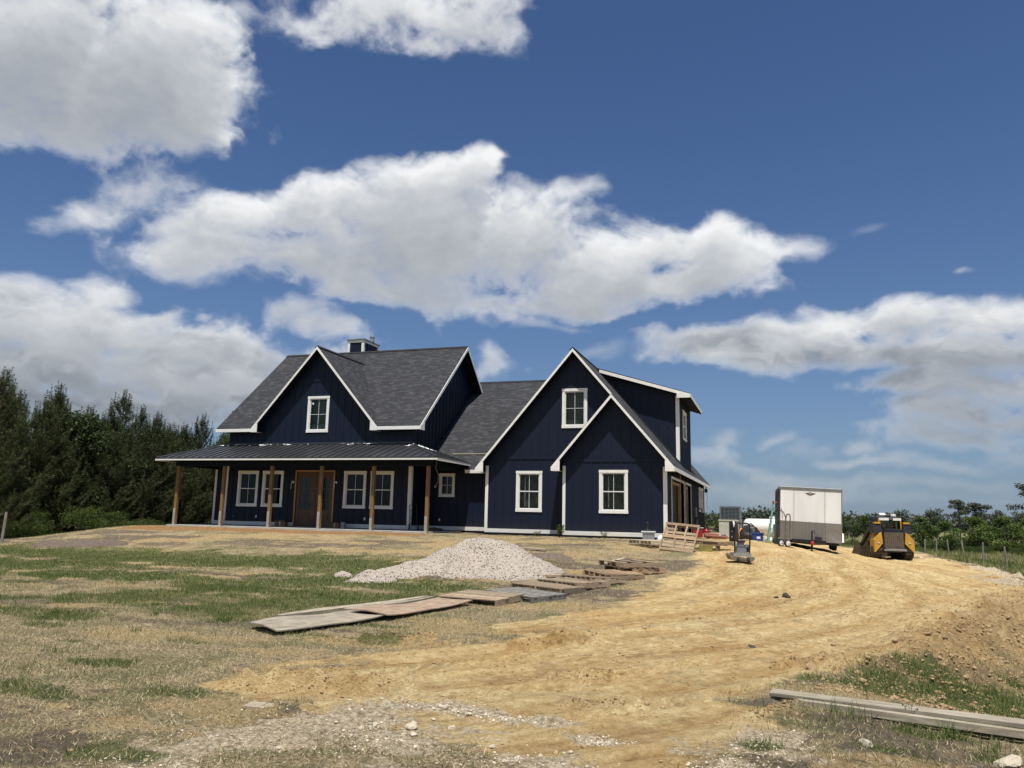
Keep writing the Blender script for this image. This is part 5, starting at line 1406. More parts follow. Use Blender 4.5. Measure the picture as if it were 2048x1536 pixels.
def rock(x, y, s, label, me=None, name='rock', cat='rock', group=None, sq=1.):
    o = link(name, me or rnd.choice(ROCK)); o.location = (x, y, Hz(x, y) + s * .22 * sq); o.scale = (s * rnd.uniform(.8, 1.25), s * rnd.uniform(.8, 1.2), s * rnd.uniform(.7, 1.0) * sq)
    o.rotation_euler = (rnd.uniform(-.3, .3), rnd.uniform(-.3, .3), rnd.uniform(0, 6.28)); tag(o, label, cat, group); return o
rock(1.52, 6.62, .085, 'largest white rock by the bottom right corner'); rock(.60, 6.62, .055, 'single white rock in the dirt below the beam')
rock(-2.62, 5.62, .06, 'broad pale limestone chunk among the rubble, bottom left of centre'); rock(-2.35, 5.75, .042, 'mid size limestone chunk right of the broad one'); rock(-2.48, 5.35, .035, 'small pale limestone lump nearest the bottom edge')
rock(.36, 9.55, .085, 'pale crumbling clod at the near edge of the drive', SCLOD[0], 'clod', 'clod', sq=1.1)
rock(-.29, 10.6, .075, 'black clod on the smooth drive', CLOD[0], 'clod', 'clod', sq=.5); rock(.22, 16.9, .10, 'dark ragged clod standing on the drive', CLOD[1], 'clod', 'clod', sq=1.3); rock(.02, 16.75, .06, 'smaller dark clod beside the ragged one', CLOD[2], 'clod', 'clod')
LR = []
for i in range(30):
    a = rnd.choice([(-3.4, 4.95, .75, .32), (-3.0, 5.6, .6, .3), (-2.7, 5.5, .45, .35), (-1.9, 6.15, .3, .12), (-1.5, 5.3, .35, .25), (-.1, 6.25, .25, .35), (-2.3, 6.2, .5, .1)])
    x, y = a[0] + rnd.gauss(0, .6) * a[2], a[1] + rnd.gauss(0, .6) * a[3]
    LR.append(rock(x, y, rnd.uniform(.014, .036), 'loose limestone lumps scattered over the bottom of the drive', group='limestone lumps'))
# rubble too small to tell apart, one mesh each
def rubble(name, label, cat, n, fn, mes, smin, smax):
    Vs, Fs, k = [], [], 0
    src = []
    for me in mes:
        v = np.empty(len(me.vertices) * 3, np.float32); me.vertices.foreach_get('co', v); v = v.reshape(-1, 3)
        f = np.array([p.vertices[:] for p in me.polygons]); src.append((v, f))
    pts = fn(n); z = H(pts[:, 0], pts[:, 1])
    for i in range(len(pts)):
        v, f = src[i % len(src)]; s = rng.uniform(smin, smax) * (1 + (rng.random() > .93) * 1.0); a = rng.uniform(0, 6.28); c, sn = math.cos(a), math.sin(a)
        w = v * s; w = np.stack([w[:, 0] * c - w[:, 1] * sn, w[:, 0] * sn + w[:, 1] * c, w[:, 2]], -1) + [pts[i, 0], pts[i, 1], z[i] + s * .2]
        Vs.append(w); Fs.append(f + k); k += len(w)
    o = link(name, np_mesh(name, np.concatenate(Vs), np.concatenate(Fs), mes[0].materials[0])); tag(o, label, cat, kind='stuff'); return o
def tiny(seed, mat):
    import bmesh
    bm = bmesh.new(); bmesh.ops.create_icosphere(bm, subdivisions=1, radius=1); r_ = random.Random(seed)
    cuts = [(Vector((r_.gauss(0, 1), r_.gauss(0, 1), r_.gauss(0, 1))).normalized(), r_.uniform(.4, .8)) for _ in range(6)]
    for v in bm.verts:
        v.co *= r_.uniform(.8, 1.25)
        for n_, d_ in cuts:
            k = v.co.dot(n_)
            if k > d_: v.co -= n_ * (k - d_)
        v.co.z *= .7
    me = bpy.data.meshes.new('pebble'); bm.to_mesh(me); bm.free(); me.materials.append(mat); return me
PEB = [tiny(i, M['rock']) for i in range(3)]; PEBS = [tiny(i + 9, SANDC) for i in range(3)]
def lime_pts(n):
    B = np.array([b[:4] for b in LIME[:11]]); k = rng.integers(0, len(B), n)
    return np.stack([B[k, 0] + rng.normal(0, .55, n) * B[k, 2], B[k, 1] + rng.normal(0, .55, n) * B[k, 3]], -1)
rubble('limestone_rubble', 'crushed limestone rubble at the bottom of the drive', 'rubble', 2600, lime_pts, PEB, .003, .010)
def crest_pts(n):
    y = 8.5 + 19 * rng.random(n) ** 1.5
    xc = np.interp(y, [0, 6, 8, 10, 12.5, 16, 19, 22, 26, 31, 40, 60], [-.3, 0, .45, 1.0, 2.0, 3.2, 4.6, 5.7, 6.6, 7.1, 6.8, 7])
    return np.stack([xc + .75 + rng.normal(0, .5, n), y], -1)
rubble('dirt_clods', 'sandy clods tumbled down the bank of the drive', 'clods', 5200, crest_pts, PEBS, .006, .028)
def windrow_pts(n):
    S_ = np.array([(-4.75, 6.0, -3.3, 6.75), (-4.9, 6.6, -4.2, 7.3), (-3.05, 9.3, -2.2, 10.2), (-4.9, 8.9, -4.1, 9.3), (-2.2, 8.0, -1.6, 8.1), (-1.7, 6.95, -1.2, 7.1), (.0, 9.5, .55, 9.95), (.7, 9.6, 1.3, 10.1), (-.3, 6.95, .15, 7.5), (-.9, 14.5, .4, 16.5)])
    k = rng.integers(0, len(S_), n); t = rng.random((n, 1))
    return S_[k, :2] * (1 - t) + S_[k, 2:] * t + rng.normal(0, .09, (n, 2))
DSO = simple('brown_clod', (.27, .175, .085), .95, .35, 12, bstr=.7)  # darker brown than the sandy clods
rubble('dark_clods', 'brown clods heaped along the scraper edges', 'clods', 1700, windrow_pts, [tiny(i + 40, DSO) for i in range(3)], .004, .014)
def drive_pts(n):
    i = rng.integers(0, len(PATH) - 1, n); t = rng.random(n); A = np.array(PATH)
    p = A[i] * (1 - t[:, None]) + A[i + 1] * t[:, None]; return p + rng.normal(0, 1.3, (n, 2))
rubble('sand_crumbs', 'small sandy crumbs lying along the scraped drive', 'crumbs', 2600, drive_pts, PEBS, .005, .018)

# ------------------------------------------------------------------ trailer
t = thing('cargo_trailer', 'white enclosed cargo trailer with grey stone guard and dented lower corner', 'trailer', (1.42, 34.4, .44), rot=(0, R(2.6), R(1.5)))
W2, L2, b_, t_ = 1.21, 5.0, .36, 2.48
bevel(MB().box(-W2, W2, 0.012, L2, b_, t_ - .07).build('box_body', M['trailer'], t), .03, 2)
MB().box(-W2 - .012, W2 + .012, -.02, L2 + .02, t_ - .075, t_ + .03).build('roof_rail', M['grey_trim'], t)
MB().box(-W2 + .03, W2 - .03, .03, L2 - .03, t_ + .03, t_ + .05).build('roof_skin', M['trailer'], t)
# front wall in three riveted sheets
for a, b in ((-W2 + .05, -.63), (-.626, .56), (.564, W2 - .03)):
    MB().box(a, b, -.004, .011, 1.12, t_ - .08).build('front_panel', M['trailer'], t)
for x in (-.628, .562):
    mb = MB()
    for k in range(17): mb.box(x - .012, x + .012, -.012, -.003, 1.16 + k * .077, 1.18 + k * .077)
    o = mb.build('rivets', M['metal_dark'], t); o['kind'] = 'stuff'
mb = MB()
nr = 40
for k in range(nr):
    x = -W2 + .05 + k * (2 * W2 - .1) / nr; w = (2 * W2 - .1) / nr
    if x > .62: mb.face([(x, -.006, b_), (x + w, -.006, b_), (x + w, -.006, 1.115), (x, -.006, 1.115)])
    else: mb.prism([(x, -.004, b_), (x + w, -.004, b_), (x + w * .75, -.018, b_), (x + w * .25, -.018, b_)], (0, 0, 1.115 - b_))
mb.build('stone_guard', M['stone_guard'], t)
# dented steel sheet at the lower right
gi = 12; mb = MB(); Pd = {}
for i in range(gi + 1):
    for j in range(gi + 1):
        u, v = i / gi, j / gi; x = .62 + u * (W2 - .66); z = b_ - .02 + v * .72; d = math.hypot((u - .45) * 1.2, (v - .5))
        Pd[i, j] = (x, -.022 + .04 * math.exp(-((u - .55) ** 2 * 9 + (v - .45) ** 2 * 22 + (u - .5) * (v - .5) * 14)) - .012 * math.exp(-((u + v - .75) / .07) ** 2), z)
for i in range(gi):
    for j in range(gi): mb.face([Pd[i, j], Pd[i + 1, j], Pd[i + 1, j + 1], Pd[i, j + 1]])
mb.build('dented_panel', M['stone_guard'], t, smooth=True)['label'] = 'dented grey steel sheet'
MB().box(-W2 - .004, -W2 + .052, -.016, .2, b_ + .05, t_ - .08).build('corner_post', M['shaded_side'], t)
MB().box(-W2 - .013, -W2 - .002, .2, L2 - .05, b_ + .05, t_ - .09).build('side_panel', M['shaded_side'], t)
MB().box(W2 - .03, W2 + .006, -.016, .05, b_ + .05, t_ - .08).build('corner_post', M['grey_trim'], t)
bd = thing_part = None
mb = MB(); cx_, cz_ = .0, 2.27
ov = [(cx_ + .085 * math.cos(a), -.010, cz_ + .055 * math.sin(a)) for a in [k * math.pi / 8 for k in range(16)]]
mb.prism(ov, (0, -.008, 0)); 
for s in (-1, 1): 
    for k, (l, zz) in enumerate(((.22, .018), (.17, -.004), (.12, -.026))): mb.prism([(cx_ + s * .08, -.010, cz_ + zz - .009), (cx_ + s * l, -.010, cz_ + zz + .004), (cx_ + s * (l - .02), -.010, cz_ + zz + .011), (cx_ + s * .08, -.010, cz_ + zz + .011)], (0, -.006, 0))
bd = mb.build('winged_badge', M['metal_dark'], t)
mb = MB(); [mb.box(cx_ - .055 + k * .023, cx_ - .038 + k * .023, -.0215, -.0185, cz_ - .014, cz_ + .014) for k in range(5)]; mb.build('badge_lettering', M['white_p'], bd)
MB().box(-.70, .60, -.14, .0, .26, .40).build('chassis_beam', M['metal_dark'], t)
mb = MB(); mb.prism([(-.6, -.05, .24), (-.5, -.05, .24), (.02, -1.15, .24), (-.06, -1.15, .24)], (0, 0, .1)); mb.prism([(.5, -.05, .24), (.6, -.05, .24), (.06, -1.15, .24), (-.02, -1.15, .24)], (0, 0, .1)); mb.build('tongue', M['metal_dark'], t)
mb = MB(); mb.box(-.05, .05, -1.32, -1.12, .24, .38); mb.lathe([(0, .22), (.06, .24), (.07, .3), (.05, .36), (0, .38)], (0, -1.35, 0), 'z', 10); mb.build('coupler', M['red'], t)
mb = MB(); mb.tube((0, -1.0, .02), (0, -1.0, .78), .032, n=10); mb.tube((0, -1.0, .1), (0, -1.0, .3), .045, n=10); mb.path([(0, -1.0, .76), (.06, -1.02, .80), (.10, -1.03, .74), (.10, -1.03, .66)], .012); mb.lathe([(0, -.0), (.08, 0), (.08, .02), (0, .02)], (0, -1.0, .0), 'z', 10); mb.build('tongue_jack', M['metal_dark'], t)
bevel(MB().box(.18, .42, -.34, -.12, .36, .55).build('battery_box', M['rubber'], t), .02)
MB().box(-W2 + .1, W2 - .1, .1, L2 - .1, .24, .36).build('floor_frame', M['metal_dark'], t)
for s in (-1, 1):
    mb = MB(); prof = [(1.35, .36), (1.45, .62), (1.7, .74), (3.1, .74), (3.35, .62), (3.45, .36)]
    o0, o1 = (W2, W2 + .22) if s > 0 else (-W2 - .13, -W2)
    mb.prism([(o0, y, z) for y, z in prof], (o1 - o0, 0, 0)); mb.build('fender', M['white_p'], t)
    for y in (1.95, 2.85):
        mb = MB(); x = s * (W2 - .12); mb.lathe([(0, -.09), (.20, -.10), (.33, -.10), (.36, -.07), (.36, .07), (.33, .10), (.20, .10), (0, .09)], (x, y, .345 - .44 * 0), 'x', 20)
        w = mb.build('wheel', M['rubber'], t, smooth=True); mb = MB(); mb.lathe([(0, -.105), (.17, -.11), (.17, .11), (0, .105)], (x, y, .345), 'x', 16); mb.build('rim', M['white_p'], w)
mb = MB(); mb.path([(-1.12, -.02, 1.62), (-1.1, -.05, 1.5), (-1.05, -.06, 1.35), (-1.08, -.05, 1.2)], .008); mb.build('cable', M['metal_dark'], t)

# hand truck
def wheel(mb, c, r, w, ax='x'): mb.lathe([(0, -w / 2), (r * .9, -w / 2), (r, -w / 4), (r, w / 4), (r * .9, w / 2), (0, w / 2)], c, ax, 18)
t = thing('hand_truck', 'tall steel hand truck with white wheels in front of the trailer', 'hand truck', (.50, 32.6, Hz(.5, 32.6)), rot=(R(-6), 0, R(-52)))
mb = MB()
for x in (-.13, .13): mb.path([(x, 0, .13), (x, 0, 1.12)], .024, 8)
mb.path([(-.13, 0, 1.12), (-.10, 0, 1.24), (0, 0, 1.28), (.10, 0, 1.24), (.13, 0, 1.12)], .024, 8)
for z in (.2, .42, .66, .9): mb.tube((-.13, 0, z), (.13, 0, z), .011)
mb.build('frame', simple('brown_grey_steel', (.17, .14, .115), .5, .2, 6, metal=.3), t)
mb = MB(); mb.box(-.2, .2, .0, .24, .0, .012); mb.build('toe_plate', M['steel'], t)
mb = MB(); mb.path([(-.13, 0, 1.1), (-.22, -.05, 1.34), (-.42, -.12, 1.44)], .015, 8); mb.build('handle', M['metal_dark'], t)
MB().tube((-.26, -.06, .12), (.24, -.06, .12), .012).build('axle', M['metal_dark'], t)
for x in (-.27, .12):
    mb = MB(); wheel(mb, (x, -.06, .14), .145, .08); w = mb.build('wheel', M['rubber'], t, smooth=True); mb = MB(); mb.lathe([(0, -.05), (.098, -.046), (.098, .046), (0, .05)], (x, -.06, .14), 'x', 16); mb.build('rim', M['white_p'], w)
    mb = MB(); mb.tube((x, -.06, .12), (x * .6, 0, .34), .01); mb.build('strut', M['steel'], t)
# ------------------------------------------------------------------ skid steer (front towards +y of its own frame)
t = thing('track_loader', 'yellow and black compact track loader seen from behind, white stripe on its cab', 'track loader', (4.78, 38.9, .03), rz=R(12))
def pb(name, mb, mat, lab=None, bv=None, par=None, sm=False):
    o = mb.build(name, mat, par or t, smooth=sm)
    if bv: bevel(o, bv)
    if lab: o['label'] = lab
    return o
pb('chassis', MB().box(-.42, .42, -.9, 1.0, .28, .75), M['metal_dark'], bv=.02)
pb('engine_bay', MB().hexa([(-.46, -1.05, .42), (.46, -1.05, .42), (.46, -.2, .42), (-.46, -.2, .42)], [(-.46, -.98, 1.28), (.46, -.98, 1.28), (.46, -.2, 1.38), (-.46, -.2, 1.38)]), M['metal_dark'], bv=.02)
mb = MB(); mb.box(-.40, .40, -1.09, -1.04, .48, 1.16); rd = pb('rear_door', mb, simple('dusty_brown_grille', (.085, .065, .045), .8, .3, 8), 'dusty rear door with upright slots', .01)
for k in range(9): pb('slat', MB().box(-.35 + k * .085, -.325 + k * .085, -1.105, -1.09, .56, 1.12), simple('dusty_slat', (.13, .10, .07), .8, .3, 8) if k == 0 else bpy.data.materials['dusty_slat'], par=rd)
pb('rear_bumper', MB().box(-.45, .45, -1.22, -1.02, .36, .44).box(-.38, .38, -1.28, -1.12, .40, .46), M['steel'], bv=.01)
for s in (-1, 1):
    # side tower: black above, yellow corner panel below
    x0, x1 = sorted((s * .46, s * .80))
    pb('tower', MB().hexa([(x0, -1.02, 1.1), (x1, -1.02, 1.1), (x1, -.45, 1.1), (x0, -.45, 1.1)], [(x0, -.92, 1.52), (x1 - (.03 if s > 0 else 0), -.92, 1.52), (x1, -.5, 1.52), (x0, -.5, 1.52)]), M['metal_dark'], bv=.02)
    prof = [(s * .46, 1.26), (s * .58, 1.18), (s * .80, .94), (s * .82, .66), (s * .72, .34), (s * .46, .30)] if False else [(s * .56, 1.18), (s * .80, 1.0), (s * .82, .98), (s * .82, .30), (s * .80, .30), (s * .46, .68), (s * .46, 1.10)]
    mb = MB()
    mb.prism([(s * .46, -1.06, .68), (s * .80, -1.10, .30), (s * .83, -1.10, .30), (s * .83, -1.10, .84), (s * .58, -1.08, 1.12), (s * .50, -1.06, 1.16)], (0, .55, 0))
    pb('corner_panel', mb, M['yellow'], bv=.015)
    pb('side_panel', MB().box(*sorted((s * .46, s * .50)), -.9, .6, .75, 1.15), M['yellow'])
    # track with lugs and wheels
    xt0, xt1 = s * .48, s * .82; lo_, hi_ = min(xt0, xt1), max(xt0, xt1)
    prof = [(-.78, .0), (.72, .0), (.95, .12), (1.02, .30), (.90, .44), (-.70, .62), (-.92, .60), (-1.04, .44), (-1.0, .18)]
    mb = MB(); ring = [(lo_, y, z) for y, z in prof]; mb.prism(ring, (hi_ - lo_, 0, 0)); tr = pb('track', mb, M['mudrubber'])
    mb = MB(); L_ = [Vector((0, y, z)) for y, z in prof]
    for a, b in zip(L_, L_[1:] + L_[:1]):
        n_ = max(1, int((b - a).length / .11)); d = (b - a).normalized(); nrm = Vector((0, d.z, -d.y))
        for k in range(n_):
            c = a + (b - a) * (k + .5) / n_
            mb.prism([Vector((lo_ + .0, 0, 0)) + c - d * .025, Vector((hi_, 0, 0)) + c - d * .025, Vector((hi_, 0, 0)) + c + d * .025, Vector((lo_, 0, 0)) + c + d * .025], nrm * .03)
    pb('tread_lugs', mb, M['mudrubber'], par=tr)
    xo = s * .825
    for y, z, r in ((-.78, .38, .19), (.78, .24, .15), (-.4, .14, .11), (0, .14, .11), (.4, .14, .11)):
        mb = MB(); mb.lathe([(0, -.012), (r, -.012), (r, .012), (0, .012)], (xo, y, z), 'x', 16); pb('track_wheel', mb, M['metal_dark'], par=tr)
    # lift arm
    mb = MB(); ax0, ax1 = sorted((s * .56, s * .68)); pts = [(-.85, 1.46), (-.75, 1.56), (.2, 1.30), (1.25, .62), (1.35, .30), (1.22, .28), (1.1, .55), (.1, 1.14), (-.8, 1.36)]
    mb.prism([(ax0, y, z) for y, z in pts], (ax1 - ax0, 0, 0)); pb('lift_arm', mb, M['metal_dark'])
    pb('lift_cap', MB().box(*sorted((s * .48, s * .74)), -.96, -.7, 1.52, 1.60), M['yellow'], bv=.01)
for s in (-1, 1): pb('decal', MB().box(*sorted((s * .60, s * .70)), -1.106, -1.1005, .68, .74), M['beige'])
mb = MB(); mb.tube((.26, -.72, 1.3), (.26, -.72, 1.66), .035); pb('exhaust', mb, M['mudrubber'])
for x in (-.40, -.34): mb = MB(); mb.path([(x, -.98, 1.25), (x, -1.08, 1.36), (x, -1.0, 1.5), (x - .08, -.85, 1.5)], .016); pb('hydraulic_hose', mb, M['rubber'])
mb = MB()
for x in (-.42, .38):
    mb.box(x, x + .05, -.62, -.56, 1.28, 1.78).box(x, x + .05, .5, .56, .8, 1.78)
pb('cab_frame', mb, M['metal_dark'])
pb('cab_side', MB().box(-.44, -.425, -.56, .5, .9, 1.7), M['metal_dark']); pb('cab_side', MB().box(.43, .445, -.56, .5, .9, 1.7), M['metal_dark'])
pb('cab_rear_window', MB().box(-.36, .37, -.60, -.585, 1.34, 1.66), M['glass'])
pb('cab_roof', MB().hexa([(-.48, -.75, 1.70), (.48, -.75, 1.70), (.48, .6, 1.74), (-.48, .6, 1.74)], [(-.45, -.70, 1.80), (.45, -.70, 1.80), (.45, .58, 1.84), (-.45, .58, 1.84)]), M['metal_dark'], bv=.01)
pb('white_stripe', MB().box(-.46, -.06, -.775, -.752, 1.67, 1.78).box(.12, .46, -.775, -.752, 1.67, 1.77), M['white_p'])
pb('yellow_post', MB().box(.405, .45, -.80, -.75, 1.22, 1.68), M['yellow']); pb('yellow_post', MB().box(-.50, -.46, -.78, -.70, 1.6, 1.78), M['yellow'])
pb('seat', MB().box(-.25, .25, -.3, .15, .95, 1.08).box(-.25, .25, -.42, -.3, 1.0, 1.55), M['rubber'], bv=.03)
mb = MB(); mb.prism([(-.86, 1.38, .02), (-.86, 1.95, .02), (-.86, 2.0, .12), (-.86, 1.5, .5), (-.86, 1.34, .62)], (1.72, 0, 0)); pb('bucket', mb, simple('rusty_bucket_steel', (.10, .07, .05), .7, .3, 6, metal=.3), bv=.01)
mb = MB(); mb.tube((-.62, .7, .55), (-.62, 1.25, .42), .035); mb.tube((.62, .7, .55), (.62, 1.25, .42), .035); pb('tilt_cylinder', mb, M['steel'])
# what lies on the cab roof
for i, (x, y, s, lb) in enumerate(((-.22, -.45, .14, 'white jug lying on the loader cab roof, left one'), (.02, -.5, .12, 'dark and white rag bundle in the middle of the loader cab roof'), (.24, -.45, .13, 'white hose coil on the right of the loader cab roof'))):
    q = Matrix.Rotation(R(12), 3, 'Z') @ Vector((x, y, 0))
    if i == 2:
        mb = MB(); ring = [(s * .8 * math.cos(a), s * .8 * math.sin(a), .03) for a in [k * math.pi / 7 for k in range(15)]]; mb.path(ring, .03); ring = [(s * .75 * math.cos(a), s * .75 * math.sin(a), .085) for a in [k * math.pi / 7 for k in range(15)]]; mb.path(ring, .03)
        o = mb.build('hose_coil', M['white_p']); cat = 'hose'
    elif i == 0:
        mb = MB(); mb.lathe([(0, -.12), (.075, -.11), (.08, .08), (.03, .14), (.03, .17), (0, .17)], (0, 0, .08), 'x', 14); o = mb.build('jug', M['white_p'], smooth=True); cat = 'jug'
    else:
        o = link('rag_bundle', rock_mesh('rag_bundle', 33, M['tarp'])); o.scale = (.14, .11, .12); cat = 'rags'
    o.location = (4.78 + q.x, 38.9 + q.y, 1.835 + .03 + (.05 if i == 1 else 0)); tag(o, lb, cat)

# ------------------------------------------------------------------ plate compactor
cxp, cyp = -.88, 23.2; zc = Hz(cxp, cyp)
t = thing('plate_compactor', 'black plate compactor with looped handle standing on the drive', 'plate compactor', (cxp, cyp, zc), rz=R(14))
mb = MB(); mb.prism([(-.30, -.26, .07), (.22, -.26, .01), (.34, -.26, .10), (.30, -.26, .16), (.22, -.26, .10), (-.22, -.26, .17), (-.32, -.26, .24), (-.36, -.26, .20)], (0, .56, 0)); pb('base_plate', mb, simple('dusty_steel_plate', (.20, .165, .12), .7, .3, 8, metal=.3))
pb('deck', MB().box(-.24, .24, -.26, .26, .17, .26), M['steel'], bv=.02)
mb = MB(); mb.box(-.11, .14, -.12, .14, .28, .44); mb.box(-.07, .09, -.08, .08, .44, .54); pb('engine', mb, M['acgrey'], bv=.03)
mb = MB(); mb.lathe([(0, -.06), (.10, -.06), (.11, 0), (.10, .06), (0, .06)], (.18, .05, .38), 'x', 16); pb('recoil_starter', mb, M['metal_dark'], sm=True)
mb = MB(); mb.lathe([(0, -.09), (.06, -.08), (.06, .08), (0, .09)], (-.13, .05, .47), 'y', 12); pb('muffler', mb, M['steel'], sm=True)
pb('fuel_tank', MB().box(-.08, .12, -.1, .1, .54, .60), M['rubber'], bv=.03)
mb = MB(); mb.path([(-.20, -.22, .26), (-.21, -.30, .7), (-.20, -.34, 1.02), (-.14, -.35, 1.08), (.14, -.35, 1.08), (.20, -.34, 1.02), (.21, -.30, .7), (.20, -.22, .26)], .021, 8); pb('handle', mb, M['metal_dark'])
for x in (-.14, .14):
    mb = MB(); wheel(mb, (x, -.36, .075), .075, .05); pb('wheel', mb, M['rubber'], sm=True)
MB().tube((-.18, -.36, .075), (.18, -.36, .075), .012).build('axle', M['metal_dark'], t)

# ------------------------------------------------------------------ clutter between house and trailer
def on(x, y): return Hz(x, y)
# condenser unit
x, y = -1.95, 39.9; z = .74
t = thing('condenser_unit', 'tall grey louvred condenser unit behind the beige cabinet', 'condenser', (x, y, z), rz=R(-2))
pb('casing', MB().box(-.5, -.44, -.02, .55, 0, 1.5).box(.44, .5, -.02, .55, 0, 1.5).box(-.44, .44, -.02, .55, 1.43, 1.5).box(-.44, .44, -.02, .55, 0, .1).box(-.44, .44, .5, .55, .1, 1.43), M['acgrey'])
pb('fins', MB().box(-.44, .44, .02, .05, .1, 1.43), M['acfin'])
for k in range(19): pb('louvre', MB().box(-.44, .44, -.012, .008, .14 + k * .068, .158 + k * .068), M['acgrey'])
for k in range(6): pb('grille_bar', MB().box(-.44 + k * .176 - .008 + .0, -.44 + k * .176 + .008, -.02, -.013, .1, 1.43), M['acgrey'])
# beige cabinet (generator)
x, y = -1.93, 37.6
t = thing('generator_cabinet', 'beige generator cabinet in front of the grey condenser', 'generator', (x, y, .74), rz=R(-3))
pb('cabinet', MB().box(-.42, .42, -.02, .58, .04, .78), M['beige'], bv=.025); pb('lid', MB().box(-.44, .44, -.04, .60, .785, .85), M['beige'], bv=.02); pb('latch', MB().box(-.2, -.16, -.035, -.02, .12, .18), M['metal_dark']); pb('nameplate', MB().box(-.34, -.24, -.03, -.021, .62, .68), M['white_p']); pb('plinth', MB().box(-.45, .45, -.05, .62, 0, .04), M['concrete'])
# black upright machine part (two leaning panels)
x, y = -1.52, 32.8
t = thing('equipment_panel', 'narrow black upright equipment panel with a white strip', 'equipment', (x, y, on(x, y)), rz=R(-20))
pb('back_panel', MB().hexa([(-.15, -.02, 0), (.15, -.02, 0), (.15, .10, 0), (-.15, .10, 0)], [(-.17, .06, .80), (.10, .06, .80), (.10, .14, .80), (-.17, .14, .80)]), M['metal_dark'], bv=.02)
pb('side_panel', MB().hexa([(.12, -.08, 0), (.2, -.08, 0), (.2, .12, 0), (.12, .12, 0)], [(.10, 0, .70), (.17, 0, .70), (.17, .12, .70), (.10, .12, .70)]), M['rubber'], bv=.02)
pb('white_strip', MB().hexa([(.07, -.05, .58), (.13, -.05, .58), (.13, -.02, .58), (.07, -.02, .58)], [(.0, .02, .82), (.06, .02, .82), (.06, .05, .82), (.0, .05, .82)]), M['white_p'])
mb = MB(); [mb.lathe([(0, -.01), (.03, -.01), (.03, .01), (0, .01)], (-.03, .0 + .03 * k, .2 + .2 * k), 'y', 10) for k in range(3)]; pb('knobs', mb, M['steel'])
# propane tank
x, y = -.45, 42.2
t = thing('propane_tank', 'long white propane tank lying between the tarp and the trailer', 'propane tank', (x, y, .72), rz=R(4))
prof = [(0, -1.0)] + [(.42 * math.sin(a), -.75 - .25 * math.cos(a)) for a in [k * math.pi / 12 for k in range(1, 7)]] + [(.42 * math.sin(a), .75 - .25 * math.cos(a)) for a in [k * math.pi / 12 for k in range(6, 12)]] + [(0, 1.0)]
mb = MB(); mb.lathe(prof, (0, 0, .52), 'x', 28); pb('tank_shell', mb, M['white_p'], sm=True)
mb = MB(); mb.lathe([(0, .9), (.13, .9), (.15, 1.0), (.13, 1.07), (0, 1.09)], (.45, 0, -.0), 'z', 16); pb('dome_cover', mb, M['white_p'], sm=True)
for xx in (-.55, .55): pb('leg', MB().box(xx - .05, xx + .05, -.2, .2, 0, .16), M['white_p'])
# second tank end close to the trailer with its band
x, y = .17, 38.4
t = thing('propane_tank', 'white banded tank end showing beside the trailer wheel', 'propane tank', (x, y, .64), rz=R(80))
mb = MB(); mb.lathe([(0, -.62), (.20, -.57), (.32, -.45), (.34, -.3), (.34, .3), (.32, .45), (.2, .57), (0, .62)], (0, 0, .44), 'x', 24); pb('tank_shell', mb, M['white_p'], sm=True)
mb = MB(); mb.lathe([(.345, -.06), (.355, -.06), (.355, .06), (.345, .06)], (0, 0, .44), 'x', 24); pb('band', mb, M['metal_dark'])
for xx in (-.3, .3): pb('leg', MB().box(xx - .04, xx + .04, -.16, .16, 0, .14), M['white_p'])
# step ladder folded, leaning on the trailer
t = thing('step_ladder', 'pale green folding ladder leaning against the trailer side', 'ladder', (.0, 35.3, on(0, 35.3)), rot=(R(2), R(7), R(20)))
mb = MB()
for x, y in ((-.2, 0), (.2, 0)):
    mb = MB(); mb.hexa([(x - .04, y - .015, 0), (x + .04, y - .015, 0), (x + .04, y + .015, 0), (x - .04, y + .015, 0)], [(x * .55 - .03, .10, 1.72), (x * .55 + .03, .10, 1.72), (x * .55 + .03, .13, 1.72), (x * .55 - .03, .13, 1.72)]); pb('rail', mb, M['teal'])
    mb = MB(); mb.hexa([(x - .03, .16, 0), (x + .03, .16, 0), (x + .03, .19, 0), (x - .03, .19, 0)], [(x * .55 - .02, .14, 1.68), (x * .55 + .02, .14, 1.68), (x * .55 + .02, .17, 1.68), (x * .55 - .02, .17, 1.68)]); pb('rear_rail', mb, M['teal'])
for k in range(5):
    z_ = .28 + k * .29; wd = .2 - .09 * z_ / 1.72; pb('step', MB().box(-wd, wd, z_ * .058 - .03, z_ * .058 + .05, z_, z_ + .025), M['steel'])
pb('ladder_top', MB().box(-.15, .15, .06, .2, 1.72, 1.76), M['orange'])
# heap under black tarp
import bmesh
def lump(name, label, cat, x, y, sx, sy, sz, mat, seed, rz=0):
    bm = bmesh.new(); bmesh.ops.create_icosphere(bm, subdivisions=4, radius=1)
    for v in bm.verts:
        c = v.co; n = float(fbm(np.array([c.x * 2.2 + seed]), np.array([c.y * 2.2 + c.z * 2.9]), 4, seed)[0]) - .5
        c *= 1 + .55 * n
        if c.z < -.35: c.z = -.35
    me = bpy.data.meshes.new(name); bm.to_mesh(me); bm.free(); me.materials.append(mat)
    me.transform(Matrix.Diagonal((sx, sy, sz, 1))); me.transform(Matrix.Translation((0, 0, .35 * sz)))
    me.polygons.foreach_set('use_smooth', [True] * len(me.polygons))
    o = link(name, me); o.location = (x, y, on(x, y) - .01); o.rotation_euler = (0, 0, rz); tag(o, label, cat); return o
lump('tarp_bundle', 'crumpled black tarp bundle left of the blue tub', 'tarp', -.95, 36.4, .42, .35, .50, M['tarp'], 3)
lump('orange_cloth', 'orange and dark cloth beside the black tarp bundle', 'cloth', -1.32, 36.5, .14, .12, .34, M['orange'], 8)
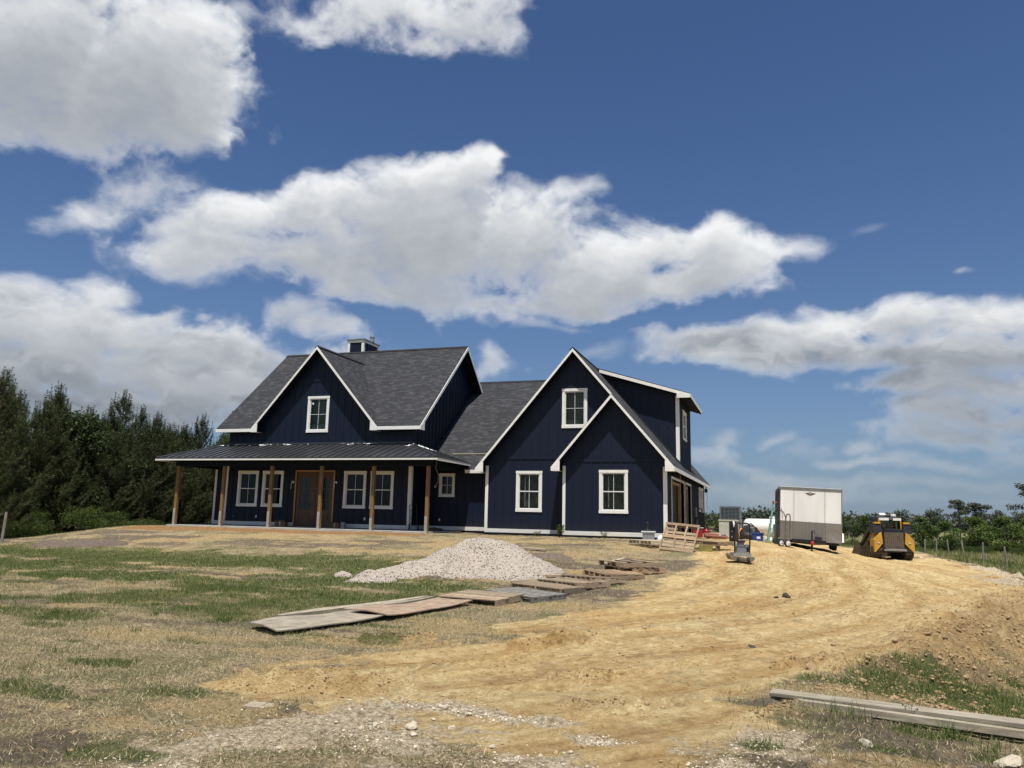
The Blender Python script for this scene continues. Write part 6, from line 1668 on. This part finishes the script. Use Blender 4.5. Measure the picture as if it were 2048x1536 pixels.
lump('white_rubbish_bag', 'small pale scrap bag behind the blue tub', 'bag', -.2, 36.9, .22, .2, .16, M['beige'], 9)
x, y = -.62, 35.5
t = thing('blue_tub', 'blue plastic tub near the tank', 'tub', (x, y, on(x, y)), rz=R(5)); pb('tub_body', MB().hexa([(-.2, -.15, 0), (.2, -.15, 0), (.2, .15, 0), (-.2, .15, 0)], [(-.24, -.18, .32), (.24, -.18, .32), (.24, .18, .32), (-.24, .18, .32)]), M['blue'], bv=.02); pb('rim', MB().box(-.26, .26, -.2, .2, .32, .36), M['blue'], bv=.01); pb('label_patch', MB().box(-.05, .1, -.185, -.165, .1, .2), M['white_p'])
stick('skid_board', 'flat board lying under the blue tub', (-1.3, 35.05), (-.2, 34.9), .5, .04, M['pal_grey'], 'board', -.0)
# red cooler and things by the side wall
x, y = -3.35, 38.0
t = thing('red_cooler', 'red cooler with pale lid beside the garage wall', 'cooler', (x, y, .74), rz=R(10)); pb('cooler_body', MB().hexa([(-.2, -.16, 0), (.2, -.16, 0), (.2, .16, 0), (-.2, .16, 0)], [(-.23, -.19, .38), (.23, -.19, .38), (.23, .19, .38), (-.23, .19, .38)]), M['red'], bv=.02); pb('lid', MB().box(-.24, .24, -.2, .2, .385, .43), M['red'], bv=.015); pb('handle', MB().box(-.25, .25, -.215, -.2, .43, .46), M['white_p'])
x, y = -2.98, 38.4
t = thing('red_can', 'dark red fuel can right of the red cooler', 'can', (x, y, .74)); mb = MB(); mb.lathe([(0, 0), (.12, 0), (.13, .04), (.13, .30), (.05, .36), (.04, .40), (0, .40)], (0, 0, 0), 'z', 16); pb('can_body', mb, M['red'], sm=True); mb = MB(); mb.path([(-.06, 0, .36), (-.04, 0, .45), (.04, 0, .45), (.06, 0, .36)], .012); pb('handle', mb, M['metal_dark'])
def pipe(label, a, b, r, mat):
    A = Vector(a); B = Vector(b); mb = MB(); d = (B - A)
    mb.tube((0, 0, 0), tuple(d), r, n=12); mb.tube(tuple(d * -.012), tuple(d * .06), r * 1.18, n=12)
    o = mb.build('pipe', mat); o.location = A; tag(o, label, 'pipe'); return o
pipe('thick dusty red pipe lying on the ground', (-2.85, 36.6, .84), (-1.9, 35.3, .82), .075, M['redpipe']); pipe('white plastic pipe lying behind the red one', (-2.6, 37.9, .83), (-1.95, 36.9, .83), .05, M['white_p']); pipe('thin red pipe resting on the thick one', (-2.95, 37.0, .93), (-2.3, 36.4, .90), .04, M['redpipe']); pipe('black pipe lying level before the beige cabinet', (-3.3, 40.2, 1.12), (-2.45, 39.6, 1.12), .04, M['rubber'])
lump('rag_heap', 'heap of reddish scraps beside the pipes', 'scraps', -2.6, 37.2, .3, .25, .2, M['redpipe'], 14); lump('rag_heap', 'dark scraps behind the red pipe', 'scraps', -2.1, 37.0, .2, .3, .14, M['tarp'], 15)
stick('stud', 'low timber stud behind the red cooler', (-3.5, 40.4, .25), (-2.6, 39.9, .25), .09, .04, M['pal_grey'], 'stud')
# utility box at the garage corner
x, y = -4.55, 30.55
t = thing('utility_box', 'pale grey utility box with black tool on top, by the garage corner', 'box', (x, y, on(x, y)), rz=R(4)); pb('box_body', MB().box(-.22, .22, -.16, .16, 0, .30), M['steel'], bv=.02); pb('lid', MB().box(-.27, .27, -.2, .2, .30, .34), M['white_p'], bv=.01)
t2 = thing('black_pump', 'black hand pump standing on the utility box lid', 'tool', (x - .05, y, on(x, y) + .34)); 
mb = MB(); mb.lathe([(0, 0), (.06, 0), (.06, .05), (.025, .08), (.025, .26), (.05, .28), (.05, .33), (0, .35)], (0, 0, 0), 'z', 12); mb.build('pump_body', M['rubber'], t2, smooth=True); mb = MB(); mb.path([(.03, 0, .06), (.10, 0, .03), (.15, .02, .02)], .014); mb.build('hose', M['rubber'], t2)
lump('white_rubbish_bag', 'small white bag between the utility box and the leaning pallet', 'bag', -4.05, 30.2, .14, .12, .16, M['white_p'], 22)
# porch things
for i, (x, lb, s) in enumerate(((-22.25, 'brown cardboard box on the porch left of the door', 1.), (-19.25, 'open brown cardboard box on the porch right of the door', .9))):
    t = thing('cardboard_box', lb, 'cardboard box', (x, 32.15, FZ), rz=R(6 * (1 - 2 * i)))
    pb('carton', MB().box(-.26 * s, .26 * s, -.15, .15, 0, .25 * s), M['cardboard']); pb('flap', MB().hexa([(-.26 * s, -.15, .25 * s), (.26 * s, -.15, .25 * s), (.26 * s, -.145, .25 * s), (-.26 * s, -.145, .25 * s)], [(-.26 * s, -.22, .25 * s + .06), (.26 * s, -.22, .25 * s + .06), (.26 * s, -.215, .25 * s + .06), (-.26 * s, -.215, .25 * s + .06)]), M['cardboard']); pb('tape', MB().box(-.03, .03, -.156, -.15, .05, .25 * s), M['beige'])
o = bevel(MB().box(-.1, .1, -.08, .08, 0, .28).build('small_carton', M['drywall']), .01); o.location = (-18.86, 32.1, FZ); tag(o, 'small grey carton on the porch beside the open box', 'carton')
t = thing('hand_truck', 'dark hand truck with white wheel parked on the porch by the corner', 'hand truck', (-15.2, 31.9, FZ), rot=(R(-12), 0, R(35)))
mb = MB(); [mb.path([(x, 0, .1), (x, 0, 1.15)], .016) for x in (-.16, .16)]; [mb.tube((-.16, 0, z), (.16, 0, z), .012) for z in (.3, .6, .9, 1.15)]; pb('frame', mb, M['metal_dark']); pb('toe_plate', MB().box(-.2, .2, 0, .2, 0, .015), M['metal_dark'])
for x in (-.2, .2):
    mb = MB(); wheel(mb, (x, -.07, .13), .13, .06); w = pb('wheel', mb, M['rubber'], sm=True); mb = MB(); mb.lathe([(0, -.036), (.08, -.036), (.08, .036), (0, .036)], (x, -.07, .13), 'x', 14); mb.build('rim', M['white_p'], w)
lump('dirt_heap', 'small brown dirt heap on the slab right of the last post', 'dirt heap', -14.35, 32.2, .42, .2, .12, M['debris'], 31); [c for c in col.objects if c.name.startswith('dirt_heap')][-1].location.z = FZ
# scraps along the top of the porch roof
mb = MB()
for k in range(60):
    if k < 38: x = rnd.uniform(-25.9, -16); y = YM - rnd.uniform(.05, .5) * rnd.random()
    elif k < 52: x = rnd.uniform(-15.6, -14.2); y = YM - rnd.uniform(0, .9)
    else: x = rnd.uniform(-27, -25.8); y = YM - rnd.uniform(.2, 1.2)
    def zp(x, y):
        return min(EZ + (y - EY) * slope, EZ + (EX1 - x) * sx_, EZ + (x - EX0) * sxl) 
    l, w, a = rnd.uniform(.06, .4), rnd.uniform(.015, .05), rnd.uniform(-.5, .5)
    c, s_2 = math.cos(a), math.sin(a)
    q = [(x + c * u - s_2 * v, y + s_2 * u + c * v) for u, v in ((-l / 2, -w / 2), (l / 2, -w / 2), (l / 2, w / 2), (-l / 2, w / 2))]
    mb.face([(p[0], p[1], zp(*p) + .035 + rnd.uniform(0, .04)) for p in q])
o = mb.build('plastic_scraps', M['white_p']); tag(o, 'pale strips of torn wrap lying along the top of the porch roof', 'scraps', kind='stuff')

# ------------------------------------------------------------------ trees and plants
def pine_arrays(seed, Ht, Rad, ntuft=2300, nn=7, nl=.20, nw=.026):
    g = np.random.default_rng(seed)
    tp, td, tl = [], [], []
    B = []   # branch limbs
    nb = 95
    for i in range(nb):
        t_ = (i + .5) / nb; z = Ht * (.04 + .93 * t_)
        L = Rad * ((1 - t_ ** 2.4) * .95 + .14) * g.uniform(.7, 1.15)
        a = i * 2.399 + g.normal(0, .3); e0 = R(5 + 62 * t_ ** 1.3 + g.normal(0, 8))
        p = np.array([0, 0, z]); d = np.array([math.cos(a) * math.cos(e0), math.sin(a) * math.cos(e0), math.sin(e0)])
        n_ = max(4, int(L / .13)); pts = [p.copy()]
        for k in range(n_):
            cu = .045 + .10 * (k / n_) ** 2
            d = d + np.array([g.normal(0, .03), g.normal(0, .03), cu]); d /= np.linalg.norm(d)
            p = p + d * (L / n_); pts.append(p.copy())
            if k > n_ * .15:
                tp.append(p.copy()); td.append(d.copy()); tl.append(1.)
                # side twig
                if g.random() < .85:
                    s = np.cross(d, [0, 0, 1]); s /= np.linalg.norm(s) + 1e-6; s *= (1 if k % 2 else -1)
                    q = p.copy(); dd = d * .6 + s * .8 + np.array([0, 0, .15]); dd /= np.linalg.norm(dd)
                    for j in range(int(2 + 4 * (1 - k / n_) * min(1, L))):
                        dd = dd + np.array([0, 0, .14]); dd /= np.linalg.norm(dd); q = q + dd * .11
                        tp.append(q.copy()); td.append(dd.copy()); tl.append(.9)
        B.append(pts)
        # upright candle
        for j in range(4 if t_ < .6 else 6):
            p = p + np.array([g.normal(0, .01), g.normal(0, .01), .11]); tp.append(p.copy()); td.append(np.array([0, 0, 1.])); tl.append(.65)
    for j in range(9): tp.append(np.array([0, 0, Ht * .95 + j * .1])); td.append(np.array([0, 0, 1.])); tl.append(.7)
    tp, td, tl = map(np.array, (tp, td, tl)); n = len(tp)
    # needles
    P = np.repeat(tp, nn, 0); D = np.repeat(td, nn, 0); T = np.repeat(tl, nn)
    r = g.normal(0, 1, P.shape); r -= (r * D).sum(1, keepdims=True) * D; r /= np.linalg.norm(r, axis=1, keepdims=True)
    dirn = D * g.uniform(.35, .95, (len(P), 1)) + r * .75; dirn /= np.linalg.norm(dirn, axis=1, keepdims=True)
    dirn[:, 2] -= .10
    side = np.cross(dirn, g.normal(0, 1, P.shape)); side /= np.linalg.norm(side, axis=1, keepdims=True)
    ln = (nl * T * g.uniform(.75, 1.2, len(P)))[:, None]; base = P - D * g.uniform(0, .10, (len(P), 1))
    V = np.empty((len(P), 3, 3)); V[:, 0] = base - side * nw * .5; V[:, 1] = base + side * nw * .5; V[:, 2] = base + dirn * ln
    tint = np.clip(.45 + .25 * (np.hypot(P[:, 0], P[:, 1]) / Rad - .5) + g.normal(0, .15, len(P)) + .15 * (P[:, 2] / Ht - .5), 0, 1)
    return V.reshape(-1, 3), np.repeat(tint, 3), B
def trunk_mesh(name, Ht, r0, B=(), wob=.05, seed=0):
    mb = MB(); g = random.Random(seed); pts = [Vector((g.gauss(0, wob) * k / 6, g.gauss(0, wob) * k / 6, -.3 + (Ht + .3) * k / 6)) for k in range(7)]
    for k in range(6): mb.tube(pts[k], pts[k + 1], r0 * (1 - k / 6.5), r0 * (1 - (k + 1) / 6.5), 7)
    for b in B:
        for a, c in zip(b[:-1:2], b[2::2]): mb.tube(a, c, .014, .010, 3, cap=False)
    return mb.mesh(name, M['bark'], smooth=False)
PINES = []
for s, (Ht, Rad) in enumerate(((8.0, 2.3), (7.2, 2.2), (7.5, 2.4), (6.2, 2.1))):
    V, T, B = pine_arrays(40 + s, Ht, Rad)
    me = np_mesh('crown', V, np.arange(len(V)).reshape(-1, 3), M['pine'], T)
    PINES.append((me, trunk_mesh('trunk', Ht * .97, .11, B, .04, s), Ht))
    print('pine tris', len(V) // 3)
ntree = 0
def pine(x, y, k, sc, label, group='young pines at the edge of the wood'):
    me, tm, Ht = PINES[k]
    t = thing('pine_tree', label, 'pine tree', (x, y, float(hbase(x, y)) - .1), rz=rnd.uniform(0, 6.28), group=group)
    link('trunk', tm, t); link('crown', me, t); t.scale = (sc * rnd.uniform(.92, 1.25), sc * rnd.uniform(.92, 1.25), sc * rnd.uniform(.90, 1.06)); t.rotation_euler[0] = R(rnd.uniform(-4, 4)); t.rotation_euler[1] = R(rnd.uniform(-4, 4))
    return t
PL = 'dark young pine in the dense wood left of the house'
spots = [(-33.6, 25.6, 0, .90, 'tallest pine at the left edge of the photo'), (-35.8, 28.3, 2, .95, 'tall bushy pine second from the left edge'), (-36.0, 31.2, 1, 1.02, 'pointed pine third from the left edge'), (-36.6, 34.0, 0, .86, 'pine at the step where the wood drops lower'), (-34.9, 29.6, 3, 1.0, 'short pine in front of the tall left ones'),
         (-37.2, 36.6, 3, 1.05, PL), (-36.2, 33.2, 3, .95, PL), (-38.2, 39.0, 1, .98, PL), (-37.0, 40.8, 3, 1.08, PL), (-38.6, 43.0, 1, 1.05, PL), (-39.4, 45.6, 2, 1.0, PL), (-38.0, 47.5, 0, .98, PL), (-39.6, 50.2, 2, 1.08, PL), (-38.4, 52.6, 1, 1.15, PL), (-36.5, 55.5, 0, 1.08, PL), (-35.3, 44.2, 3, 1.02, PL), (-34.8, 48.6, 3, 1.08, PL), (-35.4, 51.8, 1, 1.0, PL), (-33.5, 54, 3, 1.1, PL), (-35.6, 38.6, 3, .9, PL), (-33.8, 41.2, 3, .82, PL), (-33.0, 46, 3, .9, PL)]
spots += [(-34.6 + .3 * (i % 2), 30.5 + 2.9 * i, 3, .80 + .08 * (i % 3), PL) for i in range(9)]
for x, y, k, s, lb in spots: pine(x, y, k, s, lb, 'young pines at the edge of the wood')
for i in range(30):
    y = 24 + i * 1.25; x = -40.0 - (i % 3) * 1.6 + rnd.uniform(-.6, .6)
    pine(x, y, i % 4, rnd.uniform(.95, 1.08) * (1.0 if y < 33 else .95), 'pine standing deeper in the wood behind the front row', 'pines deeper in the wood')
for i in range(10): pine(-31.5 + i * 2.7 + rnd.uniform(-.5, .5), 60 + rnd.uniform(-1.5, 2), i % 4, rnd.uniform(.85, 1.0), 'pine in the row behind the house', 'pines behind the house')

def leaf_cloud(seed, clumps, nleaf, size, flat=.6):
    g = np.random.default_rng(seed); V = []; T = []
    for (cx, cy, cz, rx, ry, rz) in clumps:
        n = int(nleaf * (rx * ry * rz) ** .67)
        u = g.normal(0, 1, (n, 3)); u /= np.linalg.norm(u, axis=1, keepdims=True); r = g.uniform(.45, 1.05, (n, 1)) ** .6
        wob = 1 + .3 * np.sin(u[:, :1] * 5 + seed) * np.cos(u[:, 1:2] * 6)
        p = np.array([cx, cy, cz]) + u * r * wob * np.array([rx, ry, rz])
        a = g.normal(0, 1, (n, 3)); a[:, 2] *= flat; a /= np.linalg.norm(a, axis=1, keepdims=True); b = np.cross(a, g.normal(0, 1, (n, 3))); b /= np.linalg.norm(b, axis=1, keepdims=True)
        s = size * g.uniform(.6, 1.3, (n, 1))
        q = np.empty((n, 3, 3)); q[:, 0] = p - a * s * .5; q[:, 1] = p + a * s * .5 + b * s * .15; q[:, 2] = p + b * s
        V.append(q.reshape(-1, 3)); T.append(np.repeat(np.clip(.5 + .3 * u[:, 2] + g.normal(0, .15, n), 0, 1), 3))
    return np.concatenate(V), np.concatenate(T)
def bush_mesh(seed, w, h, n, size, mat, ncl=14):
    g = random.Random(seed); cl = []
    for k in range(ncl):
        a = g.uniform(0, 6.28); r = w * .5 * math.sqrt(g.random()) ; z = h * g.uniform(.2, .8) * (1 - .5 * (r / (w * .5)) ** 2); s = g.uniform(.16, .3)
        cl.append((r * math.cos(a), r * math.sin(a), z, s * w * .9, s * w * .9, s * h * .9))
    V, T = leaf_cloud(seed, cl, n, size)
    V[:, 2] = np.maximum(V[:, 2], 0)
    return np_mesh('foliage', V, np.arange(len(V)).reshape(-1, 3), mat, T)
def stems_mesh(seed, w, h):
    g = random.Random(seed); mb = MB()
    for k in range(8):
        a = g.uniform(0, 6.28); r = w * .35 * g.random(); p = Vector((0, 0, -.1)); q = Vector((r * math.cos(a) * .5, r * math.sin(a) * .5, h * .4)); e = Vector((r * math.cos(a), r * math.sin(a), h * g.uniform(.6, .85)))
        mb.tube(p, q, .03, .02, 5); mb.tube(q, e, .02, .01, 4)
    return mb.mesh('stems', M['bark'])
LATER = []
BUSH = [bush_mesh(3 + i, 3.0, 2.2, 900, .085, M['leaf_br']) for i in range(2)]; BST = stems_mesh(4, 3, 2.2)
def bush(x, y, k, sx, sz, label, group, me=None, cat='bush'):
    t = thing('bush', label, cat, (x, y, float(hbase(x, y)) - .05), rz=rnd.uniform(0, 6), group=group); link('foliage', me or BUSH[k], t); link('stems', BST, t); t.scale = (sx, sx, sz); return t
for x, y, k, s, z_, lb in ((-31.9, 27.2, 0, .62, .60, 'bright green bush at the left end of the bush row under the pines'), (-31.6, 29.3, 1, .72, .72, 'broad bright green bush in the middle of the row under the pines'), (-31.7, 31.4, 0, .7, .55, 'low spreading bright bush under the pines'), (-31.9, 33.8, 1, .6, .4, 'lowest bright bush at the right end of the row under the pines'), (-31.6, 40.5, 0, .8, .7, 'green bush seen between the left porch posts'), (-31.2, 44, 1, .8, .8, 'green bush behind the left end of the porch')):
    bush(x, y, k, s, z_, lb, 'bright bushes under the pines')
for x, y, k, s, lb in ((-36.2, 32.6, 6, 1.55, 'rounded broadleaf tree at the step in the pine wood'), (-36.0, 42.5, 6, 1.25, 'olive broadleaf tree among the pines left of the porch')):
    LATER.append((x, y, k, s, lb))
# post by the wood
o = MB().tube((0, 0, 0), (.04, .02, 1.35), .06, .055, 8).build('fence_post', M['log']); o.location = (-30.6, 24.6, Hz(-30.6, 24.6) - .1); tag(o, 'lone pale fence post in front of the wood at the far left', 'fence post')

# broadleaf trees on the right
def tree_mesh(seed, h, w, n, size, mat, bare=.25, ncl=22):
    g = random.Random(seed); cl = []
    for k in range(ncl):
        a = g.uniform(0, 6.28); t_ = g.random(); z = h * (bare + (1 - bare) * t_ * .92); rr = w * .5 * math.sin(math.pi * (.18 + .74 * t_)) * math.sqrt(g.random()); s = g.uniform(.12, .22)
        cl.append((rr * math.cos(a), rr * math.sin(a), z, s * w, s * w, s * h * .55))
    V, T = leaf_cloud(seed, cl, n, size)
    return np_mesh('crown', V, np.arange(len(V)).reshape(-1, 3), mat, T), cl
def btrunk(seed, h, cl):
    mb = MB(); mb.tube((0, 0, -.3), (.05, 0, h * .35), .12, .09, 7)
    for c in cl[::2]: mb.tube((.05, 0, h * .32), (c[0] * .8, c[1] * .8, c[2]), .05, .015, 4)
    return mb.mesh('trunk', M['bark'])
TREE = []
for i, (h, w, mt, bare) in enumerate(((4.6, 4.0, 'leaf_md', .15), (4.2, 3.2, 'leaf_md', .2), (5.2, 3.4, 'leaf_far', .3), (3.6, 4.6, 'leaf_md', .08))):
    me, cl = tree_mesh(70 + i, h, w, 420, .20, M[mt], bare); TREE.append((me, btrunk(i, h, cl), h))
# flat topped pines
def flat_pine(seed, h):
    g = random.Random(seed); cl = []
    for k in range(13):
        z = h * g.uniform(.62, .97); a = g.uniform(0, 6.28); r = g.uniform(.2, 1.7) * (1 if z < h * .9 else .5); cl.append((r * math.cos(a), r * math.sin(a), z, .85, .85, .30))
    V, T = leaf_cloud(seed, cl, 420, .20); me = np_mesh('crown', V, np.arange(len(V)).reshape(-1, 3), M['leaf_far'], T)
    mb = MB(); mb.tube((0, 0, -.3), (.1, 0, h * .9), .13, .05, 7)
    for c in cl: mb.tube((.08, 0, c[2] - .5), (c[0], c[1], c[2]), .04, .015, 4)
    return me, mb.mesh('trunk', M['bark']), h
TREE.append(flat_pine(5, 6.5)); TREE.append(flat_pine(9, 6.0))
_me, _cl = tree_mesh(91, 4.4, 3.4, 1900, .085, M['leaf_dk'], .12, 30); TREE.append((_me, btrunk(91, 4.4, _cl), 4.4))
def tree(x, y, k, sc, label, cat='tree', group='trees across the meadow'):
    me, tm, h = TREE[k]; t = thing('pine_tree' if k in (4, 5) else 'tree', label, cat, (x, y, -.9), rz=rnd.uniform(0, 6.28), group=group); link('trunk', tm, t); link('crown', me, t); t.scale = (sc,) * 3; return t
def dirp(px, d):   # plan position at distance d in a compass direction
    a = YAW + math.atan((px - 1024) / 1546.8); return d * math.sin(a), d * math.cos(a)
for x, y, k, s, lb in LATER:
    o = tree(x, y, k, s, lb, group='broadleaf trees in the pine wood'); o.location.z = float(hbase(x, y)) - .1
TSC = .9
T = [(1690, 130, 1, .9, 'small dark tree just right of the trailer'), (1726, 92, 1, .84, 'round topped green tree left of the loader'), (1772, 90, 0, .86, 'large bushy tree directly behind the loader cab'), (1800, 125, 2, .95, 'dull tree right behind the loader'), (1838, 84, 1, .82, 'green tree with open crown right of the loader'), (1866, 105, 2, .92, 'dull tree between two green ones right of the loader'), (1880, 80, 0, .68, 'low green tree beside the flat topped pine'),
     (1912, 128, 4, 1.0, 'flat topped pine standing above the green trees'), (1946, 125, 5, 1.02, 'second flat topped pine further right'), (1935, 86, 0, .80, 'bushy green tree below the second flat pine'), (1962, 95, 3, .95, 'broad low green tree right of the pines'), (1990, 122, 2, .95, 'dull tall tree towards the right edge'), (2008, 84, 0, .82, 'broad green tree near the right edge'), (2040, 88, 3, 1.05, 'wide green tree at the right edge'), (2058, 110, 4, 1.25, 'tall thin pine cut by the right edge'), (2030, 130, 2, .95, 'dull tree behind the wide one at the right edge')]
for px_, d, k, s, lb in T:
    x, y = dirp(px_, d); tree(x, y, k, s * TSC, lb, 'pine tree' if k > 3 else 'tree')
k_ = 0
for i in range(26):
    px_ = 1700 + i * 15 + rnd.uniform(-6, 6); d = rnd.uniform(72, 92)
    x, y = dirp(px_, d); bush(x, y, i % 2, rnd.uniform(.45, .8), rnd.uniform(.30, .60), 'green shrub in the hedge line across the meadow', 'shrubs across the meadow', cat='shrub')
for i in range(12):
    px_ = 1412 + i * 26 + rnd.uniform(-6, 6); x, y = dirp(px_, 95 + rnd.uniform(-10, 20)); tree(x, y, (1, 3, 0, 2)[i % 4], rnd.uniform(.42, .62), 'low tree on the skyline behind the tanks and trailer', group='low trees behind the yard')
for i, (px_, d, s) in enumerate(((1450, 80, .78),)): x, y = dirp(px_, d); tree(x, y, 1, s, 'tree showing left of the grey condenser')
# far wood that reads as one mass
g = np.random.default_rng(3); cl = []
for i in range(230):
    a = YAW + R(-60 + 130 * i / 230); d = g.uniform(230, 330); cl.append((d * math.sin(a), d * math.cos(a), g.uniform(.6, 2.2), g.uniform(4, 8), 3., g.uniform(1.6, 3.2)))
V, T_ = leaf_cloud(8, cl, 34, .9); o = link('far_wood', np_mesh('far_wood', V, np.arange(len(V)).reshape(-1, 3), M['leaf_far'], T_)); tag(o, 'far low wood along the horizon', 'wood', kind='stuff')
# pale strip (far yard wall) on the right
x0, y0 = dirp(1935, 150); x1, y1 = dirp(2075, 150)
mb = MB(); mb.prism([(0, 0, 0), (x1 - x0, y1 - y0, 0), (x1 - x0, y1 - y0, .55), (0, 0, .55)], (.1, .3, 0)); o = mb.build('low_wall', M['white_p']); o.location = (x0, y0, -.1); tag(o, 'thin pale wall far off between the trees at the right', 'wall')

# ------------------------------------------------------------------ wire fence
FP = [(1672, 96), (1700, 92), (1722, 87), (1745, 83), (1768, 79), (1793, 75), (1819, 71.5), (1840, 68), (1862, 65), (1887, 61.5), (1917, 57), (1953, 53), (1999, 49), (2047, 46.5), (2098, 44)]
ft = None; pts = []
for px_, d in FP: pts.append(dirp(px_, d))
fb = (pts[0][0], pts[0][1], -.85)
ft = thing('wire_fence', 'old wire fence with leaning grey wooden posts along the meadow', 'fence', fb)
pmh = MB().tube((0, 0, -.2), (.02, .02, 1.30), .055, .05, 7).mesh('post', M['log'])
for i, (x, y) in enumerate(pts):
    p = link('post', pmh, ft, (x - fb[0], y - fb[1], float(hbase(x, y)) - fb[2])); p.rotation_euler = (R(rnd.uniform(-5, 5)), R(rnd.uniform(-6, 6)), 0); p.scale.z = rnd.uniform(.88, 1.05)
for z_ in (.45, .75, 1.1):
    mb = MB()
    for (ax, ay), (bx_, by_) in zip(pts[:-1], pts[1:]): mb.tube((ax - fb[0], ay - fb[1], float(hbase(ax, ay)) - fb[2] + z_), (bx_ - fb[0], by_ - fb[1], float(hbase(bx_, by_)) - fb[2] + z_), .006, n=3, cap=False)
    mb.build('wire', M['metal_dark'], ft)
# ------------------------------------------------------------------ weeds
def weed(x, y, h, n, label, mat='leaf_br', leaf=.05, spread=.25, group=None):
    g = np.random.default_rng(int(abs(x * 100) + y * 7)); mb = MB(); cl = []
    for k in range(n):
        a = g.uniform(0, 6.28); r = spread * g.random(); e = Vector((r * math.cos(a), r * math.sin(a), h * g.uniform(.6, 1))); q = Vector((e.x * .4, e.y * .4, e.z * .55)); mb.tube((0, 0, -.03), q, .006, .005, 4); mb.tube(q, e, .005, .002, 4)
        for j in range(3): f = .45 + .25 * j; cl.append((e.x * f, e.y * f, e.z * f, leaf * 1.6, leaf * 1.6, leaf))
    V, T = leaf_cloud(int(n + h * 10), cl, 2600, leaf)
    t = thing('weed', label, 'weed', (x, y, Hz(x, y) - .01), group=group); mb.build('stems', M['leaf_dk'], t); link('leaves', np_mesh('leaves', V, np.arange(len(V)).reshape(-1, 3), M[mat], T), t); return t
weed(-8.15, 30.7, .52, 12, 'bushy weed growing against the garage base board between the gables'); weed(-6.25, 30.5, .34, 6, 'smaller arching weed under the right garage window', 'leaf_md', .04)
weed(-9.2, 31.0, .24, 8, 'low green weed by the larger gable wall', 'leaf_md', .04); weed(1.05, 7.62, .16, 7, 'leafy dark green weed just behind the beam', 'leaf_md', .022, .08); weed(1.55, 7.75, .10, 6, 'small leafy weed further right behind the beam', 'leaf_md', .02, .08)
def tuft(x, y, h, n, label, w=.006, group='tall grass tufts', tint=(.3, .15)):
    g = rng; P = np.stack([x * 0 + g.normal(0, .05, n), g.normal(0, .05, n), np.zeros(n)], -1); hh = h * g.uniform(.5, 1.1, n); ln = g.uniform(.05, .75, n); a = g.uniform(0, 6.28, n); la = g.uniform(0, 6.28, n)
    V = np.empty((n, 5, 3)); sd_ = np.stack([np.cos(a), np.sin(a), 0 * a], -1) * w / 2; d = np.stack([np.cos(la) * ln, np.sin(la) * ln, np.sqrt(1 - ln ** 2 * .9)], -1) * hh[:, None]; d2 = np.stack([np.cos(la) * ln * 1.3, np.sin(la) * ln * 1.3, np.sqrt(1 - ln ** 2 * .9) * .75], -1) * hh[:, None]
    V[:, 0] = P - sd_; V[:, 1] = P + sd_; V[:, 2] = P + d * .5 + sd_ * .8; V[:, 3] = P + d * .5 - sd_ * .8; V[:, 4] = P + d * .5 + d2 * .5
    b = np.arange(n)[:, None] * 5; F = np.concatenate([b + [0, 1, 2], b + [0, 2, 3], b + [3, 2, 4]])
    me = np_mesh('grass_tuft', V.reshape(-1, 3), F, M['grass'], np.repeat(np.clip(g.normal(*tint, n), 0, 1), 5)); o = link('grass_tuft', me); o.location = (x, y, Hz(x, y) - .005); tag(o, label, 'grass tuft', group)
    return o
for x, y, h, n, lb in ((-8.85, 9.75, .16, 60, 'dark green grass tuft in the lawn gap left of the plywood'), (-7.62, 9.75, .20, 40, 'upright grass tuft just left of the plywood sheet'), (-10.2, 9.2, .14, 70, 'broad grass tuft in the left foreground'), (-8.0, 8.5, .10, 40, 'small grass tuft below the upright one'), (-7.6, 6.9, .14, 26, 'thin grass tuft in the dry lower left'), (-9.6, 10.6, .12, 50, 'grass tuft behind the broad one at left'),
                       (.48, 7.52, .20, 16, 'spiky grass clump hanging over the beam shadow'), (.62, 7.40, .22, 20, 'wide spiky grass clump in front of the beam'), (-.12, 7.35, .18, 18, 'thin grass clump by the beam end'), (.12, 7.38, .16, 14, 'sparse grass clump right of the beam end'), (1.28, 7.2, .2, 60, 'dense grass clump in front of the beam middle'), (1.5, 6.95, .18, 30, 'grass clump towards the lower right corner'), (.95, 6.4, .2, 14, 'few long blades near the bottom edge'), (1.75, 6.9, .25, 14, 'long arching blades beside the largest white rock')):
    tuft(x, y, h, n, lb)
print('objects', len(bpy.data.objects), 'tris', sum(len(o.data.polygons) for o in bpy.data.objects if o.type == 'MESH'))
